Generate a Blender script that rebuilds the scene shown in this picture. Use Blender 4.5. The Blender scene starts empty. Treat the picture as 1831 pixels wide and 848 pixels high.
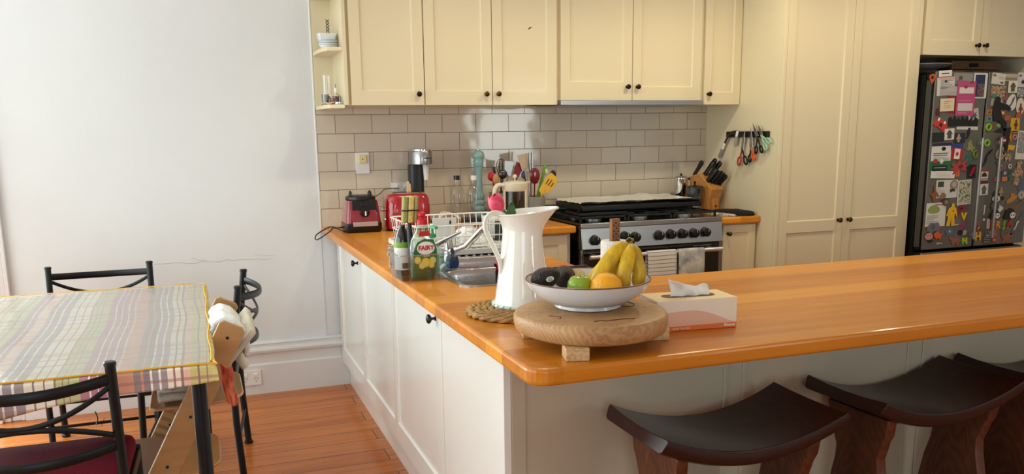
import bpy, bmesh, math, random
from math import pi, sin, cos, radians as rad
from mathutils import Vector, Matrix, Euler, noise
random.seed(7)
SC = bpy.context.scene
COL = SC.collection
# ---------------------------------------------------------------- camera
CAMLOC = Vector((-.7238, -4.7501, 1.424)); FPX = 1497.77; PX, PY = 899.75, 527.69
ROT = Matrix.Rotation(-.3487, 3, 'Z') @ Matrix.Rotation(1.3795, 3, 'X') @ Matrix.Rotation(-.0138, 3, 'Z')
cd = bpy.data.cameras.new('camera'); cam = bpy.data.objects.new('camera', cd); COL.objects.link(cam)
cam.location = CAMLOC; cam.rotation_euler = ROT.to_euler()
cd.sensor_width = 36; cd.lens = 36 * FPX / 1831
cd.shift_x = (915.5 - PX) / 1831; cd.shift_y = (PY - 424) / 1831
cd.clip_start = .05; SC.camera = cam
def at(ax, val, u, v):
    "photo pixel -> point of the place on the plane x, y or z = val"
    d = ROT @ Vector(((u - PX) / FPX, (PY - v) / FPX, -1)); k = 'xyz'.index(ax)
    return CAMLOC + d * ((val - CAMLOC[k]) / d[k])
# ---------------------------------------------------------------- light and view
vs = SC.view_settings; vs.view_transform = 'Standard'; vs.look = 'None'; vs.gamma = 1; vs.use_curve_mapping = False
vs.exposure = -0.03
SC.cycles.use_denoising = True
SC.cycles.max_bounces = 8; SC.cycles.diffuse_bounces = 5; SC.cycles.glossy_bounces = 4; SC.cycles.transmission_bounces = 8; SC.cycles.transparent_max_bounces = 12
SC.cycles.sample_clamp_indirect = 6; SC.cycles.caustics_reflective = False; SC.cycles.caustics_refractive = False
W = bpy.data.worlds.new('sky'); SC.world = W; W.use_nodes = True
W.node_tree.nodes['Background'].inputs[0].default_value = (.75, .86, 1, 1); W.node_tree.nodes['Background'].inputs[1].default_value = 1.0
def area(name, loc, rot, sx, sy, power, color):
    l = bpy.data.lights.new(name, 'AREA'); l.shape = 'RECTANGLE'; l.size = sx; l.size_y = sy; l.energy = power; l.color = color
    o = bpy.data.objects.new(name, l); o.location = loc; o.rotation_euler = rot; COL.objects.link(o); return o
# daylight in the window openings (back wall left, left wall, wall behind the camera)
area('daylight_glazed_door', (-2.35, -.02, 1.25), (rad(-90), 0, 0), 1.1, 2.2, 105, (.86, 1, .97))
area('daylight_left_window', (-3.42, -2.65, 1.25), (0, rad(-90), 0), 2.2, 3.3, 76, (.86, 1, .96))
area('daylight_rear_window', (3.75, -7.42, 1.55), (rad(90), 0, 0), .95, 1.35, 30, (.90, 1, .95))
area('daylight_rear_door', (-1.3, -7.42, 1.3), (rad(90), 0, 0), 1.8, 2.2, 30, (.90, 1, .96))
# warm fill added for the kitchen: unseen spots just below the ceiling
for i, (x, y, p) in enumerate([(1.9, -1.35, 22), (3.2, -1.5, 14), (.7, -1.35, 14)]):
    l = bpy.data.lights.new('warm_fill_spot', 'SPOT'); l.energy = p * 2.0; l.color = (1, .90, .62); l.shadow_soft_size = .06; l.spot_size = rad(150); l.spot_blend = .6
    o = bpy.data.objects.new('warm_fill_spot', l); o.location = (x, y, 2.66); COL.objects.link(o)
# ---------------------------------------------------------------- materials
MC = {}
def nodes(m): return m.node_tree.nodes, m.node_tree.links
def mat(name, col, rough=.5, metal=0, coat=0, spec=.5, emit=0, trans=0, alpha=1, ior=1.45, var=0, vscale=8, bump=0, bscale=40, vcol=None, sheen=0, stretch=None, sss=0):
    if name in MC: return MC[name]
    m = bpy.data.materials.new(name); m.use_nodes = True; N, L = nodes(m); b = N['Principled BSDF']
    c = (*col, 1) if len(col) == 3 else col
    b.inputs['Base Color'].default_value = c; b.inputs['Roughness'].default_value = rough; b.inputs['Metallic'].default_value = metal
    b.inputs['Coat Weight'].default_value = coat; b.inputs['Coat Roughness'].default_value = .06; b.inputs['Specular IOR Level'].default_value = spec
    b.inputs['IOR'].default_value = ior; b.inputs['Transmission Weight'].default_value = trans; b.inputs['Alpha'].default_value = alpha
    b.inputs['Sheen Weight'].default_value = sheen
    if sss: b.inputs['Subsurface Weight'].default_value = sss; b.inputs['Subsurface Radius'].default_value = (.01, .005, .002)
    if emit: b.inputs['Emission Color'].default_value = c; b.inputs['Emission Strength'].default_value = emit
    if var or bump:
        tc = N.new('ShaderNodeTexCoord'); mp = N.new('ShaderNodeMapping'); L.new(tc.outputs['Object'], mp.inputs[0])
        if stretch: mp.inputs['Scale'].default_value = stretch
    if var:
        n = N.new('ShaderNodeTexNoise'); n.inputs['Scale'].default_value = vscale; n.inputs['Detail'].default_value = 5; L.new(mp.outputs[0], n.inputs[0])
        r = N.new('ShaderNodeValToRGB'); L.new(n.outputs[0], r.inputs[0]); r.color_ramp.elements[0].position = .35; r.color_ramp.elements[1].position = .65
        v2 = vcol if vcol else tuple(x * (1 - var) for x in col[:3])
        r.color_ramp.elements[0].color = (*v2, 1); r.color_ramp.elements[1].color = c; L.new(r.outputs[0], b.inputs['Base Color'])
    if bump:
        n = N.new('ShaderNodeTexNoise'); n.inputs['Scale'].default_value = bscale; n.inputs['Detail'].default_value = 4; L.new(mp.outputs[0], n.inputs[0])
        bp = N.new('ShaderNodeBump'); bp.inputs['Strength'].default_value = bump; bp.inputs['Distance'].default_value = .01; L.new(n.outputs[0], bp.inputs['Height']); L.new(bp.outputs[0], b.inputs['Normal'])
    MC[name] = m; return m
def glass(name, tint=(1, 1, 1), rough=.02, ior=1.45, op=.12):
    "thin clear glass: transparent with a fresnel reflection and a little body"
    if name in MC: return MC[name]
    m = bpy.data.materials.new(name); m.use_nodes = True; N, L = nodes(m); N.remove(N['Principled BSDF']); out = N['Material Output']
    t = N.new('ShaderNodeBsdfTransparent'); t.inputs[0].default_value = (*tint, 1); g = N.new('ShaderNodeBsdfGlossy'); g.inputs['Roughness'].default_value = rough
    lw = N.new('ShaderNodeLayerWeight'); lw.inputs[0].default_value = .5; f = N.new('ShaderNodeMath'); f.operation = 'POWER'; f.inputs[1].default_value = 3.5; L.new(lw.outputs['Facing'], f.inputs[0])
    a = N.new('ShaderNodeMath'); a.operation = 'MULTIPLY_ADD'; a.inputs[1].default_value = .7; a.inputs[2].default_value = op * .6; a.use_clamp = True
    L.new(f.outputs[0], a.inputs[0]); mx = N.new('ShaderNodeMixShader'); L.new(a.outputs[0], mx.inputs[0]); L.new(t.outputs[0], mx.inputs[1]); L.new(g.outputs[0], mx.inputs[2]); L.new(mx.outputs[0], out.inputs[0])
    MC[name] = m; return m
def ramp(N, stops, interp='LINEAR'):
    r = N.new('ShaderNodeValToRGB'); cr = r.color_ramp; cr.interpolation = interp
    while len(cr.elements) < len(stops): cr.elements.new(.5)
    for e, (p, c) in zip(cr.elements, stops): e.position = p; e.color = (*c, 1)
    return r
def srgb(r, g, b):
    f = lambda c: (c / 255 / 12.92) if c / 255 <= .04045 else ((c / 255 + .055) / 1.055) ** 2.4
    return (f(r), f(g), f(b))
def H(s): return srgb(int(s[0:2], 16), int(s[2:4], 16), int(s[4:6], 16))
def planks(name, cols, width, length, axis, rough, coat=0, grain=.35, gap=.0, vary=1., gscale=1., bumpy=0, knots=0, coatr=.08):
    "boards along one axis with their own shade, a stretched grain and optional dark gaps"
    m = bpy.data.materials.new(name); m.use_nodes = True; N, L = nodes(m); b = N['Principled BSDF']
    b.inputs['Roughness'].default_value = rough; b.inputs['Specular IOR Level'].default_value = .32; b.inputs['Coat Weight'].default_value = coat; b.inputs['Coat Roughness'].default_value = coatr
    tc = N.new('ShaderNodeTexCoord'); mp = N.new('ShaderNodeMapping'); L.new(tc.outputs['Object'], mp.inputs[0])
    if axis == 'y': mp.inputs['Rotation'].default_value = (0, 0, rad(-90))
    br = N.new('ShaderNodeTexBrick'); br.offset = .37; br.inputs['Scale'].default_value = 1; br.inputs['Brick Width'].default_value = length; br.inputs['Row Height'].default_value = width
    br.inputs['Mortar Size'].default_value = max(gap, .0001); br.inputs['Mortar Smooth'].default_value = 0; br.inputs['Color1'].default_value = (0, 0, 0, 1); br.inputs['Color2'].default_value = (1, 1, 1, 1); br.inputs['Mortar'].default_value = (.5, .5, .5, 1)
    L.new(mp.outputs[0], br.inputs[0])
    mp2 = N.new('ShaderNodeMapping'); L.new(mp.outputs[0], mp2.inputs[0]); mp2.inputs['Scale'].default_value = (1.6 * gscale, 26 * gscale, 26 * gscale)
    add = N.new('ShaderNodeVectorMath'); add.operation = 'ADD'; L.new(mp2.outputs[0], add.inputs[0])
    sc = N.new('ShaderNodeVectorMath'); sc.operation = 'SCALE'; sc.inputs['Scale'].default_value = 37; L.new(br.outputs['Color'], sc.inputs[0]); L.new(sc.outputs[0], add.inputs[1])
    n = N.new('ShaderNodeTexNoise'); n.inputs['Scale'].default_value = 1; n.inputs['Detail'].default_value = 6; n.inputs['Distortion'].default_value = .6; L.new(add.outputs[0], n.inputs[0])
    bw = N.new('ShaderNodeMath'); bw.operation = 'MULTIPLY'; bw.inputs[1].default_value = vary * (1 - grain); L.new(br.outputs['Color'], bw.inputs[0])
    g = N.new('ShaderNodeMath'); g.operation = 'MULTIPLY_ADD'; g.inputs[1].default_value = grain * 1.4; L.new(n.outputs[0], g.inputs[0]); L.new(bw.outputs[0], g.inputs[2])
    r = ramp(N, [(i / (len(cols) - 1), c) for i, c in enumerate(cols)]); L.new(g.outputs[0], r.inputs[0]); last = r.outputs[0]
    if gap:
        mx = N.new('ShaderNodeMix'); mx.data_type = 'RGBA'; mx.inputs[7].default_value = (.02, .01, .006, 1); L.new(br.outputs['Fac'], mx.inputs[0]); L.new(last, mx.inputs[6]); last = mx.outputs[2]
    if knots:
        v = N.new('ShaderNodeTexVoronoi'); v.inputs['Scale'].default_value = knots; mp3 = N.new('ShaderNodeMapping'); mp3.inputs['Scale'].default_value = (1, 2.2, 1); L.new(mp.outputs[0], mp3.inputs[0]); L.new(mp3.outputs[0], v.inputs[0])
        kr = ramp(N, [(0, (0, 0, 0)), (.05, (.1, .1, .1)), (.085, (1, 1, 1))]); L.new(v.outputs[0], kr.inputs[0]); mk = N.new('ShaderNodeMix'); mk.data_type = 'RGBA'; mk.blend_type = 'MULTIPLY'; mk.inputs[0].default_value = .75; L.new(last, mk.inputs[6]); L.new(kr.outputs[0], mk.inputs[7]); last = mk.outputs[2]
    L.new(last, b.inputs['Base Color'])
    if bumpy:
        bp = N.new('ShaderNodeBump'); bp.inputs['Strength'].default_value = bumpy; bp.inputs['Distance'].default_value = .004; L.new(n.outputs[0], bp.inputs['Height']); L.new(bp.outputs[0], b.inputs['Normal'])
    MC[name] = m; return m
def photo(name, cols, scale=60):
    "a printed picture: patches of a few colours"
    if name in MC: return MC[name]
    m = bpy.data.materials.new(name); m.use_nodes = True; N, L = nodes(m); b = N['Principled BSDF']; b.inputs['Roughness'].default_value = .35
    tc = N.new('ShaderNodeTexCoord'); n = N.new('ShaderNodeTexNoise'); n.inputs['Scale'].default_value = scale; n.inputs['Detail'].default_value = 4; L.new(tc.outputs['Object'], n.inputs[0])
    k = len(cols); r = ramp(N, [(.32 + .36 * i / max(k - 1, 1), H(c)) for i, c in enumerate(cols)], 'LINEAR'); L.new(n.outputs[0], r.inputs[0]); L.new(r.outputs[0], b.inputs['Base Color'])
    MC[name] = m; return m
# ---------------------------------------------------------------- building tools
def tag(o, label=None, cat=None, group=None, kind=None):
    if label: o['label'] = label
    if cat: o['category'] = cat
    if group: o['group'] = group
    if kind: o['kind'] = kind
    return o
def thing(name, label, cat, loc=(0, 0, 0), rz=0, group=None):
    o = bpy.data.objects.new(name, None); COL.objects.link(o); o.location = loc; o.rotation_euler = (0, 0, rz); o.empty_display_size = .05
    return tag(o, label, cat, group)
class M:
    "collects shapes in one mesh; off = world position of the thing the shapes are given around"
    def __init__(s, off=None): s.b = bmesh.new(); s.off = Vector(off) if off is not None else Vector((0, 0, 0)); s.mi = 0
    def _v(s, vs): return [s.b.verts.new(v) for v in vs]
    def face(s, vs, mi=None):
        try:
            f = s.b.faces.new(vs); f.material_index = s.mi if mi is None else mi; return f
        except ValueError: return None
    def box(s, x0, y0, z0, x1, y1, z1, rot=None, piv=None):
        vs = [Vector((x, y, z)) for z in (z0, z1) for y in (y0, y1) for x in (x0, x1)]
        if rot is not None:
            p = Vector(piv) if piv is not None else Vector(((x0 + x1) / 2, (y0 + y1) / 2, (z0 + z1) / 2)); R_ = Euler(rot).to_matrix(); vs = [p + R_ @ (v - p) for v in vs]
        v = s._v(vs)
        for q in ((0, 2, 3, 1), (4, 5, 7, 6), (0, 1, 5, 4), (1, 3, 7, 5), (3, 2, 6, 7), (2, 0, 4, 6)): s.face([v[i] for i in q])
        return s
    def prism(s, poly, z0, z1, mtx=None):
        "polygon (x,y) extruded z0..z1, then moved by mtx"
        a = [Vector((x, y, z0)) for x, y in poly]; c = [Vector((x, y, z1)) for x, y in poly]
        if mtx is not None: a = [mtx @ v for v in a]; c = [mtx @ v for v in c]
        va, vc = s._v(a), s._v(c); n = len(poly); s.face(va[::-1]); s.face(vc)
        for i in range(n): s.face([va[i], va[(i + 1) % n], vc[(i + 1) % n], vc[i]])
        return s
    def rings(s, rs, cap0=True, cap1=True, closed=False):
        R_ = [s._v(r) for r in rs]; n = len(rs[0]); k = len(R_)
        for i in range(k if closed else k - 1):
            A, B = R_[i], R_[(i + 1) % k]
            for j in range(n): s.face([A[j], A[(j + 1) % n], B[(j + 1) % n], B[j]])
        if not closed:
            if cap0: s.face(R_[0][::-1])
            if cap1: s.face(R_[-1])
        return s
    def lathe(s, prof, c=(0, 0, 0), n=32, axis='z', sx=1, sy=1, cap0=True, cap1=True, mtx=None):
        c = Vector(c); rs = []
        for r, h in prof:
            r = max(r, .0002); ring = []
            for i in range(n):
                a = 2 * pi * i / n; x, y = r * cos(a) * sx, r * sin(a) * sy
                v = Vector((x, y, h)) if axis == 'z' else Vector((x, -h, y)) if axis == 'y' else Vector((h, x, y))
                ring.append(c + (mtx @ v if mtx is not None else v))
            rs.append(ring)
        return s.rings(rs, cap0, cap1)
    def cyl(s, p0, p1, r0, r1=None, n=16, cap=True):
        r1 = r0 if r1 is None else r1; p0, p1 = Vector(p0), Vector(p1); d = (p1 - p0).normalized(); q = d.orthogonal().normalized(); w = d.cross(q)
        return s.rings([[p + r * (cos(2 * pi * i / n) * q + sin(2 * pi * i / n) * w) for i in range(n)] for p, r in ((p0, r0), (p1, r1))], cap, cap)
    def tube(s, pts, r, n=8, closed=False, flat=None, up=None):
        "tube along points; r number or list; flat=(a,b) gives an elliptic section with a along up"
        P = [Vector(p) for p in pts]; k = len(P); rs = []; prev = None
        for i, p in enumerate(P):
            t = (P[(i + 1) % k] - P[i - 1]) if closed else (P[min(i + 1, k - 1)] - P[max(i - 1, 0)])
            t = t.normalized() if t.length > 1e-9 else Vector((0, 0, 1))
            if up is not None:
                q = Vector(up); q = (q - t * q.dot(t)); q = q.normalized() if q.length > 1e-6 else t.orthogonal().normalized()
            else:
                q = t.orthogonal().normalized() if prev is None else (prev - t * prev.dot(t)).normalized()
            prev = q; w = t.cross(q); rr = r[i] if isinstance(r, (list, tuple)) else r
            a, b = flat if flat else (1, 1)
            rs.append([p + rr * (a * cos(2 * pi * j / n) * q + b * sin(2 * pi * j / n) * w) for j in range(n)])
        return s.rings(rs, closed=closed)
    def sphere(s, c, r, n=20, m=12, mtx=None):
        if not isinstance(r, (tuple, list)): r = (r, r, r)
        c = Vector(c); rs = []
        for i in range(m + 1):
            th = -pi / 2 + pi * i / m; ring = []
            for j in range(n):
                a = 2 * pi * j / n; v = Vector((r[0] * max(cos(th), .003) * cos(a), r[1] * max(cos(th), .003) * sin(a), r[2] * sin(th))); ring.append(c + (mtx @ v if mtx is not None else v))
            rs.append(ring)
        return s.rings(rs)
    def grid(s, f, nu, nv, thick=0):
        "surface f(i/nu, j/nv) -> point; with thickness downwards along f's second value if given"
        top = [[s.b.verts.new(f(i / nu, j / nv)) for j in range(nv + 1)] for i in range(nu + 1)]
        for i in range(nu):
            for j in range(nv): s.face([top[i][j], top[i + 1][j], top[i + 1][j + 1], top[i][j + 1]])
        return s
    def build(s, name, m, parent=None, bevel=0, seg=2, smooth=True, solid=0, sub=0, angle=35, label=None, recenter=None, recalc=True):
        bm = s.b
        if recalc: bmesh.ops.recalc_face_normals(bm, faces=bm.faces)
        if s.off.length: bmesh.ops.translate(bm, verts=bm.verts, vec=-s.off)
        loc = None
        if parent is None and recenter is not False:
            xs = [v.co.x for v in bm.verts]; ys = [v.co.y for v in bm.verts]; zs = [v.co.z for v in bm.verts]
            loc = Vector(((min(xs) + max(xs)) / 2, (min(ys) + max(ys)) / 2, min(zs)))
            if recenter == 'keep': loc = Vector((0, 0, 0))
            bmesh.ops.translate(bm, verts=bm.verts, vec=-loc)
        me = bpy.data.meshes.new(name); bm.to_mesh(me); bm.free()
        o = bpy.data.objects.new(name, me); COL.objects.link(o)
        for q in (m if isinstance(m, (list, tuple)) else [m]): me.materials.append(q)
        if loc is not None: o.location = loc + s.off
        if parent is not None: o.parent = parent
        if smooth:
            me.polygons.foreach_set('use_smooth', [True] * len(me.polygons)); me.update()
            try: me.set_sharp_from_angle(angle=rad(angle))
            except Exception: pass
        if solid: q = o.modifiers.new('solid', 'SOLIDIFY'); q.thickness = solid; q.offset = 0
        if bevel: q = o.modifiers.new('bevel', 'BEVEL'); q.width = bevel; q.segments = seg; q.limit_method = 'ANGLE'; q.angle_limit = rad(40); q.harden_normals = False
        if sub: q = o.modifiers.new('sub', 'SUBSURF'); q.levels = q.render_levels = sub
        if label: o['label'] = label
        return o
def struct(o, name=None): o['kind'] = 'structure'; return o
def copy_tree(o, parent=None, **kw):
    c = o.copy(); COL.objects.link(c)
    if parent is not None: c.parent = parent
    for ch in [x for x in SC.objects if x.parent == o]: copy_tree(ch, c)
    return c
def text_mesh(s, size, mtx, depth=.0006, align='CENTER', spacing=1, bold=0):
    "letters as geometry"
    cu = bpy.data.curves.new('lettering', 'FONT'); cu.body = s; cu.size = size; cu.extrude = depth; cu.align_x = align; cu.align_y = 'CENTER'; cu.space_character = spacing; cu.offset = bold; cu.resolution_u = 3
    o = bpy.data.objects.new('lettering', cu); COL.objects.link(o); dg = bpy.context.evaluated_depsgraph_get(); dg.update()
    me = bpy.data.meshes.new_from_object(o.evaluated_get(dg)); bpy.data.objects.remove(o); bpy.data.curves.remove(cu); me.transform(mtx); return me
def put_text(name, s, size, mtx, m, parent, off=(0, 0, 0), **kw):
    me = text_mesh(s, size, Matrix.Translation(-Vector(off)) @ mtx, **kw); me.materials.clear(); me.materials.append(m)
    o = bpy.data.objects.new(name, me); COL.objects.link(o); o.parent = parent; return o
FY = Matrix.Rotation(rad(90), 4, 'X')       # drawing plane xy -> facing -y
def arc(cx, cy, r, a0, a1, n): return [(cx + r * cos(rad(a0 + (a1 - a0) * i / n)), cy + r * sin(rad(a0 + (a1 - a0) * i / n))) for i in range(n + 1)]
def rrect(x0, y0, x1, y1, r, n=5):
    return arc(x1 - r, y0 + r, r, -90, 0, n) + arc(x1 - r, y1 - r, r, 0, 90, n) + arc(x0 + r, y1 - r, r, 90, 180, n) + arc(x0 + r, y0 + r, r, 180, 270, n)
def bez(p0, p1, p2, p3, n=16):
    p0, p1, p2, p3 = map(Vector, (p0, p1, p2, p3)); return [(1 - t) ** 3 * p0 + 3 * (1 - t) ** 2 * t * p1 + 3 * (1 - t) * t * t * p2 + t ** 3 * p3 for t in [i / n for i in range(n + 1)]]
def crom(pts, n=8):
    "smooth curve through points"
    P = [Vector(p) for p in pts]; P = [2 * P[0] - P[1]] + P + [2 * P[-1] - P[-2]]; out = []
    for i in range(1, len(P) - 2):
        for k in range(n):
            t = k / n; a, b, c, d = P[i - 1:i + 3]; out.append(.5 * ((2 * b) + (c - a) * t + (2 * a - 5 * b + 4 * c - d) * t * t + (3 * b - a - 3 * c + d) * t ** 3))
    return out + [P[-2]]
# ---------------------------------------------------------------- shared materials
CREAM = mat('cream_paint', H('dccfb0'), .38, coat=.15, spec=.4)
WHITEP = mat('white_gloss_paint', H('e6e6e2'), .22, coat=.4, bump=.02, bscale=30)
WALLW = mat('white_wall_paint', H('dcdfe2'), .55, var=.05, vscale=1.5, bump=.05, bscale=60)
SKIRT = mat('skirting_paint', H('d9dadb'), .3, coat=.2)
BLACKM = mat('black_metal', H('0c1014'), .38, metal=.0, spec=.35)
BLACKP = mat('black_plastic', H('0c0c0d'), .3)
BRASS = mat('aged_brass', H('5d4a24'), .3, metal=1, var=.4, vscale=60)
BRONZE = mat('dark_bronze', H('2a2018'), .32, metal=.8)
STEEL = mat('stainless_steel', H('a3a3a2'), .3, metal=1, var=.08, vscale=3, stretch=(1, 1, 40))
CHROME = mat('chrome', H('d8d8da'), .1, metal=1)
WHITEC = mat('white_ceramic', H('e8e8ea'), .18, coat=.5)
WPLAS = mat('white_plastic', H('e4e4e0'), .35)
PAPER = mat('paper_white', H('e9e9e6'), .7)
CGLASS = glass('clear_glass')
RED = mat('red_enamel', H('a00a1c'), .14, coat=1)
# ================================================================ the room
XL, XR, YB, ZC = -3.4, 5.2, -7.4, 2.75
floor_m = planks('floor_boards', [H('6a2c0c'), H('9c4c18'), H('bd6a26'), H('cc7c2c')], .14, 3.4, 'x', .3, coat=.12, grain=.75, gap=.0022, vary=.8, knots=1.6, coatr=.12)
o = M().box(XL, YB, -.05, XR, .1, 0).build('floor', floor_m, recenter='keep'); struct(o)
o = M().box(XL, YB, ZC, XR, .1, ZC + .05).build('ceiling', mat('ceiling_paint', H('eeeeea'), .7)); struct(o)
def wall(name, m, boxes):
    b = M()
    for q in boxes: b.box(*q)
    return struct(b.build(name, m, recenter='keep'))
# back wall: glazed door opening at the left (x -2.95..-1.75)
wall('wall_back', WALLW, [(XL, 0, 0, -2.95, .1, ZC), (-2.95, 0, 2.4, -1.75, .1, ZC), (-1.75, 0, 0, -.08, .1, ZC), (-.08, .004, 0, XR, .1, ZC)])
wall('wall_left', WALLW, [(XL - .1, YB, 0, XL, -4.3, ZC), (XL - .1, -1.0, 0, XL, .1, ZC), (XL - .1, -4.3, 0, XL, -1.0, .1), (XL - .1, -4.3, 2.35, XL, -1.0, ZC)])
wall('wall_right', WALLW, [(XR, YB, 0, XR + .1, .1, ZC)])
wall('wall_front', WALLW, [(XL, YB - .1, 0, -2.2, YB, ZC), (-2.2, YB - .1, 2.4, -.4, YB, ZC), (-.4, YB - .1, 0, 3.25, YB, ZC), (3.25, YB - .1, 0, 4.25, YB, .85), (3.25, YB - .1, 2.25, 4.25, YB, ZC), (4.25, YB - .1, 0, XR, YB, ZC)])
def window(name, P, U, w, h, nx, ny, N_=None):
    "framed opening from corner P along U (unit) and z"
    b = M(); U = Vector(U); P = Vector(P); D = Vector((-U.y, U.x, 0)); t = .045
    def bar(u0, z0, u1, z1, d=.05):
        a = P + U * u0 - D * d / 2; c = P + U * u1 + D * d / 2
        b.box(min(a.x, c.x), min(a.y, c.y), P.z + z0, max(a.x, c.x), max(a.y, c.y), P.z + z1)
    bar(0, 0, t, h); bar(w - t, 0, w, h); bar(t, 0, w - t, t); bar(t, h - t, w - t, h)
    for i in range(1, nx): bar(w * i / nx - .015, t, w * i / nx + .015, h - t, .035)
    for j in range(1, ny): bar(t, h * j / ny - .015, w - t, h * j / ny + .015, .035)
    return struct(b.build(name, WHITEP, recenter=None))
window('window_1', (-2.95, .05, 0), (1, 0, 0), 1.2, 2.4, 2, 4)
window('window_2', (XL - .05, -4.3, .1), (0, 1, 0), 3.3, 2.25, 4, 2)
window('window_3', (3.25, YB - .05, .85), (1, 0, 0), 1.0, 1.4, 2, 2)
window('window_4', (-2.2, YB - .05, 0), (1, 0, 0), 1.8, 2.4, 2, 4)
# architrave of the glazed door, seen at the left edge of the photo
b = M()
for x0, x1, d in ((-1.75, -1.735, .05), (-1.735, -1.70, .03), (-1.70, -1.655, .022), (-1.655, -1.635, .03)): b.box(x0, -d, 0, x1, 0, 2.5)
struct(b.build('trim_1', SKIRT, bevel=.004))
# moulded skirting along the white wall
prof = [(0, 0), (-.03, 0), (-.03, .165), (-.022, .175), (-.022, .228), (-.038, .236), (-.042, .25), (-.038, .262), (-.026, .266), (-.026, .28), (-.03, .286), (-.018, .294), (0, .296)]
b = M(); rs = [[Vector((x, y, z)) for y, z in prof] for x in (-1.635, .06)]; b.rings(rs)
struct(b.build('baseboard_back', SKIRT, angle=30))
prof2 = [(0, 0), (-.022, 0), (-.022, .16), (0, .18)]
b = M(); b.rings([[Vector((x, y, z)) for y, z in prof2] for x in (XL, -2.95)]); struct(b.build('baseboard_left', SKIRT))
# bright bead where the tiles start
struct(M().box(-.083, -.008, .9, -.074, .01, ZC).build('trim_2', WHITEP, bevel=.002))
# hairline crack across the white wall
rr = random.Random(3)
pts = [(-.99 + .04 * i, -.0005, .768 + rr.uniform(-.006, .006) - .0006 * i) for i in range(17)]
b = M(); b.tube(pts, .0012, 5); b.tube([(-.77, -.0005, .79), (-.74, -.0005, .775), (-.70, -.0005, .772)], .0011, 5); b.tube([(-.45, -.0005, .79), (-.40, -.0005, .775), (-.33, -.0005, .777)], .0008, 5)
o = b.build('trim_3', mat('crack', H('bcb8b4'), .9)); struct(o)

# ---- tiled splashback
def tile_mat():
    m = bpy.data.materials.new('glazed_brick_tile'); m.use_nodes = True; N, L = nodes(m); b = N['Principled BSDF']
    tc = N.new('ShaderNodeTexCoord'); sp = N.new('ShaderNodeSeparateXYZ'); L.new(tc.outputs['Object'], sp.inputs[0]); cb = N.new('ShaderNodeCombineXYZ')
    ax = N.new('ShaderNodeMath'); ax.inputs[1].default_value = -.131 + .2041 * 10; L.new(sp.outputs[0], ax.inputs[0])
    az = N.new('ShaderNodeMath'); az.inputs[1].default_value = -1.0189 + 1.03; L.new(sp.outputs[2], az.inputs[0])
    L.new(ax.outputs[0], cb.inputs[0]); L.new(az.outputs[0], cb.inputs[1])
    br = N.new('ShaderNodeTexBrick'); br.offset = .5; br.inputs['Scale'].default_value = 1; br.inputs['Brick Width'].default_value = .2041; br.inputs['Row Height'].default_value = .103
    br.inputs['Mortar Size'].default_value = .0016; br.inputs['Mortar Smooth'].default_value = .1; br.inputs['Bias'].default_value = 0
    br.inputs['Color1'].default_value = (*H('cbbfae'), 1); br.inputs['Color2'].default_value = (*H('d2c7b7'), 1); br.inputs['Mortar'].default_value = (*H('77695a'), 1)
    L.new(cb.outputs[0], br.inputs[0]); L.new(br.outputs['Color'], b.inputs['Base Color'])
    rr_ = N.new('ShaderNodeMath'); rr_.operation = 'MULTIPLY_ADD'; rr_.inputs[1].default_value = .6; rr_.inputs[2].default_value = .07; L.new(br.outputs['Fac'], rr_.inputs[0]); L.new(rr_.outputs[0], b.inputs['Roughness'])
    n = N.new('ShaderNodeTexNoise'); n.inputs['Scale'].default_value = 7; n.inputs['Detail'].default_value = 1; L.new(tc.outputs['Object'], n.inputs[0])
    a = N.new('ShaderNodeMath'); a.operation = 'MULTIPLY_ADD'; a.inputs[1].default_value = -1.0; L.new(br.outputs['Fac'], a.inputs[0]); s2 = N.new('ShaderNodeMath'); s2.operation = 'MULTIPLY'; s2.inputs[1].default_value = 1.1; L.new(n.outputs[0], s2.inputs[0]); L.new(s2.outputs[0], a.inputs[2])
    bp = N.new('ShaderNodeBump'); bp.inputs['Strength'].default_value = .5; bp.inputs['Distance'].default_value = .003; L.new(a.outputs[0], bp.inputs['Height']); L.new(bp.outputs[0], b.inputs['Normal']); return m
o = M().box(-.075, -.006, .9, 2.416, .006, 1.66).build('wall_tiles', tile_mat(), recenter='keep'); struct(o)

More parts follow.
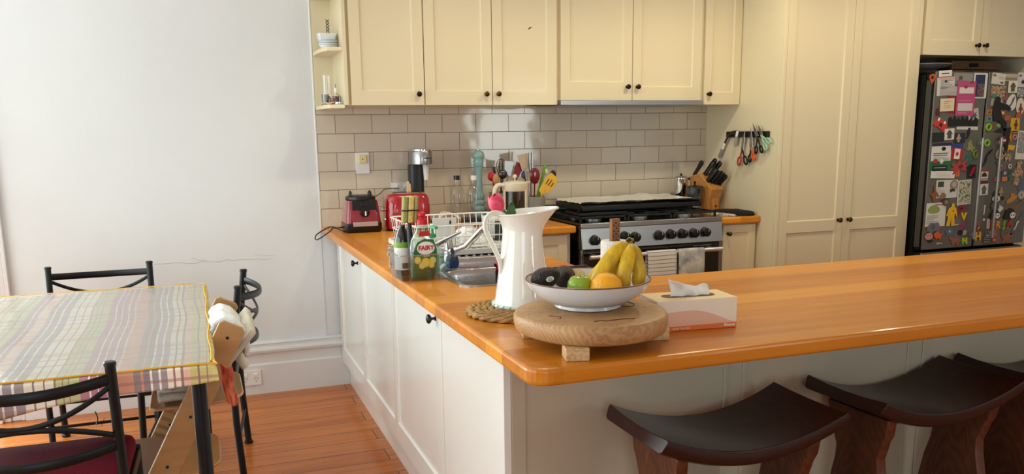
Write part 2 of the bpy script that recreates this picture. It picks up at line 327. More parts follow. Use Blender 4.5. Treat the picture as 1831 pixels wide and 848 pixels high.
# ================================================================ cabinets
def door_front(b, P, U, w, h, t=.02, stile=.055, bot=.07, top=None, rails=(), lip=.006, rec=.008, r=None):
    "shaker front: P lower left corner on the front plane, U along the width, recessed panels with a small moulding"
    P = Vector(P); U = Vector(U); Z = Vector((0, 0, 1)); N_ = U.cross(Z).normalized()    # N_ points out of the cabinet
    top = stile if top is None else top; st = stile if r is None else r
    def pt(u, z, d): return P + U * u + Z * z - N_ * d
    def quad(a, b_, c, d): b.face(b._v([a, b_, c, d]))
    zs = [0, bot]; cuts = []
    lo = bot
    for (ra, rb) in rails: cuts.append((lo, ra)); lo = rb
    cuts.append((lo, h - top))
    quad(pt(0, 0, 0), pt(stile, 0, 0), pt(stile, h, 0), pt(0, h, 0)); quad(pt(w - st, 0, 0), pt(w, 0, 0), pt(w, h, 0), pt(w - st, h, 0))
    edges = [0] + [v for c in cuts for v in c] + [h]
    for i in range(0, len(edges), 2): quad(pt(stile, edges[i], 0), pt(w - st, edges[i], 0), pt(w - st, edges[i + 1], 0), pt(stile, edges[i + 1], 0))
    for z0, z1 in cuts:
        O = [(stile, z0), (w - st, z0), (w - st, z1), (stile, z1)]; I = [(stile + lip, z0 + lip), (w - st - lip, z0 + lip), (w - st - lip, z1 - lip), (stile + lip, z1 - lip)]
        for i in range(4):
            j = (i + 1) % 4; quad(pt(*O[i], 0), pt(*O[j], 0), pt(*I[j], rec), pt(*I[i], rec))
        quad(*[pt(*q, rec) for q in I])
    C = [(0, 0), (w, 0), (w, h), (0, h)]
    for i in range(4):
        j = (i + 1) % 4; quad(pt(*C[i], 0), pt(*C[j], 0), pt(*C[j], t), pt(*C[i], t))
    quad(*[pt(*q, t) for q in C])
    bmesh.ops.remove_doubles(b.b, verts=b.b.verts, dist=1e-5); return b
def knob(parent, P, N_, m=BRONZE, r=.014, off=(0, 0, 0)):
    P = Vector(P); N_ = Vector(N_); q = N_.to_track_quat('Z', 'Y').to_matrix()
    b = M(off); b.lathe([(.009, -.002), (.009, .002), (.0045, .004), (.0045, .013), (r * .75, .017), (r, .022), (r * .96, .027), (r * .6, .031), (.001, .032)], P, 20, mtx=q)
    return b.build('knob', m, parent, angle=50)
def box_unit(name, label, x0, x1, y0, y1, z0, z1, doors, group=None, knobm=BRONZE, cat='cabinet', paint=CREAM, open_front=True):
    "cabinet facing -y; doors = list of (x0,x1,z0,z1,knobx,knobz,kw)"
    base = Vector(((x0 + x1) / 2, (y0 + y1) / 2, z0)); t = thing(name, label, cat, base, group=group)
    M(base).box(x0, y0 + .021, z0, x1, y1, z1).build('carcass', paint, t, bevel=.0015)
    for (a, b_, c, d, kx, kz, kw) in doors:
        dr = door_front(M(base), (a, y0, c), (1, 0, 0), b_ - a, d - c, **kw).build('door', paint, t, angle=20)
        if kx is not None:
            k = knob(dr, (kx, y0, kz), (0, -1, 0), kw.get('km', knobm) if False else knobm, off=base)
    return t
g = .0022
# wall cabinets (front face y=-.36)
U0, UT = 1.5736, 2.42
G1 = 'cream wall cabinets'
box_unit('wall_cabinet', 'cream wall cabinet with one shaker door, beside the little open corner shelves', .05, .4495, -.358, -.008, U0, UT, [(.064, .4495 - g, U0, UT, .415, 1.629, {})], G1)
box_unit('wall_cabinet', 'cream two-door wall cabinet left of the range hood, dark chip on its right door', .4505, 1.2236, -.358, -.008, U0, UT, [(.4505 + g, .8275 - g, U0, UT, .789, 1.630, {}), (.8275 + g, 1.205, U0, UT, .858, 1.631, {})], G1, BRASS)
box_unit('wall_cabinet', 'cream two-door wall cabinet directly above the stainless range hood', 1.2246, 2.142, -.358, -.008, 1.598, UT, [(1.232, 1.679 - g, 1.598, UT, 1.644, 1.673, dict(bot=.1)), (1.679 + g, 2.135, 1.598, UT, 1.709, 1.673, dict(bot=.075))], G1)
box_unit('wall_cabinet', 'narrow cream wall cabinet at the right end, against the tall pantry', 2.143, 2.414, -.358, -.008, U0, UT, [(2.160, 2.412, U0, UT, 2.188, 1.634, dict(stile=.05))], G1)
# scorch mark / sticker on the door panel
P = at('y', -.351, 948, 50); o = M().prism([(P.x - .014, P.z - .01), (P.x - .002, P.z - .004), (P.x + .012, P.z + .007), (P.x + .003, P.z + .006), (P.x - .008, P.z)], .3505, .3515, Matrix(((1, 0, 0, 0), (0, 0, -1, 0), (0, 1, 0, 0), (0, 0, 0, 1)))).build('chip_mark', mat('dark_mark', H('3a3026'), .8)); tag(o, 'small dark chip on the recessed panel of a cream wall cabinet door', 'mark')
# cornice / ceiling filler over the wall cabinets
o = M().box(.05, -.35, UT + .001, 2.414, -.008, ZC - .001).build('trim_4', CREAM); struct(o)
# open corner shelves
base = Vector((-.01, -.15, 1.57)); t = thing('corner_shelf_unit', 'cream open corner shelf unit between the white wall and the first wall cabinet', 'shelf', base)
M(base).box(.03, -.358, U0, .049, -.008, UT).build('side_panel', CREAM, t, bevel=.001)
M(base).box(-.073, -.02, U0, .03, -.008, UT).build('back_panel', CREAM, t)
for z in (1.578, 1.862, 2.15):
    M(base).prism([(-.073, -.02), (-.073, -.17), (-.062, -.29), (-.045, -.335), (.03, -.352), (.03, -.02)], z - .02, z).build('shelf', CREAM, t, bevel=.003)
# range hood strip
b = Vector((1.68, -.2, 1.57)); t = thing('range_hood', 'slim stainless range hood under the middle wall cabinets', 'range hood', b)
M(b).box(1.2246, -.375, 1.571, 2.142, -.010, 1.5965).build('body', STEEL, t, bevel=.0015); M(b).box(1.08, -.34, 1.5705, 1.2236, -.2, 1.5725).build('lip', BLACKP, t)
# tall pantry (side x=2.416, front y=-.7475)
px0, pxr = 2.417, 3.3985; YP = -.7475
t = thing('pantry', 'floor-to-ceiling cream pantry cupboard with two tall shaker doors', 'cupboard', (2.9, -.37, 0)); bb = Vector((2.9, -.37, 0))
M(bb).box(px0, YP + .022, .10, pxr, -.001, 2.62).build('carcass', CREAM, t, bevel=.001)
M(bb).box(px0 + .02, YP + .06, 0, pxr - .02, -.1, .10).build('toe_kick', CREAM, t)
M(bb).box(px0, YP, .1, 2.437, YP + .02, 2.62).build('side_stile', CREAM, t, bevel=.001); M(bb).box(3.372, YP, .1, pxr, YP + .02, 2.62).build('side_stile', CREAM, t, bevel=.001)
for a, b_, kx in ((2.4385, 2.8975, 2.862), (2.8995, 3.3705, 2.935)):
    dr = door_front(M(bb), (a, YP, .105), (1, 0, 0), b_ - a, 2.51, stile=.055, bot=.08, rails=((.72, .785),)).build('door', CREAM, t, angle=20); knob(dr, (kx, YP, .887), (0, -1, 0), BRASS, .015, off=bb)
# fridge recess cabinet above the fridge
t = box_unit('overhead_cabinet', 'cream two-door cabinet high above the fridge', 3.3995, 4.42, YP, -.001, 1.8495, 2.62, [(3.42, 3.868 - g, 1.8495, 2.62, 3.835, 1.909, dict(bot=.085)), (3.868 + g, 4.318, 1.8495, 2.62, 3.899, 1.910, dict(bot=.085))])
o = M().box(4.321, YP, 0, 4.42, -.001, 1.849).build('fridge_end_panel', CREAM); tag(o, 'cream end panel on the right of the fridge', 'panel')
# left base run under the worktop (faces the dining side), x=0 face
t = thing('base_cabinet_run', 'white gloss base cabinets facing the dining side, under the worktop end', 'cabinet', (.3, -1.4, 0)); bb = Vector((.3, -1.4, 0))
M(bb).box(.0215, -2.7295, .14, .030, -.035, .879).box(.592, -2.7295, .14, .60, -.035, .879).box(.030, -2.7295, .14, .592, -.035, .155).box(.030, -.05, .155, .592, -.035, .879).box(.030, -2.7295, .155, .592, -2.715, .879).build('carcass', WHITEP, t)
M(bb).box(.038, -2.7295, 0, .58, -.035, .139).build('toe_kick', WHITEP, t, bevel=.001)
M(bb).box(0, -.072, .14, .0215, -.0305, .879).build('filler', WHITEP, t)
for ya, yb_, kn, r_ in ((-.7215, -.074, -.66, .03), (-1.4165, -.7255, None, .03), (-2.158, -1.4205, -2.09, .06)):
    dr = door_front(M(bb), (0, yb_, .145), (0, -1, 0), yb_ - ya, .732, stile=.035 if kn != -2.09 else .02, bot=.085, r=r_).build('door', WHITEP, t, angle=20)
    if kn: knob(dr, (0, kn, .802 if kn > -1 else .815), (-1, 0, 0), BLACKP, .0165, off=bb)
M(bb).box(0, -2.722, .145, .02, -2.162, .877).build('end_panel', WHITEP, t, bevel=.001)
M(bb).box(-.001, -2.7525, 0, .021, -2.724, .879).build('corner_post', WHITEP, t, bevel=.002)
# bar front (panelled back of the bar, faces the camera)
SHADEDP = mat('bar_panel_shaded_paint', H('b8ae9a'), .3, coat=.3)  # cream paint darkened: shade under the bar is put into its colour
t = thing('bar_panelling', 'plain painted panelling under the breakfast bar overhang, behind the stools', 'panel', (1.9, -2.74, 0)); bb = Vector((1.9, -2.74, 0))
M(bb).box(.0215, -2.7505, 0, 3.9, -2.73, .879).build('board', SHADEDP, t)
for x in (.693, .757, 1.383, 1.446, 2.07, 2.13): M(bb).box(x - .006, -2.7535, 0, x + .006, -2.7506, .879).build('batten', SHADEDP, t, bevel=.001)
M(bb).box(.0215, -2.7535, 0, .062, -2.7506, .879).build('batten', SHADEDP, t, bevel=.001)
M(bb).box(.602, -2.729, .0, 3.9, -2.25, .879).build('carcass', SHADEDP, t)
# base cabinets on the back wall
def base_unit(label, x0, x1, dz, dx0, dx1, kx, rails, stile):
    bb = Vector(((x0 + x1) / 2, -.3, 0)); t = thing('base_cabinet', label, 'cabinet', bb)
    M(bb).box(x0, -.56, .1, x1, -.03, .879).build('carcass', CREAM, t); M(bb).box(x0, -.52, 0, x1, -.1, .099).build('toe_kick', CREAM, t)
    dr = door_front(M(bb), (dx0, -.581, .105), (1, 0, 0), dx1 - dx0, dz, stile=stile, bot=.06).build('door', CREAM, t, angle=20); knob(dr, (kx, -.581, .822), (0, -1, 0), BRASS, .014, off=bb)
base_unit('cream base cabinet with one door left of the range', .62, 1.196, .765, .66, 1.17, .70, (), .05)
base_unit('narrow cream base cabinet with brass knob right of the range', 2.165, 2.4155, .765, 2.175, 2.402, 2.208, (), .045)

# ================================================================ worktops
def wood_top():
    m = planks('oiled_hardwood', [H('98520f'), H('bd7018'), H('d58822'), H('e39c34')], .118, 9.0, 'x', .32, coat=.12, grain=.5, gap=0, vary=1.0, coatr=.09)
    return m
TOPX = wood_top()
TOPY = planks('oiled_hardwood_y', [H('98520f'), H('bd7018'), H('d58822'), H('e39c34')], .118, 9.0, 'y', .32, coat=.12, grain=.5, gap=0, vary=1.0, coatr=.09)
# one continuous mesh, strips along y north of y=-1.93 on the peninsula
def top_mesh(name, label, loop, zt, m, holes=(), off=(0, 0, 0)):
    b = M(); b.prism(loop, zt - .04, zt); o = b.build(name, m, recenter='keep', smooth=False)
    for hl in holes:
        c = M().prism(hl, zt - .08, zt + .04).build('cutter', m[0], recenter='keep', smooth=False)
        q = o.modifiers.new('cut', 'BOOLEAN'); q.object = c; q.operation = 'DIFFERENCE'; q.solver = 'EXACT'
        dg = bpy.context.evaluated_depsgraph_get(); me = bpy.data.meshes.new_from_object(o.evaluated_get(dg)); o.modifiers.clear(); o.data = me; bpy.data.objects.remove(c)
    return o
ov, yf, yb_ = -.075, -3.142, -2.188
loop = arc(ov + .05, yf + .05, .05, 180, 270, 6) + [(4.1, yf), (4.1, yb_), (.63, yb_), (.63, -.61), (1.2126, -.61), (1.2126, -.008), (ov, -.008)]
SINK = (.085, -2.14, .50, -1.50)
hole = rrect(.098, -2.125, .487, -1.515, .05)
o = top_mesh('worktop', '', loop, .92, [TOPX, TOPY], [hole])
for p in o.data.polygons:
    c = p.center; p.material_index = 0
# split the big top face so the strip direction can change
bm = bmesh.new(); bm.from_mesh(o.data)
bmesh.ops.bisect_plane(bm, geom=bm.verts[:] + bm.edges[:] + bm.faces[:], plane_co=(0, -1.42, 0), plane_no=(0, 1, 0))
for f in bm.faces: f.material_index = 1 if f.calc_center_median().y > -1.42 else 0
bm.to_mesh(o.data); bm.free()
q = o.modifiers.new('bevel', 'BEVEL'); q.width = .009; q.segments = 3; q.limit_method = 'ANGLE'; q.angle_limit = rad(50)
tag(o, 'long golden-brown laminated hardwood worktop forming the bar and the sink counter', 'worktop')
o2 = M().box(2.142, -.609, .88, 2.415, -.008, .92).build('worktop', TOPX, bevel=.009, seg=3); tag(o2, 'short piece of hardwood worktop between the range and the pantry', 'worktop')
# ================================================================ range
bb = Vector((1.68, -.33, 0)); t = thing('range_cooker', 'wide stainless steel freestanding range with black gas hob and eight dark knobs', 'range', bb)
X0, X1, YF = 1.232, 2.135, -.62
DARKG = mat('black_oven_glass', H('060607'), .08, coat=1)
IRON = mat('cast_iron', H('101011'), .55)
M(bb).box(X0, YF + .02, .12, X1, -.03, .915).build('body', mat('range_side', H('55565a'), .35, metal=1), t, bevel=.002)
M(bb).box(X0 + .03, -.5, 0, X1 - .03, -.05, .12).build('plinth', BLACKP, t)
M(bb).box(X0, YF, .918, X1, -.045, .930).build('hob_top', mat('hob_black', H('141415'), .2, coat=.5), t, bevel=.002)
M(bb).box(X0, YF - .006, .902, X1, YF + .02, .931).build('front_edge', STEEL, t, bevel=.004)
M(bb).prism([(YF - .004, .903), (YF - .022, .79), (YF + .02, .79), (YF + .02, .903)], X0, X1, Matrix(((0, 0, 1, 0), (1, 0, 0, 0), (0, 1, 0, 0), (0, 0, 0, 1)))).build('control_panel', STEEL, t, bevel=.002)
od = M(bb).box(X0 + .012, YF - .012, .30, X1 - .018, YF + .015, .786).build('oven_door', DARKG, t, bevel=.003)
M(bb).box(X0, YF - .005, .13, X0 + .011, YF + .02, .787).build('side_trim', STEEL, t); M(bb).box(X1 - .016, YF - .005, .13, X1, YF + .02, .787).build('side_trim', STEEL, t)
M(bb).box(X0 + .012, YF - .01, .135, X1 - .018, YF + .015, .295).build('drawer', STEEL, t, bevel=.003)
hb = M(bb); hb.tube([(X0 + .025, YF - .07, .752), (X1 - .04, YF - .07, .752)], .0125, 14)
hb.box(X0 + .06, YF - .066, .745, X0 + .08, YF - .01, .76); hb.box(X1 - .10, YF - .066, .745, X1 - .08, YF - .01, .76)
hb.build('handle', mat('brushed_handle', H('d0d2da'), .35, metal=.9), od)
for u, v in ((1067.5, 431), (1094, 428), (1121.5, 424), (1140, 425), (1182.6, 422), (1203.8, 420), (1224.5, 419), (1245, 418), (1265.7, 416)):
    if u == 1094: continue
    P = at('y', YF - .045, u, v); kb = M(bb)
    kb.lathe([(.029, -.012), (.029, .0), (.026, .002), (.0245, .030), (.022, .034), (.001, .035)], (P.x, YF - .012, P.z), 24, mtx=Matrix.Rotation(rad(90), 3, 'X'))
    kb.box(P.x - .004, YF - .049, P.z - .02, P.x + .004, YF - .044, P.z + .022); kn = kb.build('knob', BLACKP, t, bevel=.001)
    M(bb).box(P.x + .0045, YF - .0495, P.z + .006, P.x + .0065, YF - .0485, P.z + .020).build('indicator_line', WPLAS, kn)
M(bb).box(X0 + .01, -.046, .93, X1 - .02, -.022, .992).build('upstand', STEEL, t, bevel=.002)
for gx in (1.255, 1.55, 1.845):          # three cast iron pan supports with burners
    gb = M(bb); w_ = .275; z = .962
    for (x0, y0, x1, y1) in ((gx, -.57, gx + w_, -.57), (gx, -.09, gx + w_, -.09), (gx, -.57, gx, -.09), (gx + w_, -.57, gx + w_, -.09), (gx, -.33, gx + w_, -.33), (gx + w_ / 2, -.57, gx + w_ / 2, -.40), (gx + w_ / 2, -.26, gx + w_ / 2, -.09), (gx, -.45, gx + .1, -.45), (gx + w_ - .1, -.45, gx + w_, -.45), (gx, -.21, gx + .1, -.21), (gx + w_ - .1, -.21, gx + w_, -.21)):
        gb.box(min(x0, x1) - .005, min(y0, y1) - .005, z - .012, max(x0, x1) + .005, max(y0, y1) + .005, z)
    for x in (gx, gx + w_):
        for y in (-.57, -.09): gb.box(x - .006, y - .006, .93, x + .006, y + .006, z - .01)
    gb.build('pan_support', IRON, t, bevel=.002)
    for y in (-.45, -.21):
        bn = M(bb); bn.lathe([(.045, 0), (.045, .008), (.036, .012), (.034, .02), (.001, .021)], (gx + w_ / 2, y, .930), 24); bn.build('burner', mat('burner_alu', H('9a9a9c'), .4, metal=.8), t)
# foil lined baking tray across the hob
b0 = Vector((1.62, -.27, .9805)); t = thing('roasting_tray', 'large black oven tray lined with crumpled foil lying across the hob', 'tray', b0)
def zfoil(x, y): return .014 + .010 * noise.noise(Vector((x * 9, y * 9, 0))) + .004 * noise.noise(Vector((x * 35, y * 35, 3)))
tx0, tx1, ty0, ty1 = -.29, .47, -.18, .17
M().box(tx0 - .01, ty0 - .01, 0, tx1 + .01, ty1 + .01, .005).box(tx0 - .012, ty0 - .012, .004, tx1 + .012, ty0, .028).box(tx0 - .012, ty1, .004, tx1 + .012, ty1 + .012, .035).box(tx0 - .012, ty0, .004, tx0, ty1, .035).box(tx1, ty0, .004, tx1 + .012, ty1, .035).build('pan', mat('black_enamel', H('0d0d0e'), .3), t, bevel=.002)
FOIL = mat('crumpled_foil', H('eceae2'), .35, metal=.3, bump=.8, bscale=45)
M().grid(lambda u, v: Vector((tx0 - .012 + (tx1 - tx0 + .024) * u, ty0 - .012 + (ty1 - ty0 + .024) * v, .024 + .5 * zfoil(u, v) + .012 + (.008 if v < .05 or v > .95 else 0) + (.022 * max(0, math.exp(-((u - .72) / .06) ** 2 - ((v - .8) / .2) ** 2))))), 60, 30).build('foil', FOIL, t)
t = thing('oven_tray', 'dark empty oven tray stacked under the foil-lined tray on the left of the hob', 'tray', (1.36, -.36, .963))
# (shallow dark tray resting on the left support)
M().box(-.09, -.17, 0, .20, .03, .004).box(-.092, -.172, .003, .202, -.166, .016).box(-.092, -.166, .003, -.086, .03, .016).build('pan', mat('black_enamel', H('0d0d0e'), .3), t, bevel=.001)
# tea towels over the oven handle
def towel(name, label, u0, u1, m, zl, name2=None):
    xa = at('y', -.70, u0, 450).x; xb = at('y', -.70, u1, 450).x; yc, zc, r = YF - .07, .752, .0155
    path = [(yc + r, zl + .06)] + [(yc + r, z) for z in (zc - .05,)] + [(yc + r * cos(rad(a)), zc + r * sin(rad(a))) for a in range(0, 181, 20)] + [(yc - r - .002, zc - .04), (yc - r - .004, zc - .1), (yc - r - .003, zl)]
    n = len(path) - 1
    def f(u, v):
        i = min(int(v * n), n - 1); k = v * n - i; y = path[i][0] * (1 - k) + path[i + 1][0] * k; z = path[i][1] * (1 - k) + path[i + 1][1] * k
        return Vector((xa + (xb - xa) * u, y - .002 * sin(u * 9 + z * 14) * (1 if v > .6 else 0), z))
    o = M().grid(f, 14, 40).build(name, m, solid=.003); tag(o, label, 'towel'); return o
def striped(name, c0, c1, axis, scale, th):
    m = bpy.data.materials.new(name); m.use_nodes = True; N, L = nodes(m); b = N['Principled BSDF']; b.inputs['Roughness'].default_value = .9
    tc = N.new('ShaderNodeTexCoord'); w = N.new('ShaderNodeTexWave'); w.bands_direction = axis; w.inputs['Scale'].default_value = scale; w.inputs['Distortion'].default_value = .25; L.new(tc.outputs['Object'], w.inputs[0]); r = ramp(N, [(0, c1), (th, c0)], 'CONSTANT'); L.new(w.outputs[0], r.inputs[0]); L.new(r.outputs[0], b.inputs['Base Color']); return m
towel('tea_towel', 'white tea towel with thin grey stripes hanging on the oven handle', 1158, 1209, striped('grey_striped_cloth', H('d8d4cc'), H('7f7b78'), 'Z', 14.5, .07), .50)
o = towel('tea_towel', 'pale tea towel with blue-grey map shapes hanging on the oven handle', 1213, 1259, mat('map_cloth', H('d2cdc2'), .9, var=.5, vscale=13, vcol=H('6d7c88')), .50)
# ================================================================ worktop corner: blender base, toaster, carbonator
base = Vector((.092, -.315, .92)); t = thing('blender_base', 'red and black blender motor base without its jug, chrome strip below the dial', 'blender', base)
BRED = mat('blender_red', H('8c0f26'), .2, coat=.8)
def trap(z, w0, d0, r): return rrect(-w0, -d0, w0, d0, r)
b = M(); b.rings([[Vector((x, y, z)) for x, y in rrect(-w, -d, w, d, .022)] for z, w, d in ((.012, .094, .082), (.03, .095, .083), (.10, .088, .078), (.16, .080, .072), (.168, .078, .07))]); b.build('shell', BRED, t, angle=50)
M().rings([[Vector((x, y, z)) for x, y in rrect(-w, -d, w, d, .02)] for z, w, d in ((0, .09, .08), (.016, .096, .084), (.05, .0958, .083))]).build('foot', BLACKP, t)
b = M(); b.prism([(-.066, .03), (.072, .03), (.064, .172), (-.062, .172)], -.004, .004, Matrix.Translation((.004, -.0815, 0)) @ Matrix.Rotation(rad(-4.5), 4, 'X') @ FY); b.build('face', BLACKP, t, bevel=.002)
M().prism([(-.062, .034), (.068, .034), (.067, .057), (-.062, .057)], 0, .004, Matrix.Translation((.004, -.0865, 0)) @ FY).build('chrome_strip', mat('pale_steel', H('c9bfc0'), .3, metal=.7), t, bevel=.001)
M().lathe([(.074, .168), (.08, .172), (.078, .185), (.06, .192), (.001, .192)], (0, 0, 0), 32).build('top_collar', BLACKP, t)
for a in (200, 330, 20, 150): M().prism([(-.014, 0), (.014, 0), (.010, .02), (-.002, .032), (-.012, .022)], -.004, .004, Matrix.Rotation(rad(a), 4, 'Z') @ Matrix.Translation((.056, 0, .182)) @ Matrix.Rotation(rad(90), 4, 'Z') @ FY).build('prong', BLACKP, t, bevel=.001)
d = M().lathe([(.026, 0), (.026, .004), (.02, .006), (.018, .014), (.001, .015)], (.006, -.083, .108), 24, mtx=Matrix.Rotation(rad(90), 3, 'X')).build('dial', BLACKP, t)
M().box(.003, -.1005, .090, .010, -.0975, .113).build('pointer', mat('bright_white', H('f0f0f0'), .4), d)
for i in range(3): M().lathe([(.002, 0), (.001, .002)], (-.012 + .014 * i, -.079, .148), 10, mtx=Matrix.Rotation(rad(90), 3, 'X')).build('indicator', mat('dim_grey', H('6a6a6a'), .5), t)
# cable looping off the worktop end
P = [(.0, -.33, .95), (-.04, -.335, .945), at('y', -.30, 590, 406), at('y', -.30, 566, 420), at('y', -.34, 567, 429), at('y', -.36, 590, 414), at('y', -.36, 597, 407.5), (.0, -.37, .925)]
o = M().tube(crom(P, 8), .0032, 8).build('power_cable', BLACKP); tag(o, 'thin black cable looping over the corner of the worktop beside the blender base', 'cable')
# toaster
bx, by = .335, -.33; base = Vector((bx, by, .92)); t = thing('toaster', 'glossy red two-slot retro toaster with bread tongs standing in it', 'toaster', base)
def tsec(z, w, d, r): return [Vector((x, y, z)) for x, y in rrect(-w, -d, w, d, r, 8)]
M().rings([tsec(.012, .118, .085, .05), tsec(.03, .121, .088, .05), (tsec(.12, .120, .088, .05)), tsec(.165, .116, .085, .05), tsec(.185, .108, .078, .048), tsec(.195, .095, .066, .044)]).build('shell', RED, t, angle=60)
M().rings([tsec(0, .10, .07, .04), tsec(.012, .116, .084, .05)]).build('foot', BLACKP, t)
M().rings([tsec(.193, .094, .065, .044), tsec(.199, .088, .059, .04)]).build('top_plate', CHROME, t)
for y in (-.026, .026): M().box(-.072, y - .013, .1985, .072, y + .013, .2).build('slot', BLACKP, t, bevel=.001)
l = M().lathe([(.008, 0), (.010, .01), (.008, .022), (.001, .024)], (-.118, 0, .11), 16, mtx=Matrix.Rotation(rad(-90), 3, 'Y')).build('lever', CHROME, t)
M().lathe([(.012, 0), (.010, .008), (.001, .009)], (-.119, -.02, .06), 16, mtx=Matrix.Rotation(rad(-90), 3, 'Y')).build('dial', CHROME, t)
# small embossed maker's letters low on the front left
for i in range(3): M().box(-.098 + .012 * i, -.0895, .1, -.091 + .012 * i, -.0875, .118).build('emblem', mat('pale_red', H('c88088'), .3), t)
o = M().box(bx - .002, by - .03, 1.06, bx + .010, by - .026, 1.178, rot=(0, rad(3), 0)).box(bx + .012, by - .03, 1.06, bx + .024, by - .026, 1.165, rot=(0, rad(-4), 0)).build('wooden_tongs', mat('beech', H('d8b888'), .6), bevel=.001); tag(o, 'pale wooden toast tongs standing in the slot of the red toaster', 'tongs')
# carbonator
base = Vector((.47, -.15, .92)); t = thing('soda_maker', 'tall slim black drink carbonator with a stainless head behind the red toaster', 'drink machine', base)
SB = mat('satin_black', H('1b1e21'), .35)
M().rings([tsec(0, .055, .11, .04), tsec(.02, .055, .11, .04), tsec(.026, .05, .1, .04)]).build('foot', SB, t)
M().rings([[Vector((x - .018, y + .05, z)) for x, y in rrect(-.042, -.045, .042, .045, .03, 6)] for z in (.02, .2, .335)]).build('column', SB, t)
hd = M().lathe([(.05, .335), (.062, .34), (.063, .352), (.063, .405), (.060, .412), (.056, .413)], (0, 0, 0), 40, sy=1.3).build('head', mat('brushed_steel_head', H('a9a9ab'), .25, metal=1), t)
M().lathe([(.056, .412), (.056, .421), (.05, .424), (.001, .424)], (0, 0, 0), 40, sy=1.3).build('button_ring', CHROME, t)
M().box(.002, -.0835, .37, .04, -.082, .376).build('emblem', SB, hd)
M().cyl((.028, 0, .25), (.028, 0, .335), .012, .018).build('nozzle', WPLAS, t)
# wall switch and sockets on the tiles
def plate(name, label, P, w, h, y, kind):
    base = Vector((P[0], y, P[1])); t = thing(name, label, 'switch' if 'switch' in name else 'socket', base); d = -.009
    M().prism(rrect(-w / 2, -h / 2, w / 2, h / 2, .004), 0, .009, FY).build('plate', WPLAS, t, bevel=.001); return t
t = plate('isolator_switch', 'tall white switch plate with a cream rocker on the tiled wall', (.170, 1.268), .076, .118, -.006, 0)
rk = M().box(-.022, -.021, .0, .022, -.008, .045).build('rocker', mat('cream_rocker', H('e4d294'), .35), t, bevel=.003); M().lathe([(.004, 0), (.003, .001)], (-.002, -.0212, .022), 10, mtx=Matrix.Rotation(rad(90), 3, 'X')).build('indicator', mat('brown_dot', H('6b4b2a'), .5), rk)
def socket(name, label, P, w, h, y):
    t = plate(name, label, P, w, h, y, 1)
    for sx in (-.028, .028):
        M().box(sx - .009, -.014, .012, sx + .009, -.008, .024).build('rocker', mat('bright_white', H('f0f0f0'), .4), t, bevel=.001)
        q = M()
        for (dx, dz, a) in ((-.008, -.004, 30), (.008, -.004, -30), (0, -.018, 0)): q.box(sx + dx - .0012, -.0098, dz - .0045, sx + dx + .0012, -.0088, dz + .0045, rot=(0, rad(a), 0))
        q.build('socket_holes', BLACKP, t)
    return t
socket('power_socket', 'white double power socket low on the white wall skirting', (-.515, .10), .112, .085, -.0305)
socket('power_socket', 'white double power socket on the tiles behind the red toaster', (.385, 1.115), .11, .075, -.006)
# plug and lead from the socket behind the toaster
o = M().tube(crom([(.37, -.03, 1.12), at('y', -.05, 690, 338), at('y', -.06, 680, 346), at('y', -.1, 671, 352)], 6) , .003, 8).box(.32, -.075, 1.075, .335, -.045, 1.105).build('appliance_lead', mat('grey_plastic', H('6c625a'), .5)); tag(o, 'thin grey lead with plug behind the toaster on the tiles', 'cable')
# ================================================================ sink
x0, y0, x1, y1 = SINK; base = Vector((.3, -1.8, .92)); t = thing('sink', 'stainless double sink with ribbed drainer let into the wooden worktop', 'sink', base)
SINKM = mat('sink_steel', H('b9b9bb'), .25, metal=1, bump=.05, bscale=90)
def bowl(b, xa, ya, xb, yb2, depth, r):
    rs = []
    for z, i in ((.924, 0), (.918, .004), (.90, .007), (.93 - depth, .014), (.918 - depth, .03)): rs.append([Vector((x, y, z)) for x, y in rrect(xa + i, ya + i, xb - i, yb2 - i, max(r - i * .5, .02), 6)])
    b.rings(rs, cap0=False, cap1=True)
b = M(base); bowl(b, .105, -2.118, .48, -1.80, .17, .06); b.build('near_bowl', SINKM, t, solid=.0, recalc=False)
b = M(base); bowl(b, .19, -1.765, .48, -1.525, .14, .05); b.build('far_bowl', SINKM, t, recalc=False)
# rim as a plate with the two bowls cut out
b = M(); b.prism(rrect(x0, y0, x1, -1.49, .06, 8), .9205, .9235); rim = b.build('rim', SINKM, recenter='keep')
for q in (rrect(.105, -2.118, .48, -1.80, .06, 6), rrect(.19, -1.765, .48, -1.525, .05, 6)):
    c = M().prism(q, .9, .95).build('cutter', SINKM, recenter='keep'); md = rim.modifiers.new('c', 'BOOLEAN'); md.object = c; md.solver = 'EXACT'
    dg = bpy.context.evaluated_depsgraph_get(); me = bpy.data.meshes.new_from_object(rim.evaluated_get(dg)); rim.modifiers.clear(); rim.data = me; bpy.data.objects.remove(c)
rim.data.transform(Matrix.Translation(-base)); rim.parent = t; rim.location = (0, 0, 0)
b = M(base); b.prism(rrect(.12, -1.488, .57, -.86, .03), .9205, .924)
for i in range(13): b.box(.14 + .033 * i, -1.47, .923, .152 + .033 * i, -.88, .9275)
b.build('drainer', SINKM, t, bevel=.001)
for c in ((.29, -1.96, .7525), (.33, -1.65, .7825)): M(base).lathe([(.001, 0), (.03, .001), (.038, .004), (.042, .0)], c, 24).build('drain', CHROME, t)
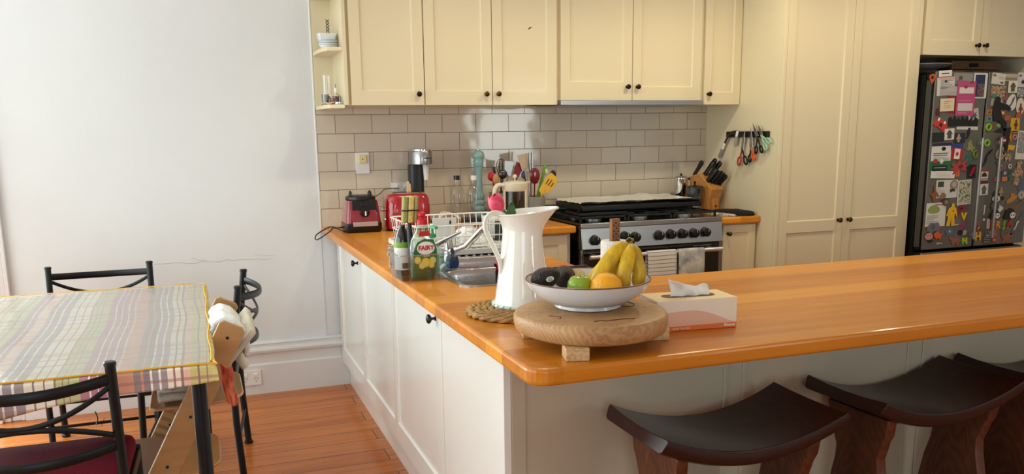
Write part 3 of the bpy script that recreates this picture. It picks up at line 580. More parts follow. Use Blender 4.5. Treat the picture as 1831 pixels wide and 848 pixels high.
# mixer tap
base = Vector((.21, -1.585, .922)); t = thing('mixer_tap', 'chrome mixer tap with a straight rising spout beside the sink', 'tap', (.15, -1.60, .924)); base = Vector((.15, -1.60, .924))
p0 = at('y', -1.60, 806, 470); p1 = at('y', -1.76, 864, 408); BT = at('y', -1.60, 800, 440)
M(base).cyl((p0.x - .005, -1.60, .924), (p0.x - .005, -1.60, .97), .024, .021, 24).cyl((p0.x - .005, -1.60, .97), (p0.x - .012, -1.60, 1.03), .019, .016, 24).build('body', CHROME, t)
M(base).tube([(p0.x - .005, -1.6, .955), Vector((p0.x, -1.61, .97)), p0.lerp(p1, .5), p1], [.016, .0155, .0135, .0115], 16).build('spout', CHROME, t)
l0 = at('y', -1.61, 780, 437); l1 = at('y', -1.66, 824, 415)
M(base).tube([l0, l0.lerp(l1, .5), l1], [.011, .009, .005], 12).build('lever', CHROME, t)
# cloth over the divider and blue scrubber
def drape(name, label, path, xa, xb, m, n=10, cat='cloth', wob=.004):
    k = len(path) - 1
    def f(u, v):
        i = min(int(v * k), k - 1); q = v * k - i; y = path[i][0] * (1 - q) + path[i + 1][0] * q; z = path[i][1] * (1 - q) + path[i + 1][1] * q
        return Vector((xa + (xb - xa) * (u + .06 * sin(v * 5)), y + wob * sin(u * 11 + v * 3), z + wob * .3 * sin(u * 13)))
    o = M().grid(f, n * 2, 30).build(name, m, solid=.003); tag(o, label, cat); return o
drape('dishcloth', 'bright pink dishcloth draped over the sink divider', [(-1.742, .83), (-1.748, .905), (-1.765, .934), (-1.80, .936), (-1.822, .915), (-1.83, .80)], .325, .385, mat('pink_cloth', H('d0184c'), .8, bump=.5, bscale=120))
P = at('y', -1.75, 809, 478); base = Vector((P.x, -1.75, .925)); t = thing('scrubbing_brush', 'small blue scrubbing brush head standing at the left of the sink', 'brush', base)
M().lathe([(.001, .0), (.022, .002), (.026, .018), (.024, .032)], (0, 0, 0), 20).build('bristles', mat('blue_bristle', H('2b4a86'), .7, bump=1, bscale=200), t)
M().lathe([(.024, .031), (.022, .044), (.010, .055), (.006, .075), (.001, .078)], (0, 0, 0), 20).build('grip', mat('navy_plastic', H('1b2b52'), .35), t)
# ================================================================ dish rack
base = Vector((.35, -1.165, .9275)); t = thing('dish_rack', 'white wire dish rack standing on its tray behind the sink', 'dish rack', base)
WIRE = mat('white_coated_wire', H('eeeeea'), .3, coat=.3)
rx0, rx1, ry0, ry1, rz0, rz1 = .125, .585, -1.41, -.93, .955, 1.048
def ringw(b, x0, y0, x1, y1, z, r=.0028, cr=.03): b.tube([(x, y, z) for x, y in rrect(x0, y0, x1, y1, cr, 5)], r, 7, closed=True)
b = M(base); ringw(b, rx0 - .012, ry0 - .012, rx1 + .012, ry1 + .012, rz1, .0035); b.build('top_rim', WIRE, t)
b = M(base); ringw(b, rx0, ry0, rx1, ry1, rz0); ringw(b, rx0 - .006, ry0 - .006, rx1 + .006, ry1 + .006, 1.0)
b.build('lower_rim', WIRE, t)
b = M(base)
for i in range(15):
    x = rx0 + .02 + (rx1 - rx0 - .04) * i / 14; b.tube([(x, ry0 - .012, rz1), (x, ry0, rz0), (x, ry1, rz0), (x, ry1 + .012, rz1)], .0018, 5)
for i in range(12):
    y = ry0 + .03 + (ry1 - ry0 - .06) * i / 11; b.tube([(rx0 - .012, y, rz1), (rx0, y, rz0), (rx1, y, rz0), (rx1 + .012, y, rz1)], .0018, 5)
b.build('basket_wires', WIRE, t)
b = M(base)
for i in range(10):                                                   # plate loops
    y = ry0 + .05 + .038 * i; b.tube(crom([(.28, y, rz0), (.285, y, .985), (.30, y, .995), (.315, y, .985), (.32, y, rz0)], 4), .0016, 5)
b.build('plate_loops', WIRE, t)
b = M(base); b.prism(rrect(.105, -1.455, .595, -.9, .04), .9285, .936); trm = b.build('tray_base', WPLAS, t, bevel=.002)
b = M(base)
for rr_ in ((.104, .9285, .0), (.099, .952, -.003)): pass
o_, i_ = rrect(.10, -1.46, .60, -.895, .045, 6), rrect(.108, -1.452, .592, -.903, .04, 6)
b.rings([[Vector((x, y, .93)) for x, y in o_], [Vector((x, y, .95)) for x, y in o_], [Vector((x, y, .95)) for x, y in i_], [Vector((x, y, .93)) for x, y in i_]], closed=True)
for i in range(16): b.box(.13 + .029 * i, -1.44, .935, .138 + .029 * i, -.93, .9395)
b.build('tray', WPLAS, t)
# white cutlery holder hooked in the rack (left), dark cutlery holder (right)
base = Vector((.25, -1.33, .958)); t = thing('cutlery_holder', 'white plastic cutlery holder with a small black mark, left in the dish rack', 'cutlery holder', base)
w, d, h = .045, .04, .12; b = M()
for (xa, ya, xb, yb2) in ((-w, -d, w, -d + .003), (-w, d - .003, w, d), (-w, -d, -w + .003, d), (w - .003, -d, w, d)): b.box(xa, ya, 0, xb, yb2, h - .03)
b.box(-w, -d, 0, w, d, .003); b.build('body', WPLAS, t, bevel=.001)
M().box(-w - .01, -d - .004, h - .034, w + .004, -d - .001, h).build('label_panel', WPLAS, t, bevel=.001)
M().prism([(.018, .092), (.023, .092), (.026, .1), (.021, .112), (.017, .1)], 0, .001, Matrix.Translation((0, -d - .004, 0)) @ FY).build('mark', BLACKP, t)
base = Vector((.535, -1.2, .958)); t = thing('cutlery_holder', 'slotted white and black cutlery holder at the right end of the dish rack', 'cutlery holder', base)
b = M(); b.box(-.035, -.09, 0, .035, .09, .085); b.build('body', mat('charcoal_plastic', H('2b2d30'), .45), t, bevel=.004)
b = M(); 
for i in range(9): b.box(-.037, -.085 + .02 * i, .01, .037, -.077 + .02 * i, .096)
b.build('white_ribs', WPLAS, t, bevel=.001)
# upturned white bowls / plate in the rack
for k, (x, y) in enumerate(((.40, -1.28), (.44, -1.08))):
    o = M().lathe([(.062, 0), (.066, .001), (.060, .018), (.045, .034), (.028, .04), (.028, .044), (.001, .044)], (x, y, .958), 28, cap0=False).build('bowl', WHITEC, solid=.002)
    tag(o, ('white bowl turned upside down at the front of the dish rack', 'white bowl turned upside down at the back of the dish rack')[k], 'bowl')
# ================================================================ acrylic caddy with soaps
base = Vector((.008, -1.86, .92)); t = thing('sink_caddy', 'clear acrylic caddy holding the washing-up bottles beside the sink', 'caddy', base)
ACR = glass('acrylic', (.95, .965, .975), .05, 1.45, .10)
def flare(b, z0, z1, a0, a1, th=.003):
    o0 = rrect(-a0[0], -a0[1], a0[0], a0[1], .008); o1 = rrect(-a1[0], -a1[1], a1[0], a1[1], .008); i0 = rrect(-a0[0] + th, -a0[1] + th, a0[0] - th, a0[1] - th, .006); i1 = rrect(-a1[0] + th, -a1[1] + th, a1[0] - th, a1[1] - th, .006)
    v = lambda L_, z: [Vector((x, y, z)) for x, y in L_]; b.rings([v(o0, z0), v(o1, z1), v(i1, z1), v(i0, z0 + th)], cap0=True, cap1=True)
b = M(); flare(b, .001, .092, (.082, .085), (.094, .098)); b.build('tray_box', ACR, t)
M().tube([(x, y, .092) for x, y in rrect(-.0935, -.0975, .0935, .0975, .008)], .0022, 6, closed=True).build('edge', glass('acrylic_edge', (.85, .9, .92), .05, 1.45, .5), t)
def bottle(name, label, base, prof, sx, sy, m, cat='bottle', n=32): 
    t = thing(name, label, cat, base); M().lathe(prof, (0, 0, 0), n, sx=sx, sy=sy).build('body', m, t, angle=50); return t
GREENC = mat('green_soap', H('0c5a2c'), .08, trans=.55, ior=1.3, coat=.5)
t = thing('dish_soap_bottle', 'green dish soap bottle with FAIRY label, lemon slices and red cap', 'bottle', (.012, -1.90, .925), .12)
M().rings([[Vector((x, y, z)) for x, y in rrect(-w, -.024, w, .024, .022, 6)] for z, w in ((0, .040), (.006, .045), (.05, .0455))]).build('liquid', mat('dark_green_soap', H('0a5228'), .1, coat=.6), t)
M().rings([[Vector((x * 1, y, z)) for x, y in rrect(-w, -d, w, d, d * .9, 6)] for z, w, d in ((.0505, .0455, .0242), (.11, .047, .025), (.135, .042, .024), (.165, .024, .02), (.19, .017, .016), (.195, .014, .014))]).build('bottle_body', glass('soap_plastic', (.82, .93, .85), .08, 1.45, .2), t)
M().prism([(-.043, .035), (.036, .033), (.044, .07), (.043, .105), (.032, .135), (-.0, .14), (-.03, .128), (-.044, .095), (-.0445, .06)], .0, .0006, Matrix.Translation((0, -.0262, 0)) @ FY).build('label_panel', mat('label_green', H('0d6a33'), .3), t)
M().prism([(.033 * cos(a * pi / 12), .023 * sin(a * pi / 12)) for a in range(24)], 0, .0006, Matrix.Translation((.002, -.027, .107)) @ FY).build('label_disc', mat('bright_white', H('f0f0f0'), .4), t)
put_text('brand_lettering', 'FAIRY', .0225, Matrix.Translation((.003, -.0282, .107)) @ FY, mat('label_red', H('b81422'), .4), t, bold=.0008)
put_text('small_lettering', 'LEMON', .0065, Matrix.Translation((.004, -.0275, .078)) @ FY, mat('bright_white', H('f0f0f0'), .4), t)
LEM = mat('lemon_yellow', H('e8c92a'), .4); LEM2 = mat('lemon_pale', H('f2e27a'), .4)
for k, (x, z, r) in enumerate(((-.03, .066, .013), (.0, .056, .017), (.027, .062, .013), (-.014, .046, .012), (.022, .046, .011))):
    s_ = M().lathe([(r, 0), (r, .0008)], (x, -.0272 - .0001 * k, z), 20, mtx=Matrix.Rotation(rad(90), 3, 'X')).build('lemon_slice', LEM, t); M().lathe([(r * .75, .0009), (r * .75, .0014)], (x, -.0272 - .0001 * k, z), 20, mtx=Matrix.Rotation(rad(90), 3, 'X')).build('flesh', LEM2, s_)
M().prism([(-.023, .148), (.023, .148), (.017, .166), (-.017, .166)], 0, .0008, Matrix.Translation((0, -.0235, 0)) @ FY).build('neck_label', mat('label_red', H('b81422'), .4), t)
M().lathe([(.0175, .188), (.0175, .206), (.012, .208), (.010, .214), (.014, .218), (.014, .228), (.009, .232), (.001, .232)], (0, 0, 0), 24).build('cap', mat('red_cap', H('c41226'), .3), t)
# dark bottle with white and green label, behind left
t = thing('detergent_bottle', 'dark bottle with white label and green band at the left of the caddy', 'bottle', (-.038, -1.812, .925))
M().lathe([(.026, 0), (.029, .004), (.0305, .03), (.0305, .10), (.029, .125), (.021, .155), (.012, .168), (.011, .18)], (0, 0, 0), 32).build('bottle_body', mat('dark_bottle', H('0e1413'), .12, coat=.8), t)
M().lathe([(.0309, .02), (.0311, .022), (.0311, .098), (.0309, .10)], (0, 0, 0), 32, cap0=False, cap1=False).build('label_panel', PAPER, t)
M().lathe([(.0309, .10), (.0311, .102), (.0307, .118), (.0305, .12)], (0, 0, 0), 32, cap0=False, cap1=False).build('green_band', mat('lime', H('77a524'), .4), t)
b = M()
for i in range(9): b.box(-.012 + .0026 * i, -.0327, .026, -.0108 + .0026 * i + .0005 * (i % 3), -.0310, .046)
b.build('barcode', BLACKP, t)
# dish brush with sponge head
t = thing('sponge_brush', 'washing-up sponge on a black handle, yellow and green block pointing up', 'brush', (-.020, -1.862, .926))
M().tube([(0, 0, 0), (0, 0, .10), (-.002, 0, .155), (-.004, 0, .21)], [.008, .010, .010, .0065], 14).build('handle', BLACKP, t)
SPY = mat('sponge_yellow', H('e6cf86'), .9, bump=.8, bscale=150); SPG = mat('sponge_green', H('a8a86c'), .95, bump=.8, bscale=200)
for xa, xb, m_ in ((-.027, -.009, SPG), (-.008, .013, SPY), (.014, .028, SPG)): M().box(xa, -.016, .19, xb, .016, .285, rot=(0, rad(4), 0)).build('sponge_block', m_, t, bevel=.006, seg=3)
b = M(); b.tube([(x, y, .235) for x, y in rrect(-.030, -.019, .031, .019, .008)], .002, 6, closed=True); b.build('clip', BLACKP, t)
# pump bottle with green trigger behind
t = thing('hand_soap_pump', 'clear pump bottle with a green pump head behind the dish soap', 'bottle', (.070, -1.825, .925), .2)
M().lathe([(.02, 0), (.024, .004), (.025, .09), (.020, .11), (.012, .12), (.012, .13)], (0, 0, 0), 28).build('bottle_body', glass('green_tint', (.80, .95, .84), .05, 1.45, .18), t)
M().lathe([(.022, .003), (.0235, .006), (.024, .07), (.001, .07)], (0, 0, 0), 28).build('liquid', mat('pale_green_soap', H('9fd0a8'), .1, trans=.5), t)
M().lathe([(.014, .13), (.014, .143), (.006, .145), (.005, .165)], (0, 0, 0), 20).box(-.006, -.034, .163, .006, .010, .173).build('pump_head', mat('mint_green', H('3ea672'), .35), t, bevel=.001)
# knotted string cloth and pencils at the back
o = M()
rr = random.Random(5)
for i in range(26):
    a = rr.uniform(0, 2 * pi); p = Vector((-.052 + rr.uniform(-.012, .014), -1.775 + rr.uniform(-.01, .01), 1.0)); q = p + Vector((.028 * cos(a), .02 * sin(a), rr.uniform(-.06, .03))); o.tube(crom([p + Vector((0, 0, rr.uniform(0, .03))), p.lerp(q, .5) + Vector((rr.uniform(-.01, .01), 0, .012)), q], 4), .0035, 6)
o = o.build('string_cloth', mat('natural_string', H('c9beb0'), .9, bump=.6, bscale=150)); tag(o, 'bunched beige string cloth hanging at the back left of the acrylic caddy', 'cloth')
# ================================================================ things along the splashback
def clear_bottle(u, y, capm, label, top):
    P = at('y', y, u, 380); t = thing('glass_bottle', label, 'bottle', (P.x, y, .92), group=None)
    M().lathe([(.036, 0), (.041, .005), (.041, .17), (.036, .195), (.02, .215), (.015, .225), (.015, .25)], (0, 0, 0), 32, cap1=False).build('body', CGLASS, t, angle=50)
    M().lathe([(.017, .245), (.017, .270), (.001, .270)], (0, 0, 0), 24).build('cap', capm, t); return t
clear_bottle(818, -.17, BLACKP, 'clear glass water bottle with a black cap against the tiles', 320)
clear_bottle(848, -.22, WPLAS, 'clear glass water bottle with a white cap in front of the blue pepper mill', 320)
P = at('y', -.12, 856, 330); BLUEM = mat('duck_egg_paint', H('7fa3a6'), .35, coat=.4)
t = thing('pepper_mill', 'tall pale blue turned wooden pepper mill against the tiles', 'pepper mill', (P.x, -.12, .92))
M().lathe([(.034, 0), (.035, .01), (.03, .018), (.034, .03), (.035, .045), (.028, .055), (.034, .065), (.035, .08), (.028, .09), (.034, .10), (.035, .115), (.027, .125), (.033, .135), (.034, .15), (.026, .162), (.023, .19), (.021, .24), (.023, .29), (.027, .315)], (0, 0, 0), 32).build('body', BLUEM, t, angle=60)
M().lathe([(.027, .316), (.03, .322), (.028, .335), (.031, .342), (.026, .352), (.034, .365), (.036, .38), (.03, .397), (.014, .406), (.001, .407)], (0, 0, 0), 32).build('head', BLUEM, t, angle=60)
M().lathe([(.004, .406), (.005, .412), (.003, .418), (.001, .419)], (0, 0, 0), 14).build('nut', CHROME, t)
# cables and charger on the back worktop
b = M()
for i in range(4): b.tube(crom([(.50 + .012 * i, -.30 + .02 * i, .923), (.53 + .01 * i, -.28 + .02 * i, .965 + .008 * i), (.60 + .015 * i, -.27 + .02 * i, .985 - .004 * i), (.68, -.29 + .02 * i, .935)], 6), .004, 8)
o = b.build('white_cable_coil', WPLAS); tag(o, 'loose coil of white cable on the back worktop behind the dish rack', 'cable')
o = M().box(.655, -.36, .92, .775, -.28, .965).build('charger_box', BLACKP, bevel=.006); tag(o, 'black box on the back worktop behind the dish rack', 'box')
o = M().tube(crom([(.745, -.40, .924), (.77, -.39, .965), (.82, -.38, .985), (.87, -.38, .965), (.89, -.40, .924)], 8), .0035, 8).build('black_cable', BLACKP); tag(o, 'black cable standing up in an arch behind the dish rack', 'cable')
o = M().lathe([(.05, 0), (.056, .01), (.056, .04), (.05, .048), (.001, .048)], (.84, -.33, .92), 28).build('round_tin', mat('dusty_pink', H('a98e88'), .5)); tag(o, 'dull pink round tin on the back worktop behind the dish rack', 'tin')
# french press
t = thing('french_press', 'large cream French press with a dark glass beaker', 'coffee maker', (1.0, -.42, .92)); CRP = mat('cream_plastic', H('d8cdb8'), .35, coat=.2)
base = at('y', -.42, 921, 345); t.location.x = base.x
M().lathe([(.07, 0), (.072, .004), (.072, .03), (.066, .034)], (0, 0, 0), 40).build('base_ring', CRP, t)
M().lathe([(.0635, .03), (.0635, .2), ], (0, 0, 0), 40, cap1=False).build('beaker', glass('smoky_glass', (.42, .38, .36), .03, 1.45, .10), t)
M().lathe([(.061, .034), (.061, .07), (.001, .07)], (0, 0, 0), 40).build('coffee', mat('coffee', H('1c1009'), .2), t)
M().lathe([(.068, .19), (.072, .2), (.072, .232), (.066, .238), (.03, .245), (.001, .246)], (0, 0, 0), 40).build('lid', CRP, t)
M().prism([(.05, -.02), (.092, 0), (.05, .02)], .226, .24).build('spout', CRP, t, bevel=.003)
for a in (70, 190, 310): M().box(.066, -.012, .02, .0725, .012, .2, rot=(0, 0, 0)).build('strut', CRP, t, bevel=.002).rotation_euler = (0, 0, rad(a))
M().tube(crom([(-.066, -.01, .222), (-.10, -.012, .226), (-.122, -.013, .205), (-.127, -.013, .15), (-.126, -.013, .09), (-.118, -.012, .04)], 8), .013, 14, flat=(1, .75)).build('handle', CRP, t)
M().cyl((0, 0, .24), (0, 0, .262), .004).sphere((0, 0, .268), .012).build('plunger', CRP, t)
# utensil pots with utensils
def pot(label, x, y, r, h, m):
    t = thing('utensil_pot', label, 'pot', (x, y, .92)); M().lathe([(r * .9, 0), (r, .006), (r, h), (r - .005, h), (r - .006, .01), (.001, .01)], (0, 0, 0), 36).build('body', m, t, angle=40); return t
pot('grey-green utensil pot crammed with red and black tools behind the French press', at('y', -.15, 895, 350).x, -.15, .066, .165, mat('sage_glaze', H('6f7668'), .3))
pot('grey utensil pot with the yellow slotted turner beside the French press', at('y', -.17, 957, 350).x, -.17, .058, .135, mat('stone_glaze', H('8d8a84'), .35))
def utensil(name, label, cat, pot_uv, head_uv, y, m, shape, hm=None, r=.005, s=1.0):
    a = at('y', y, *pot_uv); a.z = max(a.z, .94); h = at('y', y - .01, *head_uv); d = (h - a).normalized()
    t = thing(name, label, cat, a); M(a).tube([a, h], [r, r * .8], 10).build('handle', hm or m, t)
    q = Matrix.Translation(h) @ d.to_track_quat('Z', 'Y').to_matrix().to_4x4(); yaw = Matrix.Rotation(0, 4, 'Z'); b = M(a)
    if shape == 'ladle': b.sphere(h + d * .02, (.03 * s, .018 * s, .03 * s), 20, 12)
    elif shape == 'turner': b.prism([(-.02 * s, -.01), (.02 * s, -.01), (.032 * s, .08 * s), (-.032 * s, .08 * s)], -.0015, .0015, Matrix.Translation(h) @ Matrix.Rotation(math.atan2(d.x, d.z), 4, 'Y') @ FY)
    elif shape == 'spoon': b.sphere(h + d * .03 * s, (.026 * s, .009, .038 * s), 20, 12)
    elif shape == 'whisk':
        R_ = Matrix.Rotation(math.atan2(d.x, d.z), 3, 'Y')
        for k in range(4):
            a_ = k * pi / 4; pts = [h + R_ @ Vector((.028 * s * sin(v) * cos(a_), .028 * s * sin(v) * sin(a_), .045 * s * (1 - cos(v)))) for v in [j * 2 * pi / 16 for j in range(17)]]; b.tube(pts, .0016, 5)
    elif shape == 'tongs': 
        for sx in (-.008, .008): b.box(h.x + sx - .004, h.y - .008, h.z - .05, h.x + sx + .004, h.y + .008, h.z + .06, rot=(0, math.atan2(d.x, d.z) + sx * 4, 0))
    elif shape == 'stick': b.sphere(h, (r, r, r * 1.5), 10, 6)
    b.build('head', m, t, angle=40, bevel=.001 if shape in ('turner', 'tongs') else 0); return t
DR = mat('maroon_silicone', H('7c1020'), .4); RS = mat('red_silicone', H('b3122a'), .4)
GL, GR = (896, 358), (957, 362)
utensil('ladle', 'red ladle at the left edge of the grey-green utensil pot', 'ladle', (888, 362), (881, 322), -.15, RS, 'ladle', s=.9)
utensil('wooden_spoon', 'light wooden spoon tucked below the red ladle', 'spoon', (893, 362), (888, 328), -.17, mat('olive_wood', H('b98b56'), .6), 'spoon', s=.8)
utensil('spatula', 'black knife-shaped spatula pointing up left of the wire whisk', 'spatula', (891, 362), (884, 308), -.13, BLACKP, 'turner', s=.35)
utensil('whisk', 'black wire whisk in the grey-green utensil pot', 'whisk', (896, 362), (896, 312), -.14, BLACKP, 'whisk')
utensil('masher', 'dark steel ladle between whisk and slotted steel turner', 'ladle', (899, 362), (899, 318), -.17, mat('dark_steel', H('55565a'), .3, metal=1), 'ladle', s=.9)
t = utensil('fish_slice', 'slotted steel turner leaning right in the grey-green utensil pot', 'turner', (901, 362), (908, 312), -.16, STEEL, 'turner', s=.95)
utensil('spatula', 'large dark red spatula right of the slotted steel turner', 'spatula', (903, 362), (923, 313), -.14, DR, 'turner', s=.9)
utensil('spatula', 'small black spatula tip between the red spatula and the steel tongs', 'spatula', (905, 362), (931, 303), -.13, BLACKP, 'turner', s=.3)
utensil('spatula', 'beige flat spatula standing tallest behind the French press', 'spatula', (949, 366), (938, 300), -.15, mat('beige_silicone', H('b5a48e'), .5), 'turner', s=1.0)
utensil('tongs', 'long steel tongs standing tallest beside the beige spatula', 'tongs', (950, 366), (949, 292), -.16, STEEL, 'tongs', s=1)
utensil('spoon', 'blue-violet plastic spoon low between the tongs and the French press', 'spoon', (952, 366), (938, 318), -.13, mat('violet_plastic', H('4c4c78'), .4), 'spoon', s=.6)
utensil('spoon', 'glossy maroon spoon right of the steel tongs', 'spoon', (955, 366), (956, 326), -.17, mat('maroon_gloss', H('6a0c18'), .15, coat=.8), 'spoon', s=1.25)
utensil('stick', 'bright green plastic stick leaning right between the maroon spoon and the yellow turner', 'stick', (958, 364), (974, 299), -.15, mat('lime_plastic', H('6aa51e'), .35), 'stick', r=.009)
utensil('spoon', 'small white plastic spoon tip behind the yellow turner', 'spoon', (960, 364), (975, 312), -.12, WPLAS, 'spoon', s=.5)
t = utensil('slotted_turner', 'yellow plastic turner with slots leaning right out of the grey pot', 'turner', (961, 364), (974, 340), -.19, mat('yellow_plastic', H('e0ac0c'), .3, coat=.3), 'stick', r=.006)
a = at('y', -.20, 972, 343); hd = [o for o in SC.objects if o.parent == t and o.name.startswith('head')][0]
pl = [(968, 349), (963, 340), (975, 318), (986, 309), (996, 318), (996, 326), (984, 342), (974, 346)]
pts = [at('y', -.2, *q) for q in pl]; loc = t.location.copy()
bm = M(loc); bm.prism([(p.x, p.z) for p in pts], .2, .203, FY); bm.build('blade', mat('yellow_plastic', H('e0ac0c'), .3), t, bevel=.0008)
for q in (((976, 329), (982, 320)), ((980, 332), (987, 322)), ((985, 334), (990, 327))):
    p0, p1 = at('y', -.204, *q[0]), at('y', -.204, *q[1]); M(loc).tube([p0, p1], .003, 8, flat=(1, .3), up=(1, 0, 0)).build('slot', mat('slot_dark', H('4a3a10'), .7), t)
utensil('spatula', 'black slotted spoon tip sticking out right of the yellow turner', 'spatula', (962, 364), (986, 318), -.14, BLACKP, 'spoon', s=.7)
# ================================================================ woven mat and pitcher
cx, cy = .115, -2.575
base = Vector((cx, cy, .92)); RATTAN = mat('seagrass', H('b98f58'), .8, var=.45, vscale=60, bump=.5, bscale=120)
b = M(); turns = 7; R_ = .152; n = turns * 44; pts = []
for i in range(n + 1):
    a = 2 * pi * i / 44; r = .006 + (R_ - .012) * i / n; pts.append((r, a))
for s_ in (0, 1, 2):
    P = []
    for i, (r, a) in enumerate(pts):
        for k in range(2):
            aa = a + k * pi / 44; ph = aa * (2 + r * 90) + s_ * 2 * pi / 3; ph = (r * aa * 0) + i * 1.25 + k * .625 + s_ * 2.094
            P.append((( r + .0062 * cos(ph)) * cos(aa), (r + .0062 * cos(ph)) * sin(aa), .0075 + .0042 * sin(ph)))
    b.tube(P, .0052, 6)
o = b.build('woven_mat', RATTAN); o.location = base; tag(o, 'round braided seagrass mat under the white enamel jug', 'mat')
o.data.transform(Matrix.Translation((0, 0, .0)))
px_, py_ = .142, -2.535; base = Vector((px_, py_, .935)); t = thing('enamel_jug', 'tall cream-white enamel jug with flared spout and looping handle on the woven mat', 'jug', base)
ENAM = mat('white_enamel', H('f0efe8'), .12, coat=.8, bump=.04, bscale=12)
b = M(); rs = []
prof = [(.084, 0), (.086, .008), (.080, .02), (.076, .05), (.0695, .10), (.0625, .15), (.0575, .20), (.0565, .216), (.058, .230), (.063, .244), (.069, .256), (.0745, .268)]
n = 56; ANG = rad(-12)                    # the spout points right and slightly to the camera
def ring(r, z, k):
    out = []
    for i in range(n):
        a = 2 * pi * i / n; dx = cos(a); w = max(0, dx) ** 4; rr = r * (1 - .006 * cos(16 * a) * (z < .2) ) + k * w * .028; zz = z + k * (w * .004 + .006 * (dx))
        x, y = rr * cos(a), rr * sin(a); out.append(Vector((x * cos(ANG) - y * sin(ANG), x * sin(ANG) + y * cos(ANG), zz)))
    return out
for r, z in prof: rs.append(ring(r, z, max(0, (z - .21) / .058)))
b.rings(rs, cap0=True, cap1=False)
ins = [ring(r - .003, z, max(0, (z - .21) / .058)) for r, z in prof[:0:-1]] + [ring(.07, .012, 0)]
b.rings(ins, cap0=False, cap1=True); b.rings([rs[-1], ins[0]], False, False) 
b.build('body', ENAM, t, angle=70, recalc=True)
b = M(); top = ring(.0755, .268, 1.0); b.tube(top, .0028, 8, closed=True); b.build('rolled_rim', ENAM, t)
b = M(); b.tube([(.0865 * cos(2 * pi * i / 48), .0865 * sin(2 * pi * i / 48), .005) for i in range(48)], .0052, 8, closed=True); ft = b.build('foot_ring', mat('blue_white_rim', H('cfdcd6'), .3), t)
b = M()
for i in range(26):
    a = 2 * pi * i / 26; b.tube([(.0905 * cos(a), .0905 * sin(a), .001), (.0915 * cos(a + .09), .0915 * sin(a + .09), .009)], .0016, 5)
b.build('rim_pattern', mat('teal_dashes', H('8fb3a6'), .4), ft)
hy = py_ - .01
hp = [at('y', hy, *q) for q in ((908, 398), (900, 388), (889, 381), (877, 383), (869, 393), (868, 408), (874, 424), (885, 447), (894, 468), (901, 488))]
hp = [p - base for p in hp]; hp[0] = Vector((-.052, 0, hp[0].z - .006)); hp[-1] = Vector((-.066, -.002, hp[-1].z))
M().tube(crom(hp, 6), .0085, 14, flat=(.75, 1.25)).build('handle', ENAM, t)
# tulip in the jug
t = thing('tulip', 'pink tulip with one leaf leaning over the rim of the enamel jug', 'flower', (px_ - .02, py_, 1.0)); bb = Vector((px_ - .02, py_, 1.0))
q = at('y', py_, 902, 378); q2 = at('y', py_, 890, 368)
M(bb).tube(crom([(px_, py_, .96), (px_ - .03, py_, 1.10), q + Vector((.012, 0, -.02)), q, q2], 6), .0038, 10).build('stem', mat('stem_green', H('5d8a48'), .5), t)
c = at('y', py_, 888, 366); up = (at('y', py_, 883, 348) - at('y', py_, 896, 386)).normalized(); Q = up.to_track_quat('Z', 'Y').to_matrix()
PET = mat('tulip_pink', H('d8204a'), .45, var=.35, vscale=40, vcol=H('e8587a'), sheen=.3)
for k in range(6):
    a0 = k * pi / 3 + .4; ro = 1.0 if k % 2 else .93
    def f(u, v, a0=a0, ro=ro):
        w = sin(pi * min(.08 + v * .86, 1)) ** .5; rr_ = ro * (.0215 * sin(pi * (.10 + .70 * v)) ** .7) * (1 + .05 * cos((u - .5) * pi)); a = a0 + (u - .5) * 2.0 * w
        return c + Q @ Vector((rr_ * cos(a), rr_ * sin(a), -.026 + .056 * v - .005 * (abs(u - .5) * 2) ** 2 * v))
    M(bb).grid(f, 10, 12).build('petal', PET, t, solid=.0012)
lf = [at('y', py_ - .01, *q) for q in ((918, 388), (914, 378), (915, 364))]
def fl(u, v):
    p = lf[0].lerp(lf[1], v * 2) if v < .5 else lf[1].lerp(lf[2], v * 2 - 1); w = .013 * sin(pi * (.08 + .9 * v)) ** .8
    return p + Vector(((u - .5) * 2 * w, .006 * (1 - (2 * u - 1) ** 2), .003 * v))
M(bb).grid(fl, 6, 12).build('leaf', mat('leaf_green', H('3f6a35'), .45), t, solid=.001)
# ================================================================ wooden board on block feet
bx, by = .162, -2.94; base = Vector((bx, by, .92)); t = thing('serving_board', 'thick round slab of pale wood on square block feet, carrying the fruit bowl', 'board', base)
def slabwood(name, a, b_, c_, sc_=(5, 5, 5), band=7):
    m = bpy.data.materials.new(name); m.use_nodes = True; N, L = nodes(m); b = N['Principled BSDF']; b.inputs['Roughness'].default_value = .5
    tc = N.new('ShaderNodeTexCoord'); mp = N.new('ShaderNodeMapping'); mp.inputs['Scale'].default_value = sc_; L.new(tc.outputs['Object'], mp.inputs[0])
    w = N.new('ShaderNodeTexWave'); w.wave_type = 'RINGS'; w.inputs['Scale'].default_value = band; w.inputs['Distortion'].default_value = 9; w.inputs['Detail'].default_value = 3; w.inputs['Detail Scale'].default_value = 1.2; L.new(mp.outputs[0], w.inputs[0])
    n = N.new('ShaderNodeTexNoise'); n.inputs['Scale'].default_value = 2.2; n.inputs['Detail'].default_value = 6; L.new(mp.outputs[0], n.inputs[0])
    r = ramp(N, [(.0, a), (.45, b_), (1, c_)]); mx = N.new('ShaderNodeMath'); mx.operation = 'MULTIPLY_ADD'; mx.inputs[1].default_value = .28; L.new(w.outputs[0], mx.inputs[0]); ml = N.new('ShaderNodeMath'); ml.operation = 'MULTIPLY'; ml.inputs[1].default_value = .88; L.new(n.outputs[0], ml.inputs[0]); L.new(ml.outputs[0], mx.inputs[2]); L.new(mx.outputs[0], r.inputs[0]); L.new(r.outputs[0], b.inputs['Base Color']); return m
SLAB = slabwood('slab_wood', H('6e4828'), H('a67c4e'), H('c69e70'))
b = M(); rs = []; rnd = lambda a: 1 + .012 * sin(3 * a + 1) + .008 * sin(5 * a)
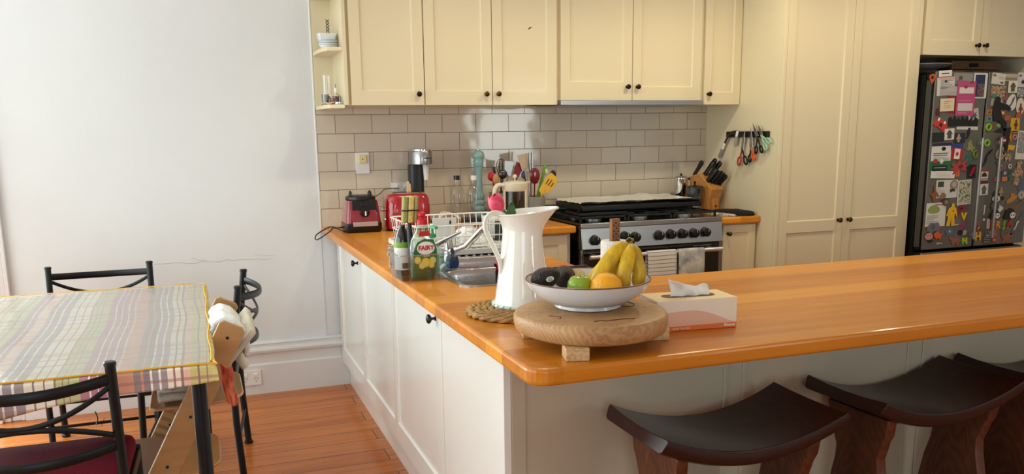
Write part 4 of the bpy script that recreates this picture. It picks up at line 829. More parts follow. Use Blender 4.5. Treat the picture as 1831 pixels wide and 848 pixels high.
for r, z in ((.176, .0285), (.183, .033), (.188, .05), (.188, .066), (.184, .073), (.178, .075)): rs.append([Vector((r * rnd(2 * pi * i / 72) * cos(2 * pi * i / 72), r * rnd(2 * pi * i / 72) * sin(2 * pi * i / 72), z)) for i in range(72)])
b.rings(rs).build('slab', SLAB, t, angle=50)
M().tube(crom([(.06, .05, .0752), (.09, .065, .0752), (.125, .05, .0752), (.13, .02, .0752), (.11, .0, .0752), (.09, .01, .0752)], 6), .0012, 5).build('drying_crack', mat('crack_brown', H('4a2e18'), .8), t); M().tube(crom([(-.05, -.12, .0752), (-.03, -.115, .0752), (-.02, -.125, .0752), (.02, -.12, .0752), (.05, -.128, .0752)], 5), .0015, 5).build('drying_crack', mat('crack_brown', H('4a2e18'), .8), t); M().tube(crom([(-.12, -.02, .0752), (-.1, -.04, .0752), (-.11, -.06, .0752)], 5), .001, 5).build('drying_crack', mat('crack_brown', H('4a2e18'), .8), t)
FT = slabwood('foot_wood', H('94683e'), H('c09868'), H('d8b88c'), (9, 3, 9), 5)
for x, y in ((.055, -3.082), (.318, -2.985), (.045, -2.845), (.262, -2.78)): M(base).box(x - .027, y - .027, .92, x + .027, y + .027, .9495, rot=(0, 0, rad(-14)), piv=(x, y, .93)).build('foot', FT, t, bevel=.002)
# ---------------------------------------------------------------- bowl and fruit
bx, by, zb = .178, -2.888, .996; base = Vector((bx, by, zb)); t = thing('fruit_bowl', 'wide shallow white bowl with a brown rim on the round wooden board', 'bowl', base)
BW = mat('speckled_white_glaze', H('d5d7dc'), .25, coat=.4, var=.06, vscale=30, stretch=(1, 1, 8))
out_ = [(.078, 0), (.083, .001), (.082, .008), (.10, .014), (.125, .029), (.145, .048), (.1555, .067)]
b = M(); b.lathe(out_ + [(.1565, .0695)], (0, 0, 0), 80, cap1=False).lathe([(.1535, .0695), (.142, .05), (.12, .032), (.09, .02), (.001, .016)], (0, 0, 0), 80, cap0=False)
b.build('body', BW, t, angle=60); M().tube([(.155 * cos(2 * pi * i / 80), .155 * sin(2 * pi * i / 80), .0695) for i in range(80)], .0019, 8, closed=True).build('brown_rim', mat('brown_glaze', H('6b4a35'), .3), t)
AVO = mat('avocado_skin', H('16110f'), .45, bump=1.0, bscale=230, var=.5, vscale=30, vcol=H('26160f')); AVO2 = mat('avocado_skin_purple', H('43202a'), .45, bump=1.0, bscale=230, var=.5, vscale=40, vcol=H('170c0c'))
def fruit(name, label, cat, c, r, m, q=None, prof=None):
    c = Vector(c); t = thing(name, label, cat, c)
    b = M(); q = q or Matrix.Identity(3)
    if prof: b.lathe([(x * r, z * r) for x, z in prof], (0, 0, 0), 32, mtx=q)
    else: b.sphere((0, 0, 0), r, 32, 20, mtx=q)
    b.build('body', m, t, angle=180); return t
pear = [(.001, -1.0), (.35, -.94), (.62, -.75), (.78, -.45), (.84, -.1), (.80, .25), (.68, .6), (.52, .9), (.34, 1.12), (.16, 1.22), (.001, 1.24)]
c = at('y', -2.86, 973, 499); Q1 = Euler((rad(65), rad(15), rad(50))).to_matrix()
t = fruit('avocado', 'black-skinned avocado with a white oval sticker at the left of the bowl', 'avocado', c, .034, AVO, Q1, pear)
st = c; nd = (CAMLOC - c).normalized()
sq = (nd + Vector((.45, 0, -.05))).normalized(); sp = c + sq * .0315; MQ = Matrix.Translation(sp - c) @ sq.to_track_quat('Z', 'Y').to_matrix().to_4x4() @ Matrix.Rotation(rad(-25), 4, 'Z')
s_ = M().prism([(.0065 * cos(i * pi / 12), .0105 * sin(i * pi / 12)) for i in range(24)], 0, .0012, MQ @ Matrix.Rotation(rad(90 + 35), 4, 'Z')).build('sticker', PAPER, t)
b = M()
for k, w in ((.003, .005), (-.001, .007), (-.004, .005)): b.box(-w / 1, k - .0008, .0012, w, k + .0008, .0016)
for v in b.b.verts: v.co = MQ @ v.co
b.build('sticker_print', mat('print_green', H('2f4a35'), .5), s_)
fruit('avocado', 'purple-brown avocado behind the stickered one, beside the lemon half', 'avocado', at('y', -2.80, 1009, 495), .035, AVO2, Euler((rad(80), 0, rad(-20))).to_matrix(), pear)
LIME = mat('apple_green', H('8fae2a'), .3, coat=.4, var=.2, vscale=14)
c = at('y', -2.935, 1036.5, 512); app = [(.001, -.84), (.25, -.88), (.6, -.75), (.88, -.4), (1, 0), (.95, .4), (.72, .74), (.4, .86), (.16, .80), (.001, .68)]
t = fruit('green_apple', 'small green apple in front of the lemon half', 'apple', c, .030, LIME, None, app)
M().cyl((0, 0, .019), (.002, 0, .027), .0012).build('stalk', mat('stalk', H('4a3a20'), .7), t)
c = at('y', -2.975, 1084, 516); t = fruit('orange', 'bright yellow-orange orange at the front of the bowl', 'orange', c, .0405, mat('orange_peel', H('f0a805'), .32, coat=.3, bump=.35, bscale=160), None, [(.001, -.93), (.5, -.84), (.86, -.5), (1, 0), (.87, .48), (.5, .84), (.15, .94), (.001, .93)])
c = at('y', -2.80, 1033, 497); t = thing('lemon_half', 'cut lemon half showing pale flesh between the avocados and the bananas', 'lemon', c)
lq = (CAMLOC - c + Vector((.6, 0, .5))).normalized().to_track_quat('Z', 'Y').to_matrix()
M().lathe([(.001, -.024), (.012, -.022), (.02, -.012), (.0235, 0)], (0, 0, 0), 28, mtx=lq).build('peel', LEM, t)
M().lathe([(.0225, 0), (.0222, .0006), (.001, .0006)], (0, 0, 0), 28, mtx=lq).build('flesh', mat('lemon_flesh', H('ead9a0'), .3), t)
b = M()
for i in range(9):
    a = i * 2 * pi / 9; b.tube([lq @ Vector((.004 * cos(a), .004 * sin(a), .0008)), lq @ Vector((.019 * cos(a), .019 * sin(a), .0008))], .0006, 4)
b.build('membranes', mat('pith', H('f4ead0'), .5), t)
# bananas
BAN = mat('banana_skin', H('dcb41e'), .42, var=.3, vscale=18, vcol=H('b89420'), stretch=(3, 3, 1)); TIP = mat('banana_tip', H('2b2114'), .7); STK = mat('banana_stalk', H('8a7a24'), .5)
S = at('y', -2.90, 1125, 432); t = thing('banana_bunch', 'bunch of ripe yellow bananas standing on its tips in the fruit bowl', 'bananas', S); off = S
def banana(pts, r):
    P = crom(pts, 6); n = len(P); rs = []
    for i in range(n):
        k = i / (n - 1); rs.append(r * (.26 + .10 * k * 10 if k < .08 else min(1, .34 + (k - .08) * 2.6) if k < .34 else 1 - max(0, (k - .86) / .14) ** 2 * .72))
    bn = M(off).tube(P, rs, 12, flat=(1.04, .94)).build('banana', BAN, t, angle=38)
    M(off).tube([P[-2], P[-1] + (P[-1] - P[-2]) * .6], [r * .30, r * .22], 8).build('tip', TIP, bn)
def A(u, v, y): return at('y', y, u, v)
banana([A(1122, 434, -2.90), A(1114, 441, -2.91), A(1095, 459, -2.915), A(1074, 490, -2.92), A(1063, 522, -2.91)], .019)
banana([A(1123, 434, -2.90), A(1118, 442, -2.89), A(1106, 462, -2.89), A(1094, 490, -2.885), A(1088, 515, -2.88)], .018)
banana([A(1127, 435, -2.90), A(1126, 447, -2.925), A(1121, 470, -2.945), A(1115, 495, -2.955), A(1115, 520, -2.95)], .0185)
banana([A(1129, 434, -2.90), A(1133, 446, -2.91), A(1139, 468, -2.925), A(1143, 490, -2.93), A(1137, 514, -2.93)], .0185)
banana([A(1121, 436, -2.895), A(1100, 456, -2.89), A(1072, 484, -2.875), A(1056, 505, -2.865), A(1050, 522, -2.86)], .0155)
M(off).tube([A(1120, 437, -2.90), A(1127, 430, -2.90), A(1131, 431, -2.90)], [.008, .0095, .007], 10).build('stalk', STK, t)
M(off).tube([A(1117, 436, -2.905), A(1125, 428.5, -2.905), A(1134, 434, -2.905)], [.003, .0048, .003], 8).build('stalk_end', TIP, t)
# ================================================================ tissue box
base = at('z', .92, 1316.5, 585); yaw = math.atan2(-2.893 + 2.867, .562 - .370) * .9; BWD, BDP, BHT = .222, .115, .079
t = thing('tissue_box', 'peach and white tissue box with an orange base band and a tissue pulled up', 'tissue box', base, yaw)
pv = (-BWD, 0, 0)
M().box(-BWD, 0, .001, 0, BDP, BHT).build('box', mat('box_card', H('e8dccb'), .45), t, bevel=.0015)
FR = Matrix.Translation((-BWD, -.0003, 0)) @ FY
M().prism([(.001, .001), (BWD - .001, .001), (BWD - .001, .0145), (.001, .0115)], 0, .0004, FR).build('orange_band', mat('band_orange', H('dd7438'), .45), t)
M().prism([(.001, .012)] + [(.001 + (BWD - .002) * i / 20, .046 + .006 * sin(pi * i / 20 * 1.1) - .028 * max(0, i / 20 - .45) ** 1.5 * 3) for i in range(0, 19)] + [(BWD * .96, .0165), (BWD - .001, .0145)], 0, .0003, FR).build('peach_hill', mat('hill_peach', H('dfb29a'), .5), t)
M().box(-BWD, .001, BHT, 0, BDP - .001, BHT + .0006).build('lid_print', mat('lid_cream', H('efd9ac'), .45), t)
put_text('brand_lettering', 'Kleenex', .0095, Matrix.Translation((-.020, -.0009, .0085)) @ FY, mat('bright_white', H('f0f0f0'), .4), t, bold=.0002)
put_text('small_lettering', 'everyday  2 ply  tissues', .0052, Matrix.Translation((-.155, -.0009, .0068)) @ FY, mat('bright_white', H('f0f0f0'), .4), t)
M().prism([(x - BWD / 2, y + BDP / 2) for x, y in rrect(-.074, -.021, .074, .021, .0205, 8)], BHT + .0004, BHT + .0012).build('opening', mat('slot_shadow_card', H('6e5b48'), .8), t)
def ft(u, v):
    x = -.165 + .108 * u; h = .034 * (1 - .9 * u + .0) * v + v * (.016 + .014 * max(0, math.exp(-((u - .95) / .12) ** 2))) ; return Vector((x + .004 * sin(v * 4), BDP / 2 - .006 + .010 * sin(u * 7 + v * 2.5) * v + .004 * sin(u * 17), BHT - .004 + h))
M().grid(ft, 26, 10).build('tissue', mat('tissue_paper', H('efefec'), .9), t, solid=.0008)
# ================================================================ paper towel, tray
RX, RY = .568, -2.285; base = Vector((RX, RY, .92)); t = thing('paper_towel_holder', 'wooden paper towel holder with an engraved upright post', 'towel holder', base)
WAL = slabwood('walnut', H('5a3a20'), H('80552f'), H('9a6c40'), (3, 3, 1), 4)
M().prism(rrect(-.055, -.055, .055, .055, .01), 0, .012).build('base', WAL, t, bevel=.002)
zt = at('y', RY, 1101, 391).z
M().box(-.0155, -.009, .012, .0155, .009, zt - .92).build('post', WAL, t, bevel=.002)
b = M(); rr = random.Random(2)
for i in range(7):
    z = zt - .92 - .016 - .009 * i
    for j in range(3): b.box(-.011 + .008 * j + rr.uniform(0, .002), -.0096, z, -.006 + .008 * j + rr.uniform(0, .002), -.0089, z + .0014 + (.004 if (i + j) % 2 else 0))
b.build('engraving', mat('burnt_mark', H('3a2414'), .8), t)
zr = at('y', RY, 1096, 430).z; o = M().lathe([(.018, 0), (.045, 0), (.0462, .004), (.0462, zr - .934 - .004), (.044, zr - .934), (.018, zr - .934)], (RX, RY, .933), 44, cap0=False, cap1=False).build('paper_towel_roll', mat('kitchen_paper', H('e9e7e2'), .9, bump=.6, bscale=130), angle=40); tag(o, 'short roll of white paper towel on the wooden post holder behind the bananas', 'paper towel')
t = thing('serving_tray', 'patterned grey tray with a dark brown edge behind the fruit bowl', 'tray', (.52, -2.08, .92))
M().box(-.075, -.05, 0, .085, .09, .006).build('panel', mat('tray_print', H('b5b2b4'), .5, var=.7, vscale=70, vcol=H('5a5658')), t); M().box(-.08, .088, 0, .09, .096, .022).box(-.08, -.056, 0, .09, -.05, .014).box(-.08, -.05, 0, -.074, .09, .018).box(.084, -.05, 0, .09, .09, .018).build('edge', mat('dark_brown_edge', H('4a2416'), .4), t, bevel=.001)
# ================================================================ right of the range
P = at('y', -.13, 1217.5, 330); t = thing('moka_pot', 'tall polished steel stovetop coffee pot in the corner by the tiles', 'coffee pot', (P.x, -.13, .92))
M().lathe([(.038, 0), (.043, .006), (.041, .07), (.036, .082)], (0, 0, 0), 12).build('boiler', CHROME, t, angle=25)
M().lathe([(.034, .083), (.038, .095), (.043, .19), (.0435, .205)], (0, 0, 0), 36, cap1=True).build('jug', CHROME, t)
M().lathe([(.044, .205), (.044, .211), (.03, .222), (.001, .224)], (0, 0, 0), 36).build('lid', CHROME, t); M().lathe([(.006, .222), (.009, .235), (.001, .238)], (0, 0, 0), 16).build('lid_knob', BLACKP, t)
M().tube(crom([(.040, -.005, .20), (.068, -.008, .20), (.072, -.009, .17), (.066, -.008, .10)], 6), .0065, 10).build('handle', BLACKP, t)
P = at('y', -.25, 1242, 340); t = thing('stovetop_espresso_maker', 'dark squat stovetop coffee maker between the polished pot and the knife block', 'coffee pot', (P.x, -.25, .92))
M().lathe([(.036, 0), (.044, .008), (.041, .055), (.034, .068)], (0, 0, 0), 8).build('boiler', mat('worn_brass_steel', H('8d8070'), .3, metal=.9), t, angle=25)
M().lathe([(.034, .07), (.034, .085), (.044, .09), (.052, .15), (.052, .156)], (0, 0, 0), 28).build('jug', mat('smoked_glass_solid', H('3a3d40'), .12, coat=.6), t, angle=40)
M().lathe([(.053, .156), (.053, .162), (.02, .168), (.006, .17), (.006, .185), (.009, .19), (.001, .194)], (0, 0, 0), 28).build('lid', BLACKP, t)
M().prism([(-.012, .15), (.012, .15), (0, .115)], .052, .054, FY).build('spout_mark', BLACKP, t)
# knife block
P = at('z', .92, 1284, 380); kx, ky = 2.295, -.215; t = thing('knife_block', 'beech knife block bristling with black-handled knives', 'knife block', (kx, ky, .92), rad(16)); BEE = slabwood('beech_block', H('8a5728'), H('b57a3c'), H('c99050'), (4, 4, 1.5), 3)
KS = 1.18; prof_ = [(a * KS, b * KS) for a, b in [(-.075, 0), (.05, 0), (.05, .05), (.075, .12), (-.01, .205), (-.075, .185)]]       # y (towards camera negative), z
b = M(); b.prism([(-y, z) for y, z in prof_][::-1], -.055, .055, Matrix(((0, 0, 1, 0), (1, 0, 0, 0), (0, 1, 0, 0), (0, 0, 0, 1)))); b.build('block', BEE, t, bevel=.003)
M().prism([(-.024, 0), (.024, 0), (.024, .085), (-.024, .085)], .0, .018, Matrix.Translation((0, -.0592, 0)) @ FY).build('front_slat', BEE, t, bevel=.002)
M().box(-.006, -.0785, .03, .008, -.0773, .044).build('emblem', mat('emblem_dark', H('2e1e12'), .5), t)
kn_ = [(-.035, .055, .195, .09), (-.02, .01, .185, .10), (0, .02, .19, .11), (.02, .0, .18, .105), (.035, .02, .18, .085), (-.015, -.035, .15, .085), (.005, -.04, .145, .085), (.025, -.04, .14, .08), (.038, -.045, .135, .075), (-.034, -.03, .16, .085)]
for i, (x, y, z, L_) in enumerate(kn_):
    base = t.location + (Matrix.Rotation(rad(16), 3, 'Z') @ Vector((x * KS, y * KS, z * KS))); k = thing('kitchen_knife', ['black-handled knife at the far upper left of the knife block, apart from the rest', 'long black-handled knife in the upper row of the block, left of centre', 'black-handled knife in the middle of the upper row of the block', 'black-handled knife right of centre in the upper row of the block', 'black-handled knife at the right end of the upper row of the block', 'short black-handled knife left of centre in the lower row of the block', 'short black-handled knife in the middle of the lower row of the block', 'short black-handled knife right of centre in the lower row of the block', 'smallest black-handled knife at the lower right corner of the block', 'short black-handled knife at the left end of the lower row of the block'][i], 'knife', base, rad(16), 'knives in the beech knife block')
    d = Vector((.10 if i else -.05, -.62, .78)).normalized(); w = Vector((1, 0, 0))
    pts = [d * s for L_ in (L_ * 1.18,) for s in (-.01, .0, L_ * .3, L_ * .6, L_ * .85, L_)]
    M().tube(pts, [.0095, .0125, .0115, .013, .0155, .011], 10, flat=(.62, 1.15), up=(1, 0, 0)).build('handle', BLACKP, k)
    M().tube([-d * .03, -d * .005], .009, 8, flat=(.15, 1), up=(1, 0, 0)).build('blade', STEEL, k)
# black and striped pot holders
def lump(name, label, pts, z0, h, m, cat):
    "soft pad over outline pts"
    t_ = M(); c = sum((Vector((x, y, 0)) for x, y in pts), Vector()) / len(pts); P = [Vector((x, y, 0)) for x, y in pts]
    P = crom(P + [P[0]], 5)[:-1]; rs = []
    for s, z in ((.97, z0), (1.0, z0 + h * .4), (.93, z0 + h * .85), (.7, z0 + h * 1.0), (.3, z0 + h * .94)): rs.append([c + (p - c) * s + Vector((0, 0, z + .004 * noise.noise(p * 22 + Vector((0, 0, s)))))for p in P])
    o = t_.rings(rs).build(name, m, angle=70); tag(o, label, cat); return o
lump('oven_mitt', 'black folded oven mitt at the end of the short worktop beside the pantry', [(2.27, -.33), (2.40, -.36), (2.405, -.56), (2.33, -.585), (2.24, -.50), (2.22, -.40)], .921, .026, mat('black_cloth', H('0f0f10'), .85), 'oven mitt')
lump('pot_holder', 'cream and dark patterned pot holder in front of the black oven mitt', [(2.165, -.36), (2.185, -.34), (2.235, -.47), (2.265, -.575), (2.235, -.59), (2.185, -.50)], .921, .014, mat('patterned_cloth', H('d8d2c2'), .9, var=.9, vscale=55, vcol=H('4a4038')), 'pot holder')
o = M().box(2.16, -.33, .921, 2.25, -.20, .934, rot=(0, 0, .3)).build('wooden_board', WAL, bevel=.003); tag(o, 'small dark wooden board between the range and the knife block', 'board')
# magnetic rack with scissors on the pantry side (x=2.416)
XS = 2.4155
p0, p1 = at('x', XS, 1302, 240), at('x', XS, 1377, 241)
base = Vector((XS, (p0.y + p1.y) / 2, 1.39)); o = M().box(XS - .016, p1.y, 1.377, XS - .0005, p0.y, 1.413).build('magnetic_rack', BLACKP, bevel=.003); tag(o, 'black magnetic tool rack on the cream side of the pantry', 'rack')
def SP(u, v, d=.022): return at('x', XS - d, u, v)
def scissors(label, tip, piv, h1, h2, m, m2, r=.017, rz=1.3):
    T, Q = SP(*tip), SP(*piv); t = thing('scissors', label, 'scissors', Q); dr = (T - Q); side = Vector((0, -dr.z, dr.y)).normalized()
    for s in (1, -1):
        M(Q).prism([(0, 0), (1, 0), (1, 1)], 0, 1) if 0 else None
        b = M(Q); a0 = Q + side * .006 * s; b.tube([a0, Q.lerp(T, .5) + side * .004 * s, T], [.009, .007, .0015], 8, flat=(.25, 1), up=(1, 0, 0)); b.build('blade', STEEL, t)
    for hh, mm in ((h1, m), (h2, m2)):
        c = SP(*hh); b = M(Q); dn = (c - Q); L_ = dn.length; dn = dn.normalized(); sd = Vector((0, -dn.z, dn.y))
        ringp = [c + dn * (r * rz * cos(a)) + sd * (r * .72 * sin(a)) for a in [i * 2 * pi / 24 for i in range(24)]]
        b.tube(ringp, .0055, 8, closed=True); b.tube([Q - dn * .004, c - dn * r * rz], [.0055, .0048], 8); b.build('handle', mm, t)
    M(Q).cyl(Q - Vector((.004, 0, 0)), Q + Vector((.003, 0, 0)), .0035).build('rivet', STEEL, t)
OR = mat('orange_plastic', H('d8571a'), .35); REDP = mat('red_plastic', H('a8321e'), .35); MINT = mat('mint_plastic', H('9fc4ac'), .35); GRY = mat('grey_plastic2', H('8d8d8c'), .4)
scissors('black and red scissors, largest and lowest pair on the magnetic rack', (1332, 231), (1327, 267), (1322, 288), (1333, 287), REDP, BLACKP, .020)
scissors('orange-handled scissors right of the black and red pair', (1343, 228), (1343, 263), (1341, 283), (1347, 280), BLACKP, OR, .017)
scissors('black-handled scissors with long blades, second pair from the right on the rack', (1346, 221), (1354, 245), (1352, 268), (1361, 267), BLACKP, BLACKP, .016)
scissors('mint green handled scissors at the right end of the magnetic rack', (1356, 224), (1362, 243), (1368, 262), (1374, 252), MINT, MINT, .017)
def peeler(label, pts, wh, gr):
    P = [SP(*q) for q in pts]; t = thing('kitchen_tool', label, 'tool', P[0]); M(P[0]).tube(crom(P[:3], 5), .009, 8, flat=(.3, 1), up=(1, 0, 0)).build('blade', mat('dark_blade', H('3c3630'), .35, metal=.6), t)
    a, b_ = SP(*wh[0]), SP(*wh[1]); M(P[0]).tube([a, b_], [.010, .0105], 12, flat=(.7, 1), up=(1, 0, 0)).build('collar', WPLAS, t); a2, b2 = SP(*gr[0]), SP(*gr[1]); M(P[0]).tube([a2, a2.lerp(b2, .9), b2], [.011, .0115, .006], 12, flat=(.8, 1), up=(1, 0, 0)).build('grip', GRY, t)
peeler('long curved-blade tool with white and grey handle at the left of the rack', [(1318, 236), (1304, 242), (1295, 258)], ((1296, 256), (1292, 266)), ((1292, 266), (1286, 282)))
peeler('short white and grey handled peeler pressed against the left of the rack', [(1303, 241), (1310, 237), (1318, 236)], ((1319, 235), (1317, 244)), ((1317, 244), (1315, 262)))
# ================================================================ things on the corner shelves
zs = 1.862; bw = mat('blue_white_china', H('dfe3e8'), .25, coat=.4)
BL = mat('blue_line', H('4a5a7a'), .4)
P = at('y', -.19, 595, 70)
t = thing('plate_stack_dish', 'lowest white blue-lined dish of the stack on the upper corner shelf', 'dish', (-.015, -.21, zs))
M().lathe([(.035, 0), (.038, .003), (.052, .02), (.055, .026), (.052, .026), (.001, .012)], (0, 0, 0), 36).build('body', bw, t); M().lathe([(.0528, .0195), (.0532, .021)], (0, 0, 0), 36, cap0=False, cap1=False).build('painted_line', BL, t)
t = thing('plate_stack_dish', 'second blue-lined white dish, stacked under the square white bowl on the upper corner shelf', 'dish', (-.016, -.21, zs + .0275))
M().lathe([(.036, 0), (.045, .004), (.055, .012), (.056, .015), (.001, .014)], (0, 0, 0), 36).build('body', bw, t); M().lathe([(.0562, .0118), (.0565, .0135)], (0, 0, 0), 36, cap0=False, cap1=False).build('painted_line', BL, t)
t = thing('square_bowl', 'small square white bowl on top of the blue-lined dishes', 'bowl', (-.025, -.21, zs + .0435))
b = M(); b.rings([[Vector((x, y, z)) for x, y in rrect(-w, -w, w, w, .01)] for z, w in ((0, .036), (.004, .040), (.032, .047), (.032, .044), (.006, .036))]); b.build('body', bw, t)
t = thing('bottle_vase_stopper', 'dark twisted twig ornament standing behind the square bowl on the upper shelf', 'ornament', (.0, -.10, zs))
b = M(); 
for s_ in (0, pi): b.tube([(.007 * cos(i * .9 + s_), .007 * sin(i * .9 + s_), .004 + .0045 * i) for i in range(36)], .0026, 6)
b.cyl((0, 0, 0), (0, 0, .006), .016); b.build('twisted_stem', mat('dark_wire', H('5b5a58'), .5), t)
zs = 1.5785
def tumbler(label, x, y, r, h, m, name='glass_tumbler'):
    t = thing(name, label, 'glass', (x, y, zs)); M().lathe([(r * .8, 0), (r * .84, .004), (r, h), (r - .0015, h), (r * .8, .006), (.001, .006)], (0, 0, 0), 28).build('body', m, t); return t
tumbler('tall clear glass at the back of the lower corner shelf', -.03, -.16, .027, .155, CGLASS)
tumbler('short clear glass in front of the tall one on the lower corner shelf', -.048, -.215, .020, .055, glass('grey_glass', (.6, .6, .62), .03, 1.45, .25))
P = at('y', -.22, 597, 170)
t = thing('glazed_cup', 'small dark blue cup with coloured streaks on the lower corner shelf', 'cup', (P.x, -.22, zs))
M().lathe([(.018, 0), (.022, .003), (.0275, .045), (.0255, .045), (.02, .006), (.001, .006)], (0, 0, 0), 28).build('body', photo('streaked_glaze', ['1b3350', '27465f', 'b0643a', '1b3350', 'c9c2b8', '1a2a44'], 45), t)
t = thing('candle_holder', 'white figure on a curved wire stand with a silver base on the lower corner shelf', 'ornament', (.015, -.27, zs))
M().lathe([(.026, 0), (.027, .003), (.027, .013), (.024, .015), (.001, .015)], (0, 0, 0), 28).build('base', CHROME, t)
M().tube(crom([(.004, 0, .015), (.006, 0, .04), (-.012, 0, .055), (-.016, 0, .08), (-.018, 0, .105)], 6), .0016, 6).build('wire', mat('dark_wire', H('5b5a58'), .5), t)
M().sphere((-.017, 0, .073), (.007, .006, .014), 14, 10).build('figure', WHITEC, t)
b = M(); b.tube(crom([(-.065, -.20, zs + .006), (-.055, -.24, zs + .013), (-.04, -.26, zs + .006), (-.02, -.275, zs + .012), (.0, -.27, zs + .005)], 6), .006, 8, flat=(1, .7)); o = b.build('driftwood_piece', mat('driftwood', H('b8a288'), .7)); tag(o, 'pale wavy piece of driftwood lying along the lower corner shelf', 'ornament')
# ================================================================ bar stools
def rx(m): return m
MAH = slabwood('mahogany', H('140604'), H('260c07'), H('3a170d'), (2, 9, 9), 3)
MAH.node_tree.nodes['Principled BSDF'].inputs['Roughness'].default_value = .34; MAH.node_tree.nodes['Principled BSDF'].inputs['Specular IOR Level'].default_value = .3; MAH.node_tree.nodes['Principled BSDF'].inputs['Coat Weight'].default_value = .15; MAH.node_tree.nodes['Principled BSDF'].inputs['Coat Roughness'].default_value = .12
MAH2 = slabwood('mahogany_leg', H('2a110a'), H('4a2414'), H('6b3a20'), (9, 9, 2), 3); MAH2.node_tree.nodes['Principled BSDF'].inputs['Roughness'].default_value = .4
def stool(label, x, y, rz):
    t = thing('bar_stool', label, 'stool', (x, y, 0), rz, 'dark wooden saddle-seat bar stools at the bar')
    L_, D_ = .266, .150
    def zc(u): return .640 + .062 * abs(u) ** 2.0
    b = M(); rs = []; nu = 30
    for i in range(nu + 1):
        u = -1 + 2 * i / nu; x_ = u * L_; w = D_ * (1 - .04 * (1 - u * u)); z = zc(u); sl = .062 * 2 * u / L_; th = .050 - .006 * abs(u); nx, nz = -sl / math.hypot(1, sl), 1 / math.hypot(1, sl); dip = .006
        sec = [(-w, -.004), (-w * .5, -.010), (0, -.012), (w * .5, -.010), (w, -.004), (w + .002, -.012), (w * .97, -th + .006), (w * .9, -th), (-w * .9, -th), (-w * .97, -th + .006), (-w - .002, -.012)]
        rs.append([Vector((x_ + nx * h, yy, z + nz * h)) for yy, h in sec])
    b.rings(rs); b.build('seat', MAH, t, angle=35, bevel=.0015)
    for s in (-1, 1):
        # shaped slab leg: wide under the seat, waisted, flaring to the floor
        half = [(.115, .630), (.108, .58), (.095, .555), (.088, .53), (.078, .50), (.082, .46), (.098, .40), (.110, .32), (.105, .22), (.11, .12), (.14, .04), (.145, 0)]
        poly = [(-a, z) for a, z in half] + [(a, z) for a, z in half[::-1]]
        xs = s * .17; mt = Matrix.Translation((xs, 0, 0)) @ Matrix.Rotation(rad(s * 3), 4, 'Y') @ Matrix(((0, 0, 1, 0), (1, 0, 0, 0), (0, 1, 0, 0), (0, 0, 0, 1)))
        M().prism(poly, -.017, .017, mt).build('leg', MAH2, t, bevel=.003)
    M().box(-.17, -.012, .17, .17, .012, .225).build('stretcher', MAH2, t, bevel=.003)
    M().box(-.16, -.05, .585, .16, .05, .603).build('seat_support', MAH2, t, bevel=.002)
    return t
stool('saddle-seat bar stool nearest the corner of the worktop', .555, -2.955, rad(0))
stool('middle saddle-seat bar stool of the three at the bar', 1.235, -2.925, rad(2))
stool('saddle-seat bar stool farthest right, cut by the right edge of the photo', 1.845, -2.915, rad(0))
# ================================================================ dining table
TX0, TX1, TY0, TY1, TZ = -1.78, -.715, -2.16, -.66, .75
base = Vector(((TX0 + TX1) / 2, (TY0 + TY1) / 2, 0)); t = thing('dining_table', 'rectangular dining table with round black metal legs under a plaid cloth', 'table', base)
M(base).box(TX0 + .004, TY0 + .004, TZ - .022, TX1 - .004, TY1 - .004, TZ - .002).build('tabletop', mat('table_board', H('7a4a2a'), .5), t, bevel=.004)
for x in (TX0 + .05, TX1 - .045):
    for y in (TY0 + .06, TY1 - .06):
        lg = M(base).cyl((x, y, .012), (x, y, TZ - .023), .0225, n=28).build('leg', BLACKM, t); M(base).lathe([(.018, 0), (.024, .003), (.024, .010), (.019, .014)], (x, y, 0), 20).build('rubber_foot', BLACKP, lg)
for y in (TY0 + .06, TY1 - .06): M(base).box(TX0 + .06, y - .008, TZ - .06, TX1 - .06, y + .008, TZ - .023).build('apron', BLACKM, t)
for x in (TX0 + .05, TX1 - .045): M(base).box(x - .008, TY0 + .07, TZ - .06, x + .008, TY1 - .07, TZ - .023).build('apron', BLACKM, t)
